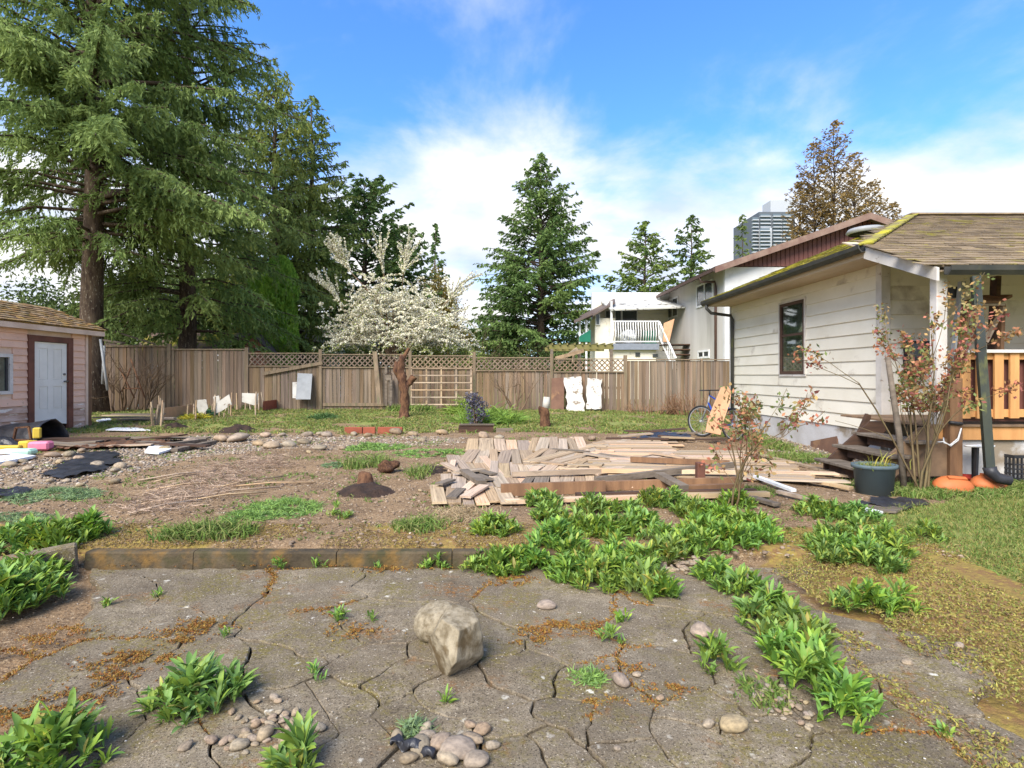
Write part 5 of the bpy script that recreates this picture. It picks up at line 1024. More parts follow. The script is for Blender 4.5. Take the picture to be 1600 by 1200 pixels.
# gravel, chips, litter as stuff
ICO = bmesh.new(); bmesh.ops.create_icosphere(ICO, subdivisions=1, radius=.5); ICO.verts.ensure_lookup_table(); IV = np.array([v.co[:] for v in ICO.verts]); IF = np.array([[v.index for v in f.verts] for f in ICO.faces]); ICO.free()
def pebbles(name, label, P, size, cols, seed, flat=.55):
    rg = np.random.default_rng(seed); n_ = len(P); s = (rg.uniform(size[0], size[1], n_) * (rg.random(n_) ** .6 * .6 + .4))[:, None, None]; a = rg.uniform(0, 6.28, n_); c, q = np.cos(a), np.sin(a)
    B = IV[None] * (1 + rg.normal(0, .14, (n_, len(IV), 1))) * np.stack([np.ones(n_), rg.uniform(.55, 1, n_), flat * rg.uniform(.6, 1.2, n_)], 1)[:, None, :]
    Rm = np.zeros((n_, 3, 3)); Rm[:, 0, 0] = c; Rm[:, 0, 1] = -q; Rm[:, 1, 0] = q; Rm[:, 1, 1] = c; Rm[:, 2, 2] = 1
    V = np.einsum('nij,nvj->nvi', Rm, B) * s + P[:, None, :]; V[..., 2] += s[..., 0] * .12
    Fa = (IF[None] + (np.arange(n_) * len(IV))[:, None, None]).reshape(-1, 3); ci = rg.integers(0, len(cols), n_); K = np.array(cols)[ci] * rg.uniform(.7, 1.2, (n_, 1))
    o = np_mesh(name, V.reshape(-1, 3), Fa, MT['pebble'], None, np.repeat(K, len(IV), 0), True); return tag(o, label, name.replace('_', ' '), kind='stuff')
def scatter(n_, x0, x1, y0, y1, test, seed, zf=None):
    rr = random.Random(seed); r_ = []
    for _ in range(n_):
        x, y = rr.uniform(x0, x1), rr.uniform(y0, y1)
        if test(x, y, rr): r_.append((x, y, (zf or hgt)(x, y)))
    return np.array(r_) if r_ else np.zeros((0, 3))
PC = [(.36, .29, .22), (.29, .23, .17), (.21, .18, .15), (.42, .36, .29), (.25, .18, .12), (.15, .12, .10)]
jx = lambda x, y: (x + .4 * mnoise.noise(Vector((x * 3, y * 3, 1))), y + .35 * mnoise.noise(Vector((x * 3, y * 3, 6))))
pebbles('gravel', 'loose gravel strip across the garden', scatter(24000, -11, 1, 6.5, 13, lambda x, y, r: poly_in(*jx(x, y), GRAV), 1), (.02, .075), PC, 1)
pebbles('gravel', 'gravel along the foot of the white house wall', scatter(9000, 3.5, 6.3, 8, 13.5, lambda x, y, r: poly_in(*jx(x, y), GRAVW), 2), (.02, .07), PC, 2)
pebbles('soil_chips', 'pale wood chips and grit strewn over the garden bed', scatter(13000, -7, 6, 4.12, 11, lambda x, y, r: (x < 1.5 or y < 5.6) and mnoise.noise(Vector((x * 1.3, y * 1.3, 4))) > -.25 and not poly_in(x, y, LAWN_R), 3), (.008, .036), [(.36, .28, .2), (.28, .21, .14), (.18, .13, .09), (.44, .37, .28)], 3, .35)
pebbles('soil_clods', 'small brown clods and lumps of soil over the garden bed', scatter(7000, -7, 5, 4.15, 12, lambda x, y, r: mnoise.noise(Vector((x * .9, y * .9, 14))) > -.2 and not poly_in(x, y, LAWN_R), 33), (.015, .06), [(.22, .16, .11), (.17, .12, .08), (.27, .2, .14)], 33, .6)
CRK = [p for p in MOSSEDGE if p.y < 3.95]
rr = random.Random(5); CR = np.array([(p.x + rr.gauss(0, .012), p.y + rr.gauss(0, .012), rr.uniform(-.04, -.018)) for p in CRK if rr.random() < .6])
pebbles('crack_grit', 'fine grit filling the cracks of the patio', CR, (.006, .018), PC, 4)
pebbles('patio_specks', 'tiny pale chips scattered on the patio', scatter(4500, -4, 3, 1.6, 3.9, lambda x, y, r: poly_in(x, y, SLABPOLY), 6, lambda x, y: .0), (.003, .012), [(.5, .46, .4), (.4, .33, .25), (.2, .15, .1), (.14, .1, .07)], 6, .4)
# moss tufts along cracks and over the right path
def tufts(name, label, P, h_, w_, cols, seed, mat='plain', per=4, lean=.5, cat=None, parent=None):
    rg = np.random.default_rng(seed); n_ = len(P) * per; B = np.repeat(P, per, 0) + np.concatenate([rg.normal(0, h_ * .35, (n_, 2)), np.zeros((n_, 1))], 1); ln = h_ * rg.uniform(.5, 1.3, n_)
    D = unit(np.concatenate([rg.normal(0, lean, (n_, 2)), np.ones((n_, 1))], 1)); s = unit(np.cross(D, unit(rg.normal(size=(n_, 3))))); bend = np.concatenate([rg.normal(0, .35, (n_, 2)), -.15 * np.ones((n_, 1))], 1) * ln[:, None]
    mid = B + D * (ln * .55)[:, None]; tip = B + D * ln[:, None] + bend; w2 = (w_ * rg.uniform(.6, 1.3, n_))[:, None]
    V = np.stack([B - s * w2 * .5, B + s * w2 * .5, mid + s * w2 * .4, mid - s * w2 * .4, tip], 1).reshape(-1, 3); k = (np.arange(n_) * 5)[:, None]
    Fa = np.concatenate([k + [0, 1, 2], k + [0, 2, 3], k + [3, 2, 4]], 0); ci = rg.integers(0, len(cols), n_); K = np.array(cols)[ci] * rg.uniform(.75, 1.2, (n_, 1))
    o = np_mesh(name, V, Fa, MT[mat], parent, np.repeat(K, 5, 0)); 
    if not parent: tag(o, label, cat or name.replace('_', ' '), kind='stuff')
    return o
MOS = [(.36, .19, .04), (.32, .13, .03), (.24, .17, .05), (.38, .24, .05), (.24, .09, .03)]
mz = lambda p: mnoise.noise(Vector((p.x * 1.1, p.y * 1.3, 12)))
CM = np.array([(p.x + rr.gauss(0, .014), p.y + rr.gauss(0, .014), -.012 + rr.uniform(0, .01)) for p in CRK if mz(p) > .14 for _ in range(5)])
tufts('crack_moss', 'rusty moss growing in the patio cracks', CM, .012, .006, MOS, 7, per=6, lean=.7, cat='moss')
def patch(pts, sig, n_, seed, z=.004):
    r_ = random.Random(seed); o_ = []
    for (px, py, s) in pts:
        c = gp(px, py, 0)
        for _ in range(int(n_ * s)):
            x, y = c.x + r_.gauss(0, sig * s * 1.7), c.y + r_.gauss(0, sig * s * .8)
            if mnoise.noise(Vector((x * 14, y * 14, 3))) > -.1: o_.append((x, y, z))
    return np.array(o_)
tufts('patio_moss', 'rusty orange moss mats on the patio', patch([(90, 1110, 1.0), (60, 1125, .8), (130, 1088, 1.0), (165, 1060, .9), (180, 1035, .9), (200, 1025, .6), (300, 985, 1.0), (320, 975, .8), (285, 1000, .6), (245, 1030, .6), (60, 1000, .7), (110, 985, .7), (550, 985, .9), (800, 905, .9), (790, 912, .6), (850, 985, .8), (830, 1000, .6), (880, 975, .6), (600, 890, .8), (520, 880, .8), (680, 885, .7), (400, 880, .8), (300, 878, .8), (200, 880, .6), (980, 1045, .5), (1050, 1075, .5), (920, 980, .5)], .06, 260, 8), .010, .006, MOS, 9, per=5, lean=.8, cat='moss')
def rmoss(x, y, r):
    return poly_in(*jx(x, y), MOSS_R) and mnoise.noise(Vector((x * 2.2, y * 2.2, 7))) + .35 * mnoise.noise(Vector((x * 9, y * 9, 2))) > -.32 + .2 * (1 - smooth(.0, 1.2, x - y * .55 - .1))
tufts('path_moss', 'brown and yellow moss covering the right path', scatter(60000, .8, 6.5, 1.9, 6.4, rmoss, 10, lambda x, y: max(.002, hgt(x, y))), .018, .008, [(.32, .24, .07), (.26, .17, .08), (.21, .13, .07), (.38, .33, .08), (.30, .29, .07), (.24, .26, .06)], 11, per=4, lean=1.0, cat='moss')
GR = [(.13, .22, .04), (.17, .25, .05), (.20, .24, .06), (.10, .17, .03), (.26, .26, .09)]
GRY = [(.22, .24, .06), (.28, .26, .07), (.17, .22, .05), (.32, .27, .09)]
tufts('lawn_grass', 'short bright grass of the right hand lawn', scatter(22000, 2.5, 9, 2.6, 7.0, lambda x, y, r: poly_in(*jx(x, y), LAWN_R) or masks(x, y)[0] > .6, 12), .05, .006, GR + GRY, 13, per=5, lean=.5, cat='grass')
tufts('lawn_grass', 'taller grass and weeds along the porch foot', scatter(3200, 4.4, 9.0, 6.1, 6.95, lambda x, y, r: r.random() < .75 and not (4.5 < x < 5.0 and y > 6.6), 14), .10, .012, GR, 15, per=5, lean=.6, cat='grass')
def rear(x, y, r):
    v = mnoise.noise(Vector((x * .7, y * .7, 9))) + .6 * mnoise.noise(Vector((x * 2.3, y * 2.3, 5))); return y > 12.0 + .5 * v and v > -.12 + r.uniform(-.25, .3)
tufts('rear_grass', 'patchy grass and low weeds before the fence', scatter(30000, -13.5, 8, 11.8, 20.4, rear, 16), .085, .022, GR + GRY + [(.2, .17, .08)], 17, per=4, lean=.7, cat='grass')
tufts('bed_weeds', 'scattered little green weeds over the garden bed', scatter(9000, -9, 3, 4.3, 12.2, lambda x, y, r: mnoise.noise(Vector((x * 1.1, y * 1.1, 21))) + .4 * mnoise.noise(Vector((x * 4, y * 4, 21))) > .14 + r.uniform(-.15, .2), 18), .045, .012, GR, 19, per=4, lean=.9, cat='weeds')
tufts('bed_litter', 'dry straw and leaf litter over the garden bed', scatter(9000, -7, 2.5, 4.15, 11, lambda x, y, r: mnoise.noise(Vector((x * 1.2, y * 1.2, 31))) > -.1, 20), .05, .006, [(.36, .27, .16), (.28, .2, .12), (.42, .33, .22), (.2, .14, .09)], 21, per=2, lean=4.0, cat='straw')
STW = G0([(195, 815), (250, 760), (340, 725), (440, 712), (445, 728), (370, 765), (290, 805), (230, 822)])
tufts('straw_pile', 'long pinkish heap of dry stalks across the garden bed', scatter(6500, -5.5, -1, 5, 10, lambda x, y, r: poly_in(*jx(x, y), STW), 22, lambda x, y: hgt(x, y) + .02 + .03 * abs(mnoise.noise(Vector((x * 4, y * 4, 1))))), .15, .0055, [(.44, .32, .23), (.36, .25, .17), (.5, .38, .27), (.28, .19, .13)], 23, per=4, lean=5.0, cat='straw')
tufts('dry_grass', 'tuft of dry straw coloured grass in front of the plank pile', np.array([tuple(gp(random.gauss(722, 22), random.gauss(806, 7))) for _ in range(160)]), .09, .006, [(.45, .34, .2), (.36, .27, .15)], 24, per=6, lean=1.2, cat='dry grass')
for k in range(9):
    p = gp(random.uniform(190, 400), random.uniform(740, 812)); a = random.uniform(.2, 1.1); ln = random.uniform(.5, 1.1); o = MB().tube([(p.x, p.y, p.z + .02), (p.x + math.cos(a) * ln * .5, p.y + math.sin(a) * ln * .5, p.z + .05), (p.x + math.cos(a) * ln, p.y + math.sin(a) * ln, p.z + .03)], .009, 5).build('dry_stalk', MT['board']); tag(o, 'long pale dry stalk lying on the straw heap', 'stalk', 'stalks on the straw heap')
# ------------------------------------------------------------------ broad leaved weeds
def leaf_arr(rg, n_, base, length, width, el, cols, curl=.9, out=None):
    """n_ arching lanceolate leaves: returns V,F,cols (15 verts, 8 quads each)"""
    az = rg.uniform(0, 2 * np.pi, n_); el = rg.uniform(el[0], el[1], n_); ln = rg.uniform(length[0], length[1], n_); wd = rg.uniform(width[0], width[1], n_) * ln
    s = np.array([0, .3, .58, .82, 1.0]); prof = np.array([.22, .62, 1.0, .72, .05]); V = np.zeros((n_, 5, 3, 3)); p = base.copy(); e = el.copy(); crl = rg.uniform(.3, 1.0, n_) * curl
    h = np.stack([np.cos(az), np.sin(az)], 1); sd_ = np.stack([-np.sin(az), np.cos(az), np.zeros(n_)], 1); tw = rg.normal(0, .25, n_)
    for k in range(5):
        if k:
            ds = (s[k] - s[k - 1]) * ln; p = p + np.concatenate([h * (np.cos(e) * ds)[:, None], (np.sin(e) * ds)[:, None]], 1); e = e - crl * (s[k] - s[k - 1]) * 1.3
        up_ = np.concatenate([-h * np.sin(e)[:, None], np.cos(e)[:, None]], 1); sv = sd_ * np.cos(tw)[:, None] + up_ * np.sin(tw)[:, None]; wv = (wd * prof[k] * .5)[:, None]
        V[:, k, 0] = p - sv * wv + up_ * wv * .35; V[:, k, 1] = p; V[:, k, 2] = p + sv * wv + up_ * wv * .35
    f = []
    for k in range(4):
        for q in range(2): a = k * 3 + q; f.append((a, a + 1, a + 4, a + 3))
    Fa = (np.array(f)[None] + (np.arange(n_) * 15)[:, None, None]).reshape(-1, 4); ci = rg.integers(0, len(cols), n_); K = np.array(cols)[ci] * rg.uniform(.75, 1.25, (n_, 1))
    return V.reshape(-1, 3), Fa, np.repeat(K, 15, 0)
WG = [(1, 1, 1), (1.15, 1.05, .9), (.72, .8, .85), (1.2, 1.05, .8), (.85, .9, 1.4), (.6, .7, .8), (.8, .85, 1.0)] * 6 + [(1.7, 1.05, 1.0), (1.5, .8, 1.2)]
WARN = []
def weed(px, py, rad, label, group, seed, L_=(.10, .2), nros=None, parts=False, cols=WG, W_=(.16, .245), z=None):
    rg = np.random.default_rng(seed); c = gp(px, py); zz = c.z if z is None else z
    if c.y < 3.97 and c.x < 1.7: zz = 0.0
    t_ = thing('weed_clump', label, 'weed', (c.x, c.y, zz), group=group); nros = nros or max(2, int((rad / .05) ** 2 * 2.9)); pr = []
    for k in range(nros):
        a, r_ = rg.uniform(0, 6.28), rad * math.sqrt(rg.random()); m = int(rg.integers(11, 17)); x, y = c.x + r_ * math.cos(a), c.y + r_ * math.sin(a) * .8
        g_ = max(0, hgt(x, y)) if y > 4.1 else zz; b = np.tile(np.array([x, y, g_ - .01 + .13 * (1 - (r_ / max(rad, .01)) ** 2) * rg.random() * min(1, rad / .14)]), (m, 1)) + rg.normal(0, .008, (m, 3)); sc = .64 * (1.15 - .4 * r_ / max(rad, .01)) * rg.uniform(.8, 1.15)
        pr.append(leaf_arr(rg, m, b, (L_[0] * sc, L_[1] * sc), W_, (.55, 1.5), cols, .75))
    tn = np.array([rg.uniform(.82, 1.0), rg.uniform(.9, 1.08), rg.uniform(.9, 1.3)]); pr = [(a, b, c_ * tn) for a, b, c_ in pr]
    if not parts:
        V, Fa, K = catm(pr); o = np_mesh('leaves', V, Fa, MT['leaf'], t_, K, True)
    else:
        V, Fa, K = catm(pr); n_ = len(V) // 15; fl = Fa[:8]; tot = min(n_, 290)
        for i in range(tot):
            v = V[i * 15:i * 15 + 15]; o = np_mesh('leaf', v, fl, MT['leaf'], t_, K[i * 15:i * 15 + 15], True)
        if n_ > tot: np_mesh('inner_leaves', V[tot * 15:], Fa[:(n_ - tot) * 8], MT['leaf'], t_, K[tot * 15:], True)['kind'] = 'stuff'
    return t_
sd = 200
ORD = 'first second third fourth fifth sixth seventh eighth ninth tenth eleventh twelfth thirteenth fourteenth fifteenth'.split()
def weeds(L_, base, cat_, grp, by, Ls, **kw):
    global sd
    for i, (px, py, r_) in enumerate(sorted(L_, key=(lambda t: t[0]) if by == 'left' else (lambda t: -t[1]))):
        sd += 1; weed(px, py, r_, base + ', ' + ORD[i] + (' from the left' if by == 'left' else ' from the front'), grp, sd, L_=Ls, **kw)
for px, py, r_, lb in ((310, 1098, .20, 'large leafy green weed clump on the patio, front left'), (80, 1192, .2, 'leafy weed clump in the bottom left corner of the patio'), (470, 1200, .10, 'leafy weed clump at the bottom edge below the cobbles'), (1322, 1118, .13, 'nearest leafy weed clump at the front end of the right row'), (1275, 1075, .14, 'second leafy weed clump from the front of the right row'), (1120, 1040, .09, 'separate dark leafy weed with wilted leaf left of the right row')):
    sd += 1; weed(px, py, r_, lb, None, sd, L_=(.11, .21), parts=True)
weeds(((1240, 1030, .15), (1210, 1005, .12), (1245, 985, .15), (1200, 955, .15), (1160, 925, .15), (1120, 905, .14), (1260, 1010, .10), (1180, 975, .1)), 'leafy weed clump in the right diagonal row', 'weed', 'weeds in the right diagonal row', 'front', (.11, .21))
weeds(((895, 905, .17), (935, 915, .17), (975, 905, .2), (1015, 925, .16), (1000, 890, .16), (950, 890, .15), (1040, 935, .1)), 'bushy weed clump in the front centre patch', 'weed', 'weeds in the front centre patch', 'left', (.11, .2))
weeds(((845, 790, .2), (775, 832, .2), (790, 868, .2), (830, 866, .16), (870, 850, .22), (860, 815, .18), (900, 868, .2), (925, 800, .2), (960, 835, .24), (930, 835, .2), (1000, 820, .18), (760, 866, .13), (890, 830, .16), (975, 800, .16), (970, 868, .15)), 'weed clump between kerb and plank pile', 'weed', 'weeds between kerb and planks', 'left', (.11, .2))
weeds(((1030, 845, .16), (1050, 790, .2), (1080, 805, .2), (1100, 835, .22), (1140, 850, .22), (1170, 825, .22), (1150, 790, .18), (1190, 845, .16), (1120, 810, .2), (1060, 860, .18), (1040, 870, .14), (1090, 855, .16), (1015, 790, .14)), 'weed clump around the slim rose bush', 'weed', 'weeds around the slim rose bush', 'left', (.11, .2))
weeds(((1275, 803, .2), (1310, 810, .2), (1345, 812, .16), (1300, 850, .2), (1335, 870, .24), (1370, 885, .2), (1345, 845, .22), (1390, 865, .16), (1300, 875, .15), (1385, 845, .15), (1290, 862, .12)), 'weed clump in the right mossy strip', 'weed', 'weeds in the right mossy strip', 'left', (.10, .19))
weeds(((1325, 945, .11), (1365, 955, .14), (1400, 950, .12)), 'low weed clump alone on the right path', 'weed', 'low weeds on the right path', 'left', (.09, .17))
sd += 1; weed(1445, 842, .16, 'small weed clump at the edge of the right lawn', None, sd, L_=(.08, .15))
weeds(((15, 910, .3), (40, 880, .24), (90, 850, .2), (130, 838, .2), (30, 850, .24), (-20, 950, .24), (60, 845, .18), (10, 940, .14), (-60, 900, .3)), 'lush weed clump on the left bank', 'weed', 'weeds on the left bank', 'left', (.12, .22), z=.08)
for px, py, r_, lb in ((530, 965, .06, 'small rosette weed on the patio left of the boulders'), (572, 968, .05, 'tiny rosette weed right of the small rosette'), (952, 1005, .075, 'rosette weed in the crack right of the boulders'), (975, 968, .06, 'little weed behind the rosette in the crack'), (440, 885, .07, 'weed at the kerb foot, left of three'), (498, 876, .07, 'weed at the kerb foot below the bare soil'), (583, 875, .05, 'tiny weed at the middle of the kerb'), (680, 876, .11, 'weed clump at the kerb foot near the wide patch'), (735, 872, .10, 'weed clump at the right end of the kerb foot'), (697, 1093, .03, 'tiny seedling under the tip of the angular boulder'), (490, 1060, .04, 'small weed in the crack left of centre'), (460, 1185, .03, 'little weed tuft near the cobbles'), (170, 948, .05, 'little weed at the far left of the patio'), (240, 930, .035, 'tiny weed in a crack on the back left slab'), (355, 995, .04, 'tiny weed in the mossy crack'), (530, 808, .13, 'low weed patch alone on the bare soil'), (1485, 1150, .04, 'small weed near the right front of the path')):
    sd += 1; weed(px, py, r_, lb, None, sd, L_=(.05, .11))
# feathery and grassy clumps
def clump(px, py, rx, ry, h_, n_, label, seed, kind='grass', cols=None, name='grass_clump', cat='grass'):
    c = gp(px, py); t_ = thing(name, label, cat, (c.x, c.y, c.z)); r_ = random.Random(seed); P = []
    for _ in range(n_):
        a, q = r_.uniform(0, 6.28), math.sqrt(r_.random()); x, y = c.x + rx * q * math.cos(a), c.y + ry * q * math.sin(a); P.append((x, y, hgt(x, y) - .01 + (h_ * .5 * r_.random() * (1 - q) if kind == 'feather' else 0)))
    tufts('blades', None, np.array(P), h_ if kind == 'grass' else h_ * .45, .011 * max(1, c.y / 7) if kind == 'grass' else .007 * max(1, c.y / 4.5), cols or GR, seed, per=8 if kind == 'grass' else 26, lean=.45 if kind == 'grass' else 1.4, parent=t_); return t_
FE = [(.20, .33, .08), (.24, .38, .08), (.16, .27, .08)]
FEB = [(.20, .30, .12), (.24, .33, .14), (.17, .25, .13)]
for a_ in ((330, 836, .34, .16, .14, 120, 'bright long bladed grass clump on the garden bed'), (268, 838, .12, .1, .12, 30, 'small grass tuft left of the bright grass clump'), (575, 728, .3, .28, .2, 70, 'long arching grass clump behind the dug up stump'), (655, 824, .22, .16, .10, 70, 'grassy tuft in front of the plank pile\'s left corner'), (655, 742, .12, .3, .16, 30, 'grass tuft left of the plank pile'), (1190, 1088, .1, .1, .06, 40, 'fine pale grass tuft under the right weed row'), (1250, 718, .45, .5, .16, 120, 'long grass beside the leaning hatch'), (1215, 700, .3, .5, .15, 70, 'long grass along the right of the planks'), (1190, 690, .25, .4, .14, 60, 'grass tuft nearer the bicycle'), (640, 642, .8, .5, .3, 90, 'leafy green tuft beside the dead trunk'), (675, 637, .6, .4, .3, 70, 'lush tuft in front of the trellis'), (350, 640, 2.0, .7, .3, 120, 'green leafy growth behind the garden stakes'), (1180, 770, .2, .2, .08, 60, 'small grass tuft among the front planks')): clump(*a_, seed=sd + a_[0])
for a_ in ((440, 795, .38, .36, .16, 90, 'feathery bright green weed mound on the garden bed', FE), (385, 808, .22, .2, .13, 40, 'feathery green weed left of the bright mound', FE), (80, 775, .5, .35, .16, 90, 'feathery blue green weed mound near the black sheeting', FEB), (15, 812, .35, .25, .10, 60, 'pale feathery weed at the left edge', FEB), (595, 700, .5, .4, .18, 60, 'feathery green weed on the gravel strip', FE), (570, 700, .35, .35, .18, 50, 'dark green weed on the gravel strip', FE), (525, 727, .2, .2, .1, 30, 'small feathery weed left of the long grass', FEB), (680, 708, .7, .5, .12, 90, 'low green weed mat behind the plank corner', FE), (645, 1140, .045, .04, .09, 22, 'ferny blue green weed in the rubble hole', FEB), (918, 1058, .06, .06, .09, 22, 'ferny weed in the crack right of the boulders', FE), (920, 712, .01, .01, .01, 1, 'tiny sprig at the back of the planks', FE)): clump(*a_[:7], seed=sd + a_[0], kind='feather', cols=a_[7], name='feathery_weed', cat='weed')
clump(768, 662, .7, .5, 1.0, 60, 'tall bright feathery green bush behind the planks', 900, 'feather', [(.2, .32, .05), (.24, .36, .06), (.16, .27, .05)], 'fennel_bush', 'bush')
clump(728, 648, .35, .3, 1.0, 26, 'yellow green feathery bush left of the purple plant', 901, 'feather', [(.26, .36, .06), (.2, .3, .05)], 'fennel_bush', 'bush')
pt = gp(745, 668); bush('purple_plant', 'dark purple leaved plant in a timber trough', pt.x, pt.y, [(0, 0, .45, .3, .22, .4), (-.1, 0, .7, .2, .18, .2)], 900, .07, ((.06, .05, .08), (.14, .14, .17)), seed=81, base=pt.z, stems=3, cat='plant')
for a_ in ((345, 633, 1.6, .5, .5, 20), ): pass
for (px, py, c_, lb) in ((305, 655, [(.6, .5, .03), (.5, .45, .05), (.3, .3, .04)], 'yellow flowering plant among the garden stakes'), (320, 650, [(.05, .13, .06), (.08, .16, .09)], 'dark bluish leafy plant beside the yellow flowers'), (505, 655, [(.09, .17, .05)], 'low dark green plant at the end of the stakes')): clump(px, py, .35, .3, .4, 40, lb, sd + px, 'feather', c_, 'garden_plant', 'plant')
tufts('kerb_moss', 'low brown and yellow moss along the top of the kerb', scatter(9000, -3.2, 1.2, 4.1, 4.75, lambda x, y, r: mnoise.noise(Vector((x * 2.5, y * 2.5, 17))) > -.15, 51), .014, .007, [(.30, .21, .07), (.24, .15, .07), (.34, .27, .08), (.22, .16, .1)], 52, per=4, lean=1.2, cat='moss')
# yellow moss blob in weeds
clump(1010, 858, .08, .05, .05, 40, 'bright yellow moss tuft amid the weeds', 903, 'feather', [(.45, .42, .04), (.38, .36, .05)], 'moss_tuft', 'moss')
# ------------------------------------------------------------------ plank pile
random.seed(21)
BM = []
for q in range(7):
    me = bpy.data.meshes.new('plank'); j = lambda a=.02: random.uniform(-a, a); b_ = random.uniform(-.15, .15)
    xs = (-.5, -.17, .17, .5); vs = []
    for x in xs:
        w_ = .02 * random.uniform(-1, 1); zz = b_ * (1 - (2 * x) ** 2)
        vs += [(x + j(.01), -.5 + w_, -.5 + zz), (x + j(.01), .5 + w_, -.5 + zz), (x + j(.006), .48 + w_, .5 + zz), (x + j(.006), -.48 + w_, .5 + zz)]
    fs = [(k * 4 + a, k * 4 + (a + 1) % 4, k * 4 + 4 + (a + 1) % 4, k * 4 + 4 + a) for k in range(3) for a in range(4)] + [(3, 2, 1, 0), (12, 13, 14, 15)]
    me.from_pydata(vs, [], fs); me.update(); BM.append(me)
BD = {m: [b.copy() for b in BM] for m in ('board', 'boardpaint', 'darkwood', 'greywood', 'brick')}
for m, l_ in BD.items():
    for b in l_: b.materials.append(MT[m])
cnt = [0]
def plank(c, ln, w_, t_, rz, z, mat, label, group, rx=0, ry=0):
    o = bpy.data.objects.new('plank', random.choice(BD[mat])); COL.objects.link(o); o.location = (c[0], c[1], z); o.rotation_euler = (rx, ry, rz); o.scale = (ln, w_, t_); cnt[0] += 1; return tag(o, label, 'plank', group)
ORD2 = ORD + 'sixteenth seventeenth eighteenth nineteenth twentieth'.split() + ['%d%s' % (n, {1: 'st', 2: 'nd', 3: 'rd'}.get(n % 10, 'th')) for n in range(21, 60)]
def pick(): 
    r_ = random.random(); return 'board' if r_ < .80 else 'boardpaint' if r_ < .95 else 'greywood'
def row(pxl, pxr, py0, py1, ang, w_, label, group, skip=.04, zl=.03):
    """boards side by side between two picture rows; ang from the depth axis"""
    a_, b_ = gp(pxl, (py0 + py1) / 2), gp(pxr, (py0 + py1) / 2); y0, y1 = gp(pxl, py1).y, gp(pxl, py0).y; ln = (y1 - y0) * 1.06 / max(.35, math.cos(ang)); x = a_.x; yc = (y0 + y1) / 2; i_ = 0
    while x < b_.x:
        ww = w_ * random.uniform(.7, 1.25); st_ = ww / math.cos(ang)
        if random.random() > skip:
            cx_, cy_ = x + st_ / 2, yc + random.uniform(-.05, .05); plank((cx_, cy_), ln * random.uniform(.85, 1.12), ww * .97, .022, math.pi / 2 - ang + random.gauss(0, .025), hgt(cx_, cy_) + zl + random.uniform(0, .016) + .00004 * cnt[0], pick(), label + ', ' + ORD2[i_] + ' from the left', group, random.gauss(0, .006), random.gauss(0, .006)); i_ += 1
        x += st_
LC = 'long thin board, right half of plank pile'
for (a0, a1, b0, b1, an, ww, lb, gr_) in ((728, 832, 690, 707, 0, .24, 'board in the backmost left row of the plank pile', 0), (722, 835, 707, 728, .03, .18, 'board in the second left row of the plank pile', 0), (700, 765, 716, 744, -.14, .14, 'splayed board at the left edge of the plank pile', 0), (765, 838, 728, 750, .0, .16, 'board in the third left row of the plank pile', 0), (688, 822, 745, 768, -.08, .15, 'board in the fourth left row of the plank pile', 0), (672, 792, 766, 792, -.1, .15, 'board in the front left row of the plank pile', 0),
    (828, 905, 690, 707, .12, .18, 'slanted board in the backmost middle row', 1), (832, 912, 706, 724, .3, .16, 'slanted board in the second middle row', 1), (836, 935, 722, 746, .34, .15, 'slanted board in the third middle row', 1), (892, 965, 692, 728, .6, .15, 'steeply slanted board at the back of the pile', 1), (925, 1010, 716, 748, .72, .14, 'steeply slanted board amid the plank pile', 1), (820, 975, 744, 768, .15, .15, 'board in the front middle row', 1)):
    row(a0, a1, b0, b1, an, ww, lb, ('left boards of the plank pile', 'middle boards of the plank pile')[gr_], skip=.015)
# fan of long boards on the right
for k in range(34):
    py = 691 + k * 1.75; px = 1005 + random.uniform(-25, 15) + k * 1.0; p = gp(px, py); ln = random.uniform(1.0, 1.5); rz = -.02 - .004 * k + random.gauss(0, .02)
    for s in range(2 if k < 18 else 3):
        cx_, cy_ = p.x + (s) * ln * .98 - .1, p.y + s * ln * math.sin(rz); 
        if gp(1330, 760).x + (cy_ - 6.6) * .05 < cx_ + ln * .4: continue
        if cx_ + ln / 2 > 3.9 and cy_ > 9.2: continue
        plank((cx_, cy_), ln, random.uniform(.12, .17), .02, rz, hgt(cx_, cy_) + .025 + .0005 * k + random.uniform(0, .012), pick(), LC + ', ' + ORD2[k] + ' row from back, ' + ('left piece', 'middle piece', 'right piece')[s], 'right boards of the plank pile', random.gauss(0, .006), random.gauss(0, .003))
for k in range(9):
    px = random.uniform(860, 1080); py = random.uniform(702, 738); p = gp(px, py); plank((p.x, p.y), random.uniform(.4, .8), random.uniform(.07, .12), .02, random.uniform(-.9, -.3), p.z + .054 + .002 * k, pick(), 'offcut lying loose on top of the plank pile\'s middle', 'loose offcuts on the pile', 0, random.gauss(0, .04))
for k in range(10):
    px = random.uniform(690, 760); py = random.uniform(735, 785); p = gp(px, py); plank((p.x, p.y), random.uniform(.3, .6), random.uniform(.08, .13), .02, random.uniform(.6, 2.6), p.z + .065 + .003 * k, random.choice(('greywood', 'board', 'boardpaint')), 'broken paint-flecked board on the left corner of the pile', 'broken boards on the left corner', 0, random.gauss(0, .08))
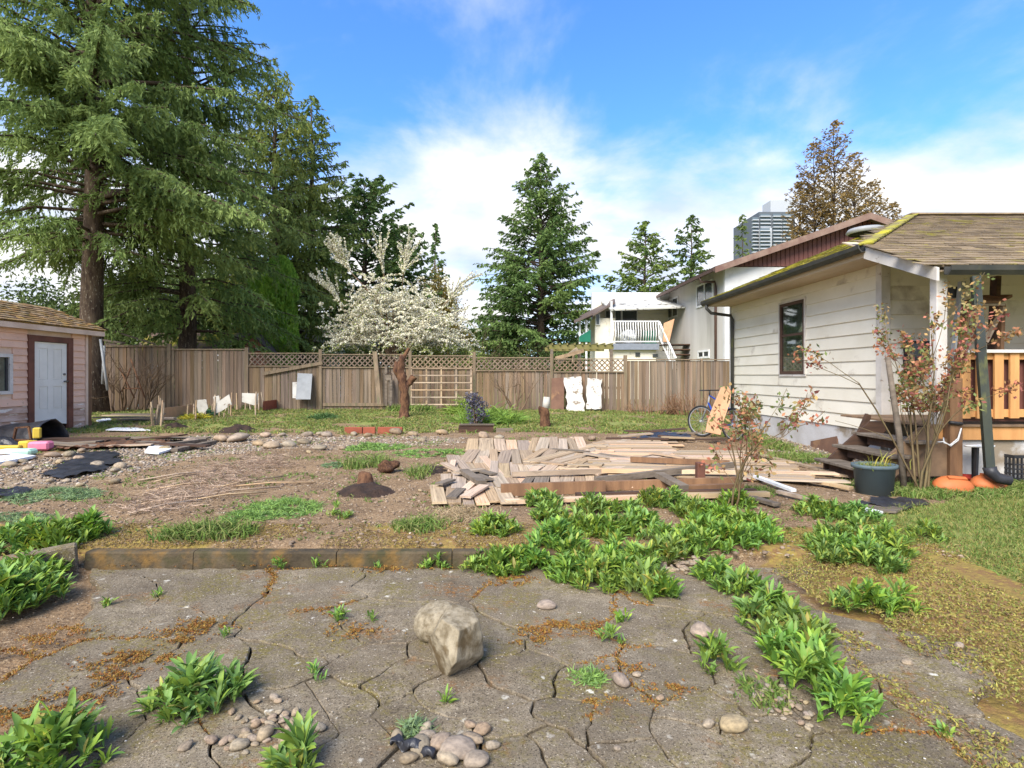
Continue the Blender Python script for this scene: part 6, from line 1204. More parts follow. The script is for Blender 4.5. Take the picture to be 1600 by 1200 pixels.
# long timbers along the front
def timber(a_, b_, w_, h_, mat, label, z0=.05, z1=None, group=None):
    p, q = gp(*a_), gp(*b_); p.z += z0; q.z += z0 if z1 is None else z1; o = MB().beam(p, q, w_, h_).build('timber', MT[mat]); return tag(o, label, 'timber', group)
timber((783, 776), (945, 770), .05, .13, 'postwood', 'long brown plank standing on edge at the front of the pile', .07)
timber((930, 768), (1150, 760), .06, .10, 'postwood', 'brown timber behind the dark upright plank', .06)
timber((930, 764), (1145, 742), .06, .07, 'greywood', 'grey pole slanting across the front of the pile', .10, .13)
timber((800, 752), (1100, 742), .05, .06, 'board', 'long pale batten on top of the pile', .09)
timber((985, 731), (1140, 738), .05, .07, 'postwood', 'brown batten wrapped in plastic behind the poles', .12)
timber((870, 748), (1150, 752), .05, .05, 'boardpaint', 'thin pinkish batten lying over the pile', .11)
timber((790, 790), (1060, 780), .08, .04, 'boardpaint', 'pale board lowest at the front edge of the pile', .04)
timber((900, 783), (1180, 776), .07, .05, 'darkwood', 'dark pole at the front edge of the pile', .06)
timber((1060, 782), (1200, 779), .08, .05, 'board', 'pale board at the front right of the pile', .05)
timber((1050, 772), (1160, 768), .07, .06, 'postwood', 'brown board end by the rose stems', .06)
timber((1150, 744), (1270, 752), .10, .03, 'board', 'pale plank beside the rose stems', .07)
timber((1180, 752), (1240, 775), .06, .03, 'white', 'white strip slanting at the right of the pile', .06)
timber((1245, 752), (1330, 770), .10, .03, 'board', 'plank lying toward the planter tub', .05)
timber((1215, 775), (1300, 795), .06, .03, 'board', 'thin plank pointing at the black mat', .05)
timber((1165, 780), (1215, 795), .09, .03, 'greywood', 'grey plank end in the soil right of the weeds', .04)
timber((1260, 742), (1345, 752), .08, .03, 'board', 'plank in front of the porch steps', .05)
timber((1180, 712), (1310, 745), .10, .03, 'board', 'plank along the grass at the right of the pile', .04)
p = gp(1094, 757); tag(MB().box((p.x - .045, p.y - .045, p.z), (p.x + .045, p.y + .045, p.z + .26)).build('wood_block', MT['browntrim'], bevel=.005), 'upright brown post stub on the plank pile', 'post')
p = gp(1055, 768); tag(MB().beam((p.x - .1, p.y + .25, p.z + .14), (p.x + .03, p.y - .2, p.z + .08), .11, .06).build('wood_block', MT['greywood']), 'grey block of wood leaning across the poles', 'block')
p = gp(738, 760); tag(MB().beam((p.x - .12, p.y + .35, p.z + .12), (p.x + .12, p.y - .3, p.z + .10), .11, .05).build('wood_block', MT['greywood']), 'dark grey stick across the left corner of the pile', 'block')
# boards elsewhere
timber((245, 702), (320, 692), .12, .05, 'greywood', 'grey plank by the gravel strip, upper of two', .06); timber((272, 708), (335, 694), .12, .05, 'greywood', 'grey plank by the gravel strip, lower of two', .05)
for k in range(12): p = gp(random.uniform(80, 280), random.uniform(686, 702)); plank((p.x, p.y), random.uniform(.7, 1.7), random.uniform(.12, .25), .025, random.uniform(-.25, .2), p.z + .04 + .004 * k, random.choice(('board', 'darkwood', 'darkwood', 'greywood')), 'old brown plank lying between shed and gravel', 'planks between shed and gravel', 0, random.gauss(0, .03))
for k in range(7): p = gp(random.uniform(175, 240), random.uniform(655, 662)); plank((p.x, p.y), random.uniform(1, 1.8), .14, .03, random.uniform(-.1, .15), p.z + .05 + .02 * k, random.choice(('board', 'greywood')), 'weathered plank stacked left of the garden stakes', 'planks left of the stakes')
for k in range(9): p = gp(random.uniform(980, 1090), random.uniform(676, 690)); plank((p.x, p.y), random.uniform(.5, 1.2), random.uniform(.1, .2), .025, random.uniform(-.5, .3), p.z + .04 + .006 * k, random.choice(('greywood', 'board', 'darkwood')), 'grey scrap plank behind the pile near the bicycle', 'scrap planks by the bicycle', 0, random.gauss(0, .05))
# plants trough + bricks
p = gp(746, 676); tr = thing('timber_trough', 'brown timber plank trough at the back of the planks', 'trough', (p.x, p.y, p.z)); MB().box((p.x - .42, p.y - .05, p.z - .02), (p.x + .36, p.y, p.z + .17)).build('side', MT['darkwood'], tr); MB().box((p.x - .4, p.y - .08, p.z + .171), (p.x + .38, p.y + .03, p.z + .2)).build('cap', MT['greywood'], tr); MB().box((p.x + .42, p.y - .03, p.z - .02), (p.x + .8, p.y + .03, p.z + .10)).build('extension', MT['greywood'], tr)
for k, (a_, b_) in enumerate(((538, 566), (567, 587), (590, 628))):
    p, q = gp(a_, 678), gp(b_, 678); tag(MB().box((p.x, p.y, p.z - .03), (q.x - .02, p.y + .09, p.z + .15)).build('edging_brick', MT['brick'], bevel=.008), ('left red brown edging block behind the gravel', 'short middle red brown edging block', 'right red brown edging block by the grey stone')[k], 'block')
# ------------------------------------------------------------------ dead trunk, stumps
def skin_trunk(name, label, parts_, mat, cat, seed, nse=.12):
    t_ = None
    bm = bmesh.new(); rr = random.Random(seed); base = parts_[0][0][0]; base = Vector(base)
    o = None; mb_ = MB()
    t_ = thing(name, label, cat, base)
    for i, (pts, rs) in enumerate(parts_):
        P, Rr_ = [], []
        for a_, b_, r0, r1 in zip(pts, pts[1:], rs, rs[1:]):
            for k in range(5): P.append(Vector(a_).lerp(Vector(b_), k / 5)); Rr_.append(r0 + (r1 - r0) * k / 5)
        P.append(Vector(pts[-1])); Rr_.append(rs[-1]); m = MB().tube(P, Rr_, 14)
        m.v = [tuple(Vector(v) + Vector(mnoise.noise_vector(Vector(v) * 5 + Vector((seed, 0, 0)))) * nse * rs[0]  + Vector(mnoise.noise_vector(Vector(v) * 17)) * nse * .35 * rs[0]) for v in m.v]
        m.build('trunk' if i == 0 else 'limb', mat, t_)
    return t_
B = gp(632, 652); Y = B.y
skin_trunk('dead_trunk', 'broken dead tree trunk with reddish bark standing in the rear grass', [([B - Vector((0, 0, .1)), at(632, 640, Y), at(632, 605, Y), at(625, 580, Y), at(630, 555, Y)], [.18, .15, .14, .15, .08]), ([at(630, 606, Y), at(640, 598, Y), at(647, 588, Y)], [.1, .09, .12]), ([at(626, 590, Y), at(618, 578, Y - .1), at(620, 566, Y)], [.1, .08, .06]), ([at(629, 562, Y), at(634, 552, Y), at(639, 544, Y)], [.07, .06, .05])], MT['barkdead'], 'trunk', 5, .35)
B = gp(852, 667); Y = B.y
st_ = skin_trunk('tree_stump', 'short dark stump with flaking white paint at the back of the planks', [([B - Vector((0, 0, .08)), at(851, 650, Y), at(849, 640, Y), at(850, 636, Y)], [.13, .12, .13, .11])], MT['barkdead'], 'stump', 6, .3)
a_ = at(853, 634, Y); MB().tube([a_ + Vector((0, 0, -.06)), a_ + Vector((.01, 0, .08)), a_ + Vector((.02, 0, .22))], [.10, .09, .08], 9).build('painted_top', MT['whiteboard'], st_)
def heap(name, label, px, py, rx, ry, h_, mat, seed, cat='soil heap', hole=0):
    c = gp(px, py); n_ = 22; mb_ = MB(); vs = []
    for i in range(n_):
        for j in range(n_):
            u, v = i / (n_ - 1) * 2 - 1, j / (n_ - 1) * 2 - 1; r_ = min(1, math.hypot(u, v)); e = max(0, 1 - r_ ** 2); x, y = c.x + u * rx, c.y + v * ry
            vs.append((x, y, hgt(x, y) - .02 + e * (h_ * (1 - hole * e * .5)) * (1 + .5 * mnoise.noise(Vector((u * 3 + seed, v * 3, 1)))) + (.03 * e ** .5 * mnoise.noise(Vector((x * 14, y * 14, seed))))))
    mb_.add(vs, [(i * n_ + j, (i + 1) * n_ + j, (i + 1) * n_ + j + 1, i * n_ + j + 1) for i in range(n_ - 1) for j in range(n_ - 1)], True); return tag(mb_.build(name, mat), label, cat)
heap('soil_heap', 'dark freshly dug soil mound around the sawn stump', 572, 768, .36, .32, .10, MT['soil_dark'], 3)
heap('soil_heap', 'dark soil patch by the garden stakes', 372, 674, .45, .5, .16, MT['soil_dark'], 4); heap('soil_heap', 'small dark soil lump left of the garden stakes', 272, 668, .3, .4, .12, MT['soil_dark'], 5)
heap('soil_heap', 'dark hollow of soil left of the plank pile', 672, 735, .28, .5, .05, MT['soil_dark'], 6)
heap('gravel_mound', 'dark mound beside the white leaning boards', 932, 637, .8, .4, .25, MT['soil_dark'], 8, 'mound')
def lump(name, label, px, py, wpx, hpx, mat, seed, cat, rough=.3):
    c = gp(px, py); s = wpx / F * c.y; h_ = hpx / F * c.y; me = rock_mesh(seed, 3, rough, 1.0, 2); me.materials.append(mat); o = bpy.data.objects.new(name, me); COL.objects.link(o); o.location = (c.x, c.y, c.z + h_ * .38); o.scale = (s, s * .8, h_); return tag(o, label, cat)
p = gp(572, 757); sk = skin_trunk('tree_stump', 'small sawn brown stump in the dug soil mound', [([p - Vector((0, 0, .05)), p + Vector((0, 0, .07)), p + Vector((.0, 0, .13))], [.12, .09, .08])], MT['barkdead'], 'stump', 9, .45)
lump('root_clod', 'reddish root clod beside the long arching grass', 606, 738, 30, 22, MT['barkdead'], 31, 'clod', .9)
# ------------------------------------------------------------------ trellis and boards at the fence
TY = 20.2
tl = thing('trellis', 'pale wooden grid trellis leaning on the fence', 'trellis', (at(690, 600, TY).x, TY, .1))
x0, x1, zt, zb = at(643, 0, TY).x, at(736, 0, TY).x, at(0, 573, TY).z, at(0, 634, TY).z
for k in range(5): x = x0 + (x1 - x0) * k / 4; MB().box((x - .025, TY - .02, zb), (x + .025, TY, zt)).build('upright', MT['board'], tl, shift=(x - tl.location.x, 0, 0))
for k in range(6): z = zb + .05 + (zt - zb - .1) * k / 5; MB().box((x0 - .03, TY - .045, z - .02), (x1 + .03, TY - .021, z + .02)).build('crossbar', MT['board'], tl, shift=(0, 0, z))
def leanboard(name, label, px0, px1, pyt0, pyt1, pyb, Yb, mat, th=.03, cat='board', Yt=20.38, bw=0, jag=False):
    a_, b_ = at(px0 + bw, pyb, Yb), at(px1 + bw, pyb, Yb); c, d = at(px1, pyt1, Yt), at(px0, pyt0, Yt)
    if jag:
        P = [a_]
        def edge(p, q, n_):
            return [p.lerp(q, k / n_) + Vector((random.gauss(0, .02), 0, random.gauss(0, .02))) for k in range(1, n_)] + [q]
        P = [a_] + edge(a_, b_, 5) + edge(b_, c, 9) + edge(c, d, 4) + edge(d, a_, 9)[:-1]
    else: P = [a_, b_, c, d]
    return tag(MB().slab(P, (0, -1, .1), th).build(name, MT[mat]), label, cat)
leanboard('leaning_board', 'jagged white flaking board leaning on the fence, left of two', 881, 908, 590, 588, 644, 19.6, 'whiteboard', jag=True, bw=6); leanboard('leaning_board', 'white flaking board leaning on the fence, right of two', 918, 941, 590, 592, 639, 19.8, 'whiteboard', bw=-2, jag=True); leanboard('leaning_board', 'rusty brown board beside the white boards at the fence', 862, 882, 591, 590, 642, 19.7, 'rustboard', bw=-1)
leanboard('leaning_board', 'grey weathered metal sheet leaning on the lattice fence', 465, 488, 583, 584, 624, 20.0, 'steel', bw=-3); leanboard('leaning_board', 'small cream board left of the grey sheet', 457, 465, 597, 597, 622, 20.05, 'whiteboard')
leanboard('leaning_post', 'pale slanting fence post leaning at the lattice', 582, 589, 549, 549, 632, 19.9, 'fencepost', th=.08, cat='post', bw=7)
for k, (px, t) in enumerate(((601, 570), (609, 590))): leanboard('leaning_post', ('thin grey stake beside the slanting post', 'short grey stake left of the dead trunk')[k], px, px + 4, t, t, 634, 20.1, 'greywood', th=.03, cat='stake')
p = at(608, 590, 19.95); bh = thing('birdhouse', 'little grey birdhouse on a stake left of the dead trunk', 'birdhouse', (p.x, 19.95, .1)); MB().box((p.x - .09, 19.87, p.z - .1), (p.x + .09, 20.0, p.z + .1)).build('box', MT['greywood'], bh); MB().slab([(p.x - .14, 19.84, p.z + .1), (p.x, 19.84, p.z + .2), (p.x + .14, 19.84, p.z + .1), (p.x, 19.84, p.z + .17)], (0, -1, 0), .2).build('roof', MT['darkwood'], bh); MB().beam((p.x, 19.95, .05), (p.x, 19.95, p.z - .1), .04, .04).build('stake', MT['greywood'], bh)
lump('stone_block', 'pale block at the foot of the grey metal sheet', 488, 626, 12, 10, MT['stone'], 41, 'stone')
# ------------------------------------------------------------------ garden stakes and white card signs
random.seed(33)
for k in range(34):
    t = k / 33; px = 245 + 205 * t + random.uniform(-6, 6); py = 663 - 30 * t + random.uniform(-4, 4)
    if k < 8: px, py = 238 + k * 2.2, 664 + random.uniform(-2, 2)
    c = gp(px, py); h_ = random.uniform(.35, .75); lx = random.gauss(0, .05)
    tag(MB().beam((c.x, c.y, c.z - .05), (c.x + lx, c.y + .03, c.z + h_), .035, .03, up=(0, 1, 0)).build('garden_stake', MT['board']), ('pale wooden stake in the tight bundle left of the tan board' if k < 8 else 'thin wooden stake in the row around the rear garden plot'), 'stake', 'stakes in the bundle' if k < 8 else 'stakes in the row')
def card(name, label, P, Y, mat='whiteboard', th=.012): return tag(MB().slab([at(px, py, Y) for px, py in P], (0, -1, 0), th).build(name, MT[mat]), label, 'sign')
def signpole(px, pyt, pyb, Y, label): a_, b_ = at(px, pyb, Y), at(px + 1, pyt, Y); b_.y += .02; tag(MB().beam(a_, b_, .035, .03, up=(0, 1, 0)).build('garden_stake', MT['board']), label, 'stake')
card('white_card', 'white card sign on a stake, left of three', [(306, 625), (322, 624), (325, 638), (315, 650), (309, 642)], 16.2); signpole(313, 640, 670, 16.23, 'stake carrying the left white card')
card('white_card', 'tilted white card sign in the middle of the stakes', [(337, 646), (335, 632), (352, 620), (358, 616), (362, 632), (345, 643)], 16.6); card('white_card', 'small white card tucked behind the middle card', [(333, 620), (342, 618), (344, 630), (336, 632)], 16.8); signpole(335, 620, 667, 16.56, 'dark thick stake before the middle white card'); signpole(349, 645, 660, 16.6, 'pale stake under the middle white card')
card('white_card', 'white card sign on a stake, right of three', [(378, 614), (403, 615), (402, 632), (396, 633), (378, 628)], 17.6); signpole(399, 612, 650, 17.56, 'pale stake before the right white card')
a_, b_ = gp(252, 656), gp(302, 648); tag(MB().slab([(a_.x, a_.y, a_.z), (b_.x, b_.y, b_.z), (b_.x, b_.y + .1, b_.z + .34), (a_.x, a_.y + .1, a_.z + .34)], (0, -1, .2), .03).build('edging_board', MT['tan']), 'tan board edging the rear garden plot', 'board')
a_, b_ = gp(410, 644), gp(450, 636); tag(MB().slab([(a_.x, a_.y, a_.z), (b_.x, b_.y, b_.z), (b_.x, b_.y + .05, b_.z + .35), (a_.x, a_.y + .05, a_.z + .38)], (0, -1, .2), .03).build('edging_board', MT['brick']), 'reddish board edging behind the right stakes', 'board')
# ------------------------------------------------------------------ clutter by the shed
def flat(name, label, P, z, mat, th=.03, cat='sheet', wob=.0):
    pts = [gp(px, py) for px, py in P]; zm = max(p.z for p in pts) + z; return tag(MB().slab([(p.x, p.y, zm + random.uniform(-wob, wob)) for p in pts], (0, 0, 1), th).build(name, MT[mat]), label, cat)
flat('foam_board', 'white foam board lying at the left edge', [(-60, 722), (-20, 712), (56, 718), (10, 727), (-30, 734)], .06, 'foam', .04)
flat('foam_board', 'white broken foam sheet beside the gravel', [(226, 710), (236, 698), (262, 698), (268, 707), (248, 712)], .05, 'foam', .03)
tag(MB().slab([(-9.75, 9.6, .1), (-9.75, 10.75, .1), (-10.02, 10.75, .62), (-10.02, 9.6, .62)], (1, 0, .3), .03).build('foam_board', MT['foam']), 'white foam board leaning against the shed wall', 'sheet')
flat('plastic_bag', 'white plastic scrap in the grass behind the shed', [(150, 660), (160, 657), (172, 656), (174, 659), (155, 662)], .05, 'foam', .03); flat('plastic_bag', 'pale plastic sheet on the ground beyond the shed', [(165, 675), (180, 671), (215, 671), (235, 675), (200, 676)], .04, 'foam', .02)
flat('plastic_bag', 'grey green plastic scrap in the grass at left', [(190, 638), (205, 633), (222, 632), (224, 636), (200, 640)], .05, 'mint', .02)
# black barrel liner: half tube opening toward the yard, clutter inside
c = gp(38, 694); ba = thing('black_liner', 'torn black plastic tub lying on its side by the shed', 'tub', (c.x, c.y, c.z))
vs = []; n_ = 18; m_ = 10
for j in range(m_):
    for k in range(n_):
        a = math.pi * (1.12 * k / (n_ - 1) - .06); r_ = .40 + .035 * mnoise.noise(Vector((a * 2, j * .5, 1))); u = j / (m_ - 1)
        rr_ = r_ * (1 - .25 * (1 - u)); vs.append((c.x - .15 + (u - .5) * .95 + .03 * math.sin(k), c.y + rr_ * math.cos(a) * 1.0 + .25, c.z + .02 + rr_ * math.sin(a) * 1.05))
lin = MB().add(vs, [(j * n_ + k, j * n_ + k + 1, (j + 1) * n_ + k + 1, (j + 1) * n_ + k) for j in range(m_ - 1) for k in range(n_ - 1)], True).build('shell', MT['blacksheet'], ba)
lin.modifiers.new('s', 'SOLIDIFY').thickness = .015
lin_back = MB().slab([(c.x - .6, c.y + .25 + .3 * math.cos(math.pi * k / 8), c.z + .02 + .31 * math.sin(math.pi * k / 8)) for k in range(9)], (1, 0, 0), .02).build('back', MT['black'], ba)
def rbox(name, label, px, py, w_, d_, h_, mat, rz=0, dz=0, cat='item', bev=.03):
    p = gp(px, py); o = MB().box((-w_ / 2, -d_ / 2, 0), (w_ / 2, d_ / 2, h_)).build(name, MT[mat], bevel=bev); o.location = (p.x, p.y, p.z + dz); o.rotation_euler = (0, 0, rz); return tag(o, label, cat)
rbox('plastic_toy', 'pink plastic toy block in front of the black tub', 64, 705, .32, .2, .15, 'hotpink', .2, .02, 'toy'); rbox('plastic_toy', 'yellow plastic toy beside the pink one', 44, 702, .22, .2, .13, 'yellow', -.2, .02, 'toy', .02); rbox('plastic_bottle', 'pale mint plastic canister lying by the toys', 28, 712, .5, .2, .1, 'mint', .08, .01, 'canister'); rbox('plastic_toy', 'yellow handled plastic scoop left of the mint canister', 10, 706, .46, .12, .09, 'yellow', .15, .02, 'toy', .02); rbox('plastic_toy', 'yellow toy piece inside the black tub\'s mouth', 58, 697, .12, .1, .2, 'yellow', .5, .14, 'toy', .02)
cf = gp(40, 697); fr = thing('chair_frame', 'broken brown wooden frame inside the black tub', 'frame', (cf.x, cf.y - .05, cf.z))
for a_, b_ in (((-.2, 0), (-.13, .34)), ((-.13, .34), (.1, .36)), ((.1, .36), (.17, 0)), ((-.18, .12), (.15, .12))): MB().beam((cf.x + a_[0], cf.y - .05, cf.z + a_[1]), (cf.x + b_[0], cf.y - .05, cf.z + b_[1]), .03, .04, up=(0, 1, 0)).build('bar', MT['clay'] if 0 else MT['barkdead'], fr)
heap('black_bag', 'dark rubbish bag under the shed step', 85, 678, .3, .2, .22, MT['blacksheet'], 12, 'bag')
heap('black_bag', 'crumpled black bag at the left edge', 5, 700, .35, .2, .22, MT['blacksheet'], 13, 'bag')
def crumple(name, label, P, mat, seed, z=.015, amp=.035, cat='sheet'):
    W = [gp(px, py) for px, py in P]; xs = [p.x for p in W]; ys = [p.y for p in W]; poly = [(p.x, p.y) for p in W]; n_ = 44; mb_ = MB(); idx = {}; vs = []; fs = []
    for i in range(n_):
        for j in range(n_):
            x = min(xs) + (max(xs) - min(xs)) * i / (n_ - 1); y = min(ys) + (max(ys) - min(ys)) * j / (n_ - 1)
            if poly_in(x + .12 * mnoise.noise(Vector((x * 5, y * 5, seed))), y + .12 * mnoise.noise(Vector((x * 5, y * 5, seed + 4))), poly):
                idx[i, j] = len(vs); vs.append((x, y, hgt(x, y) + z + amp * (.6 + mnoise.noise(Vector((x * 7, y * 7, seed))) + .5 * abs(mnoise.noise(Vector((x * 19, y * 19, seed)))))))
    for i in range(n_ - 1):
        for j in range(n_ - 1):
            q = [idx.get(k) for k in ((i, j), (i + 1, j), (i + 1, j + 1), (i, j + 1))]
            if None not in q: fs.append(q)
    o = mb_.add(vs, fs, True).build(name, MT[mat]); return tag(o, label, cat)
crumple('black_sheeting', 'crumpled black plastic sheeting half buried in gravel', [(60, 745), (120, 712), (175, 706), (195, 722), (150, 740), (95, 756)], 'blacksheet', 1); crumple('black_sheeting', 'torn strip of black sheeting by the feathery weed', [(-20, 775), (20, 765), (50, 770), (20, 785)], 'blacksheet', 2); crumple('bark_strip', 'rotten brown board strips in front of the shed', [(80, 703), (120, 694), (250, 692), (280, 696), (180, 704), (100, 707)], 'barkdead', 3, .02, .05, 'bark'); crumple('black_sheeting', 'grey plastic sheet behind the planks near the bicycle', [(985, 690), (1010, 680), (1075, 680), (1085, 688), (1030, 693)], 'blacksheet', 5, .02, .05)
# crumpled black wrapper on the patio front
w0 = gp(612, 1168, 0); o = MB().tube([(w0.x + .17 * t / 16, w0.y - .07 * (t / 16) ** 1.6, .02 + .012 * math.sin(t)) for t in range(17)], [.005 + .013 * math.sin(math.pi * (t + .4) / 17) ** .5 for t in range(17)], 14)
o.v = [tuple(Vector(v) + Vector(mnoise.noise_vector(Vector(v) * 60)) * .016) for v in o.v]; tag(o.build('plastic_wrapper', MT['blacksheet']), 'crumpled shiny black wrapper on the front rubble', 'wrapper')
# red A-frame and pipes behind the shed
ry = 18.6; rf = thing('swing_stand', 'rusty red metal A-frame by the brushwood at left', 'stand', (at(210, 620, ry).x, ry, .1))
for a_, b_ in (((187, 575), (210, 622)), ((226, 621), (204, 560)), ((204, 575), (190, 612)), ((192, 607), (220, 607))): MB().tube([at(a_[0], a_[1], ry), at(b_[0], b_[1], ry)], .025, 6).build('bar', MT['barkdead'], rf)
for k, (a_, b_) in enumerate((((157, 530), (168, 610)), ((160, 600), (163, 540)))): tag(MB().tube([at(a_[0], a_[1], 18.2 + k * .3), at(b_[0], b_[1], 18.2 + k * .3)], .04, 8).build('metal_pipe', MT['steel']), ('grey pipe leaning right of the shed corner', 'thin grey pipe between shed corner and trunk')[k], 'pipe')
tag(MB().beam(at(160, 531, 18.9), at(193, 536, 18.9), .2, .06).build('timber', MT['greywood']), 'grey beam resting in the brushwood behind the shed', 'timber'); tag(MB().beam(at(160, 512, 19), at(243, 538, 20.1), .05, .05).build('timber', MT['greywood']), 'long thin grey pole over the brushwood', 'timber')
# ------------------------------------------------------------------ bicycle and brown board by the house
def wheel(t_, c, ax, r_):
    c = Vector(c); ax = Vector(ax).normalized(); u = ax.cross(Vector((0, 0, 1))).normalized(); v = u.cross(ax); ring = lambda rr_, n_=28: [c + (u * math.cos(2 * math.pi * k / n_) + v * math.sin(2 * math.pi * k / n_)) * rr_ for k in range(n_ + 1)]
    w_ = MB().tube(ring(r_), .022, 7, cap=False).build('wheel', MT['tyre'], t_); MB().tube(ring(r_ - .03), .010, 5, cap=False).build('rim', MT['steel'], w_); sp_ = MB()
    for k in range(16): a = 2 * math.pi * k / 16; sp_.tube([c, c + (u * math.cos(a) + v * math.sin(a)) * (r_ - .03)], .003, 3, cap=False)
    sp_.tube([c - ax * .05, c + ax * .05], .025, 8); sp_.build('spokes', MT['steel'], w_)
rw = Vector((5.02, 11.35, .0)); rw.z = hgt(rw.x, rw.y) + .355; fwv = Vector((4.72, 12.3, 0)); fwv.z = hgt(fwv.x, fwv.y) + .355; dv = (fwv - rw).normalized(); sdv = dv.cross(Vector((0, 0, 1)))
bk = thing('bicycle', 'blue framed bicycle parked by the white house wall', 'bicycle', (rw.x, rw.y, rw.z - .355)); ln_ = sdv * .07
wheel(bk, rw, sdv, .335); wheel(bk, fwv, sdv + dv * .35, .335); U = Vector((0, 0, 1))
bb = rw + dv * .43 - U * .05; seat = bb - dv * .18 + U * .52 + ln_; head = fwv - dv * .14 + U * .42 + ln_; headt = head - dv * .04 + U * .16
MB().tube([bb, head], .02, 7).tube([bb, seat], .018, 7).tube([seat - U * .1, headt], .018, 7).tube([rw, bb], .012, 6).tube([rw, seat - U * .08], .011, 6).build('frame', MT['blue'], bk)
MB().tube([headt, head, fwv], .018, 7).build('fork', MT['steel'], bk)
hb = headt + U * .12; MB().tube([headt, hb], .014, 6).tube([hb - sdv * .3 - dv * .05, hb, hb + sdv * .3 - dv * .05], .014, 7).build('handlebar', MT['black'], bk)
MB().lathe([(.0, .05), (.08, .045), (.11, .02), (.07, 0), (0, 0)], tuple(seat + U * .08), 12, 1, 1.4).tube([seat, seat + U * .09], .014, 6).build('saddle', MT['black'], bk)
MB().tube([bb - sdv * .05, bb + sdv * .05], .09, 14).tube([bb + sdv * .06, bb + sdv * .06 + dv * .15 - U * .08], .012, 5).build('crank', MT['steel'], bk)
Yb = 10.9; tag(MB().slab([at(103 + 1000, 675, Yb), at(1126, 680, Yb), at(1132, 655, Yb + .1), at(1141, 628, Yb + .2), at(1143, 612, Yb + .3), at(1138, 604, Yb + .3), at(1128, 604, Yb + .3), at(1116, 632, Yb + .2), at(1107, 655, Yb + .1)], (0, -1, .1), .05).build('tan_board', MT['tan'], bevel=.006), 'tan brown long panel standing against the bicycle', 'board')
tag(MB().slab([at(1266, 699, 10.7), at(1307, 712, 9.75), at(1308, 679, 9.95), at(1268, 668, 10.9)], (-1, -.1, .3), .025).build('hatch_board', MT['rustboard']), 'brown wooden hatch board leaning on the house foundation', 'board')
# ------------------------------------------------------------------ tub planter, mat, stick, clay bakers, crates, porch things
p = gp(1366, 772); tb = thing('planter_tub', 'grey plastic tub planter with sprouting grass by the porch steps', 'planter', (p.x, p.y, p.z))
MB().lathe([(0, 0), (.19, 0), (.215, .30), (.24, .305), (.24, .345), (.215, .345), (.20, .28), (0, .27)], tuple(p), 32, 1, .8).build('tub', MT['potgrey'], tb)
MB().lathe([(0, .305), (.2, .29)], tuple(p), 24, 1, .8).build('soil', MT['soil_dark'], tb)
tufts('sprouts', None, np.array([(p.x + random.gauss(0, .09), p.y + random.gauss(0, .06), p.z + .29) for _ in range(70)]), .09, .007, GR + GRY, 91, per=4, parent=tb)['kind'] = 'stuff'
tufts('flower_stalks', None, np.array([(p.x + .1 + random.gauss(0, .03), p.y + random.gauss(0, .03), p.z + .3) for _ in range(8)]), .22, .012, [(.4, .34, .06), (.3, .3, .06)], 92, per=3, lean=.3, parent=tb)['kind'] = 'stuff'
crumple('black_mat', 'frayed black mat lying before the planter tub', [(1330, 790), (1372, 778), (1450, 785), (1455, 794), (1410, 800)], 'blacksheet', 7, .012, .02, 'mat'); flat('speckled_mat', 'grey speckled mat piece beside the black mat', [(1342, 796), (1362, 789), (1412, 799), (1400, 805), (1370, 803)], .02, 'greywood', .02, 'mat'); flat('white_plank', 'white board end below the speckled mat', [(1342, 800), (1352, 797), (1380, 806), (1365, 809)], .03, 'white', .02, 'plank')
a_ = gp(1413, 768); tag(MB().tube([a_, at(1405, 680, a_.y + .05), at(1387, 558, a_.y + .15)], [.035, .035, .03], 7).build('leaning_pole', MT['greywood']), 'weathered grey pole leaning beside the tall rose bush', 'pole')
for k, (px, py, rx_) in enumerate(((1501, 772, .22), (1556, 768, .21))):
    p = gp(px, py); o = MB().lathe([(rx_ * .99, -.02), (rx_ * 1.02, .0), (rx_ * .95, .03), (rx_ * .80, .07), (rx_ * .45, .11), (0, .118)], (0, 0, 0), 32, 1, .68).beam((-.1, 0, .12), (.1, 0, .12), .05, .025).build('clay_baker', MT['clay']); o.location = (p.x, p.y + .1, p.z + .07); o.rotation_euler = ((.45, .05, -.1) if k == 0 else (.08, 0, .1)); tag(o, ('orange clay baking lid tilted in the grass', 'orange clay baking dish under the downspout elbow')[k], 'baking dish')
def crate(px, py, w_, d_, h_, label, Y=None, rz=0):
    p = gp(px, py); t_ = thing('plastic_crate', label, 'crate', (p.x, p.y, p.z), rz); m = MB(); 
    for z in (0, .06, .12, .18, .24, h_):
        for a_, b_ in (((-w_ / 2, -d_ / 2), (w_ / 2, -d_ / 2)), ((w_ / 2, -d_ / 2), (w_ / 2, d_ / 2)), ((w_ / 2, d_ / 2), (-w_ / 2, d_ / 2)), ((-w_ / 2, d_ / 2), (-w_ / 2, -d_ / 2))): m.beam((a_[0], a_[1], z + .01), (b_[0], b_[1], z + .01), .02, .018 if z < h_ else .04)
    m.build('bars', MT['black'], t_, world=False); m2 = MB()
    for k in range(13): x = -w_ / 2 + w_ * k / 12; m2.box((x - .006, -d_ / 2 - .012, 0), (x + .006, -d_ / 2 + .008, h_)); m2.box((x - .006, d_ / 2 - .008, 0), (x + .006, d_ / 2 + .012, h_))
    for k in range(8): y = -d_ / 2 + d_ * k / 7; m2.box((-w_ / 2 - .012, y - .006, 0), (-w_ / 2 + .008, y + .006, h_)); m2.box((w_ / 2 - .008, y - .006, 0), (w_ / 2 + .012, y + .006, h_))
    m2.build('ribs', MT['black'], t_, world=False); MB().box((-w_ / 2, -d_ / 2, 0), (w_ / 2, d_ / 2, .015)).build('floor', MT['black'], t_, world=False); return t_
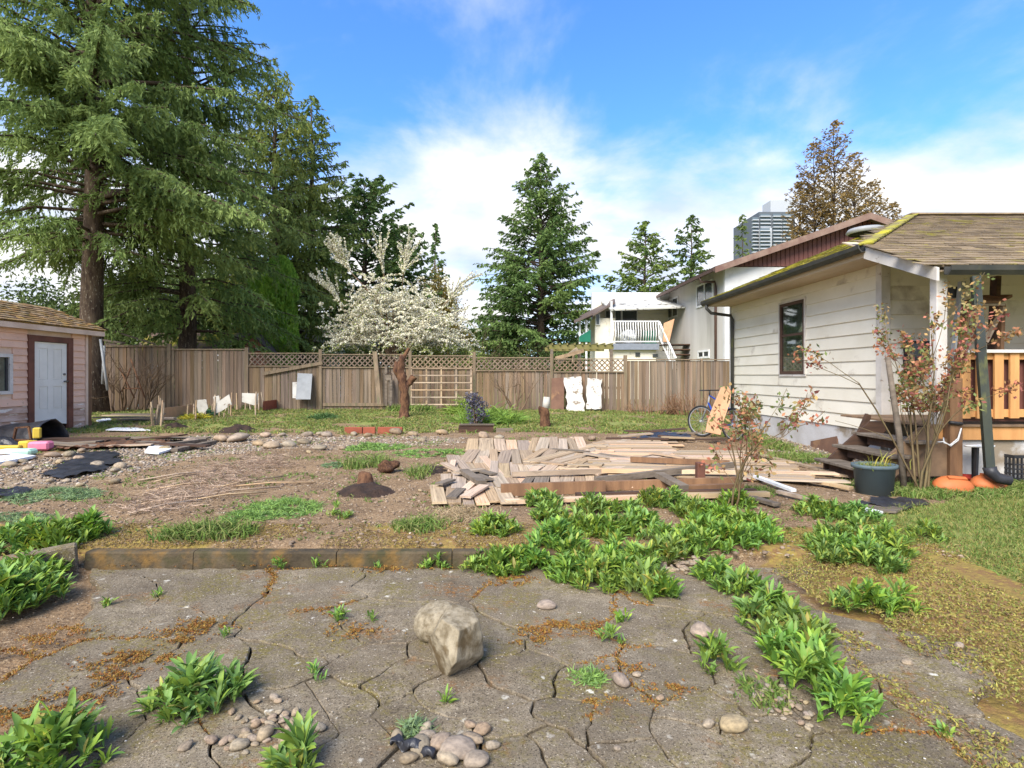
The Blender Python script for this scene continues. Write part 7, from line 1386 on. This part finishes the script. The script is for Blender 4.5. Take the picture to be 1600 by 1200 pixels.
crate(1600, 752, .62, .36, .34, 'black plastic lattice crate at the right edge under the porch'); crate(1548, 748, .42, .3, .30, 'black plastic crate behind the mossy downspout')
p = gp(1540, 752); stl = thing('stool', 'small stool with pale round top under the porch edge', 'stool', (p.x, 6.86, 0)); cx_ = at(1530, 0, 6.86).x; zt = at(0, 698, 6.86).z; MB().lathe([(0, 0), (.17, 0), (.18, .02), (0, .03)], (cx_, 6.86, zt), 24, 1, .6).build('seat', MT['white'], stl)
for dx_, dy_ in ((-.1, -.06), (.1, -.06), (0, .08)): MB().beam((cx_ + dx_, 6.86 + dy_, .0), (cx_ + dx_ * .8, 6.86 + dy_, zt), .03, .03).build('leg', MT['black'], stl)
p = gp(1508, 756); tag(MB().lathe([(0, 0), (.10, 0), (.17, .09), (.175, .1), (.16, .095), (.09, .012), (0, .012)], (p.x, 6.88, .02), 24).build('red_bowl', MT['red']), 'red bowl behind the clay lid at the post', 'bowl')
p = gp(1590, 728); tag(MB().lathe([(0, 0), (.10, .0), (.19, .03), (.2, .05), (.18, .045), (0, .015)], (at(1598, 0, 6.75).x, 6.3, .42), 24).build('white_plate', MT['white']), 'white plate on top of the black crate at the right edge', 'plate')
cb = thing('cable', 'white looped cable hanging from the brown porch post', 'cable', at(1500, 668, 6.9)); q0, q1 = at(1502, 669, 6.9), at(1463, 692, 6.88)
for k in range(2): MB().tube([q0, at(1497, 685 + k * 3, 6.88), at(1485, 695 + k * 2, 6.88), at(1475, 692 - k * 2, 6.89), at(1474 - k * 12, 684 + k * 7, 6.95)], .008, 5).build('strand', MT['cable'], cb)
tag(MB().tube([at(1483, 660, 6.91), at(1503, 662, 6.91)], .022, 8).build('cable_plug', MT['black']), 'black plug connector tied across the brown porch post', 'plug')
# wooden scaffold with shelf and an aluminium ladder on the porch
sc = thing('scaffold_stand', 'brown wooden trestle with shelf standing on the porch', 'trestle', (7.2, 7.9, DZ))
def pb(a_, b_, Y, w_, h_, mat, par, nm): MB().beam(at(*a_, Y), at(*b_, Y), w_, h_, up=(0, 1, 0)).build(nm, MT[mat], par)
pb((1497, 548), (1511, 470), 7.6, .06, .13, 'postwood', sc, 'leg'); pb((1551, 548), (1556, 432), 8.1, .06, .12, 'darkwood', sc, 'leg'); pb((1563, 548), (1566, 475), 7.7, .05, .06, 'postwood', sc, 'leg'); pb((1540, 535), (1567, 480), 7.65, .03, .06, 'board', sc, 'brace'); pb((1509, 476), (1568, 476), 7.63, .03, .06, 'board', sc, 'crossbar'); pb((1512, 510), (1550, 511), 7.9, .03, .05, 'darkwood', sc, 'crossbar')
a_ = at(1510, 470, 7.6); MB().slab([at(1508, 470, 7.6), at(1562, 470, 7.6), at(1582, 460, 8.2), at(1530, 461, 8.2)], (0, 0, 1), .04).build('shelf', MT['postwood'], sc)
ld = thing('ladder', 'grey aluminium ladder leaning behind the white porch post', 'ladder', at(1494, 545, 7.5)); pb((1490, 548), (1501, 440), 7.5, .03, .06, 'steel', ld, 'rail'); pb((1497, 548), (1505, 440), 7.75, .03, .06, 'steel', ld, 'rail')
for k in range(5): t = (k + .5) / 5; MB().beam(at(1490, 548, 7.5).lerp(at(1501, 440, 7.5), t), at(1497, 548, 7.75).lerp(at(1505, 440, 7.75), t), .03, .03).build('rung', MT['steel'], ld)
lamp_ = at(1512, 462, 7.4); tag(MB().box((lamp_.x - .06, 7.55, lamp_.z), (lamp_.x + .07, 7.68, lamp_.z + .15)).build('wall_lantern', MT['black'], bevel=.01), 'small black box on the trestle shelf behind the rose leaves', 'box')
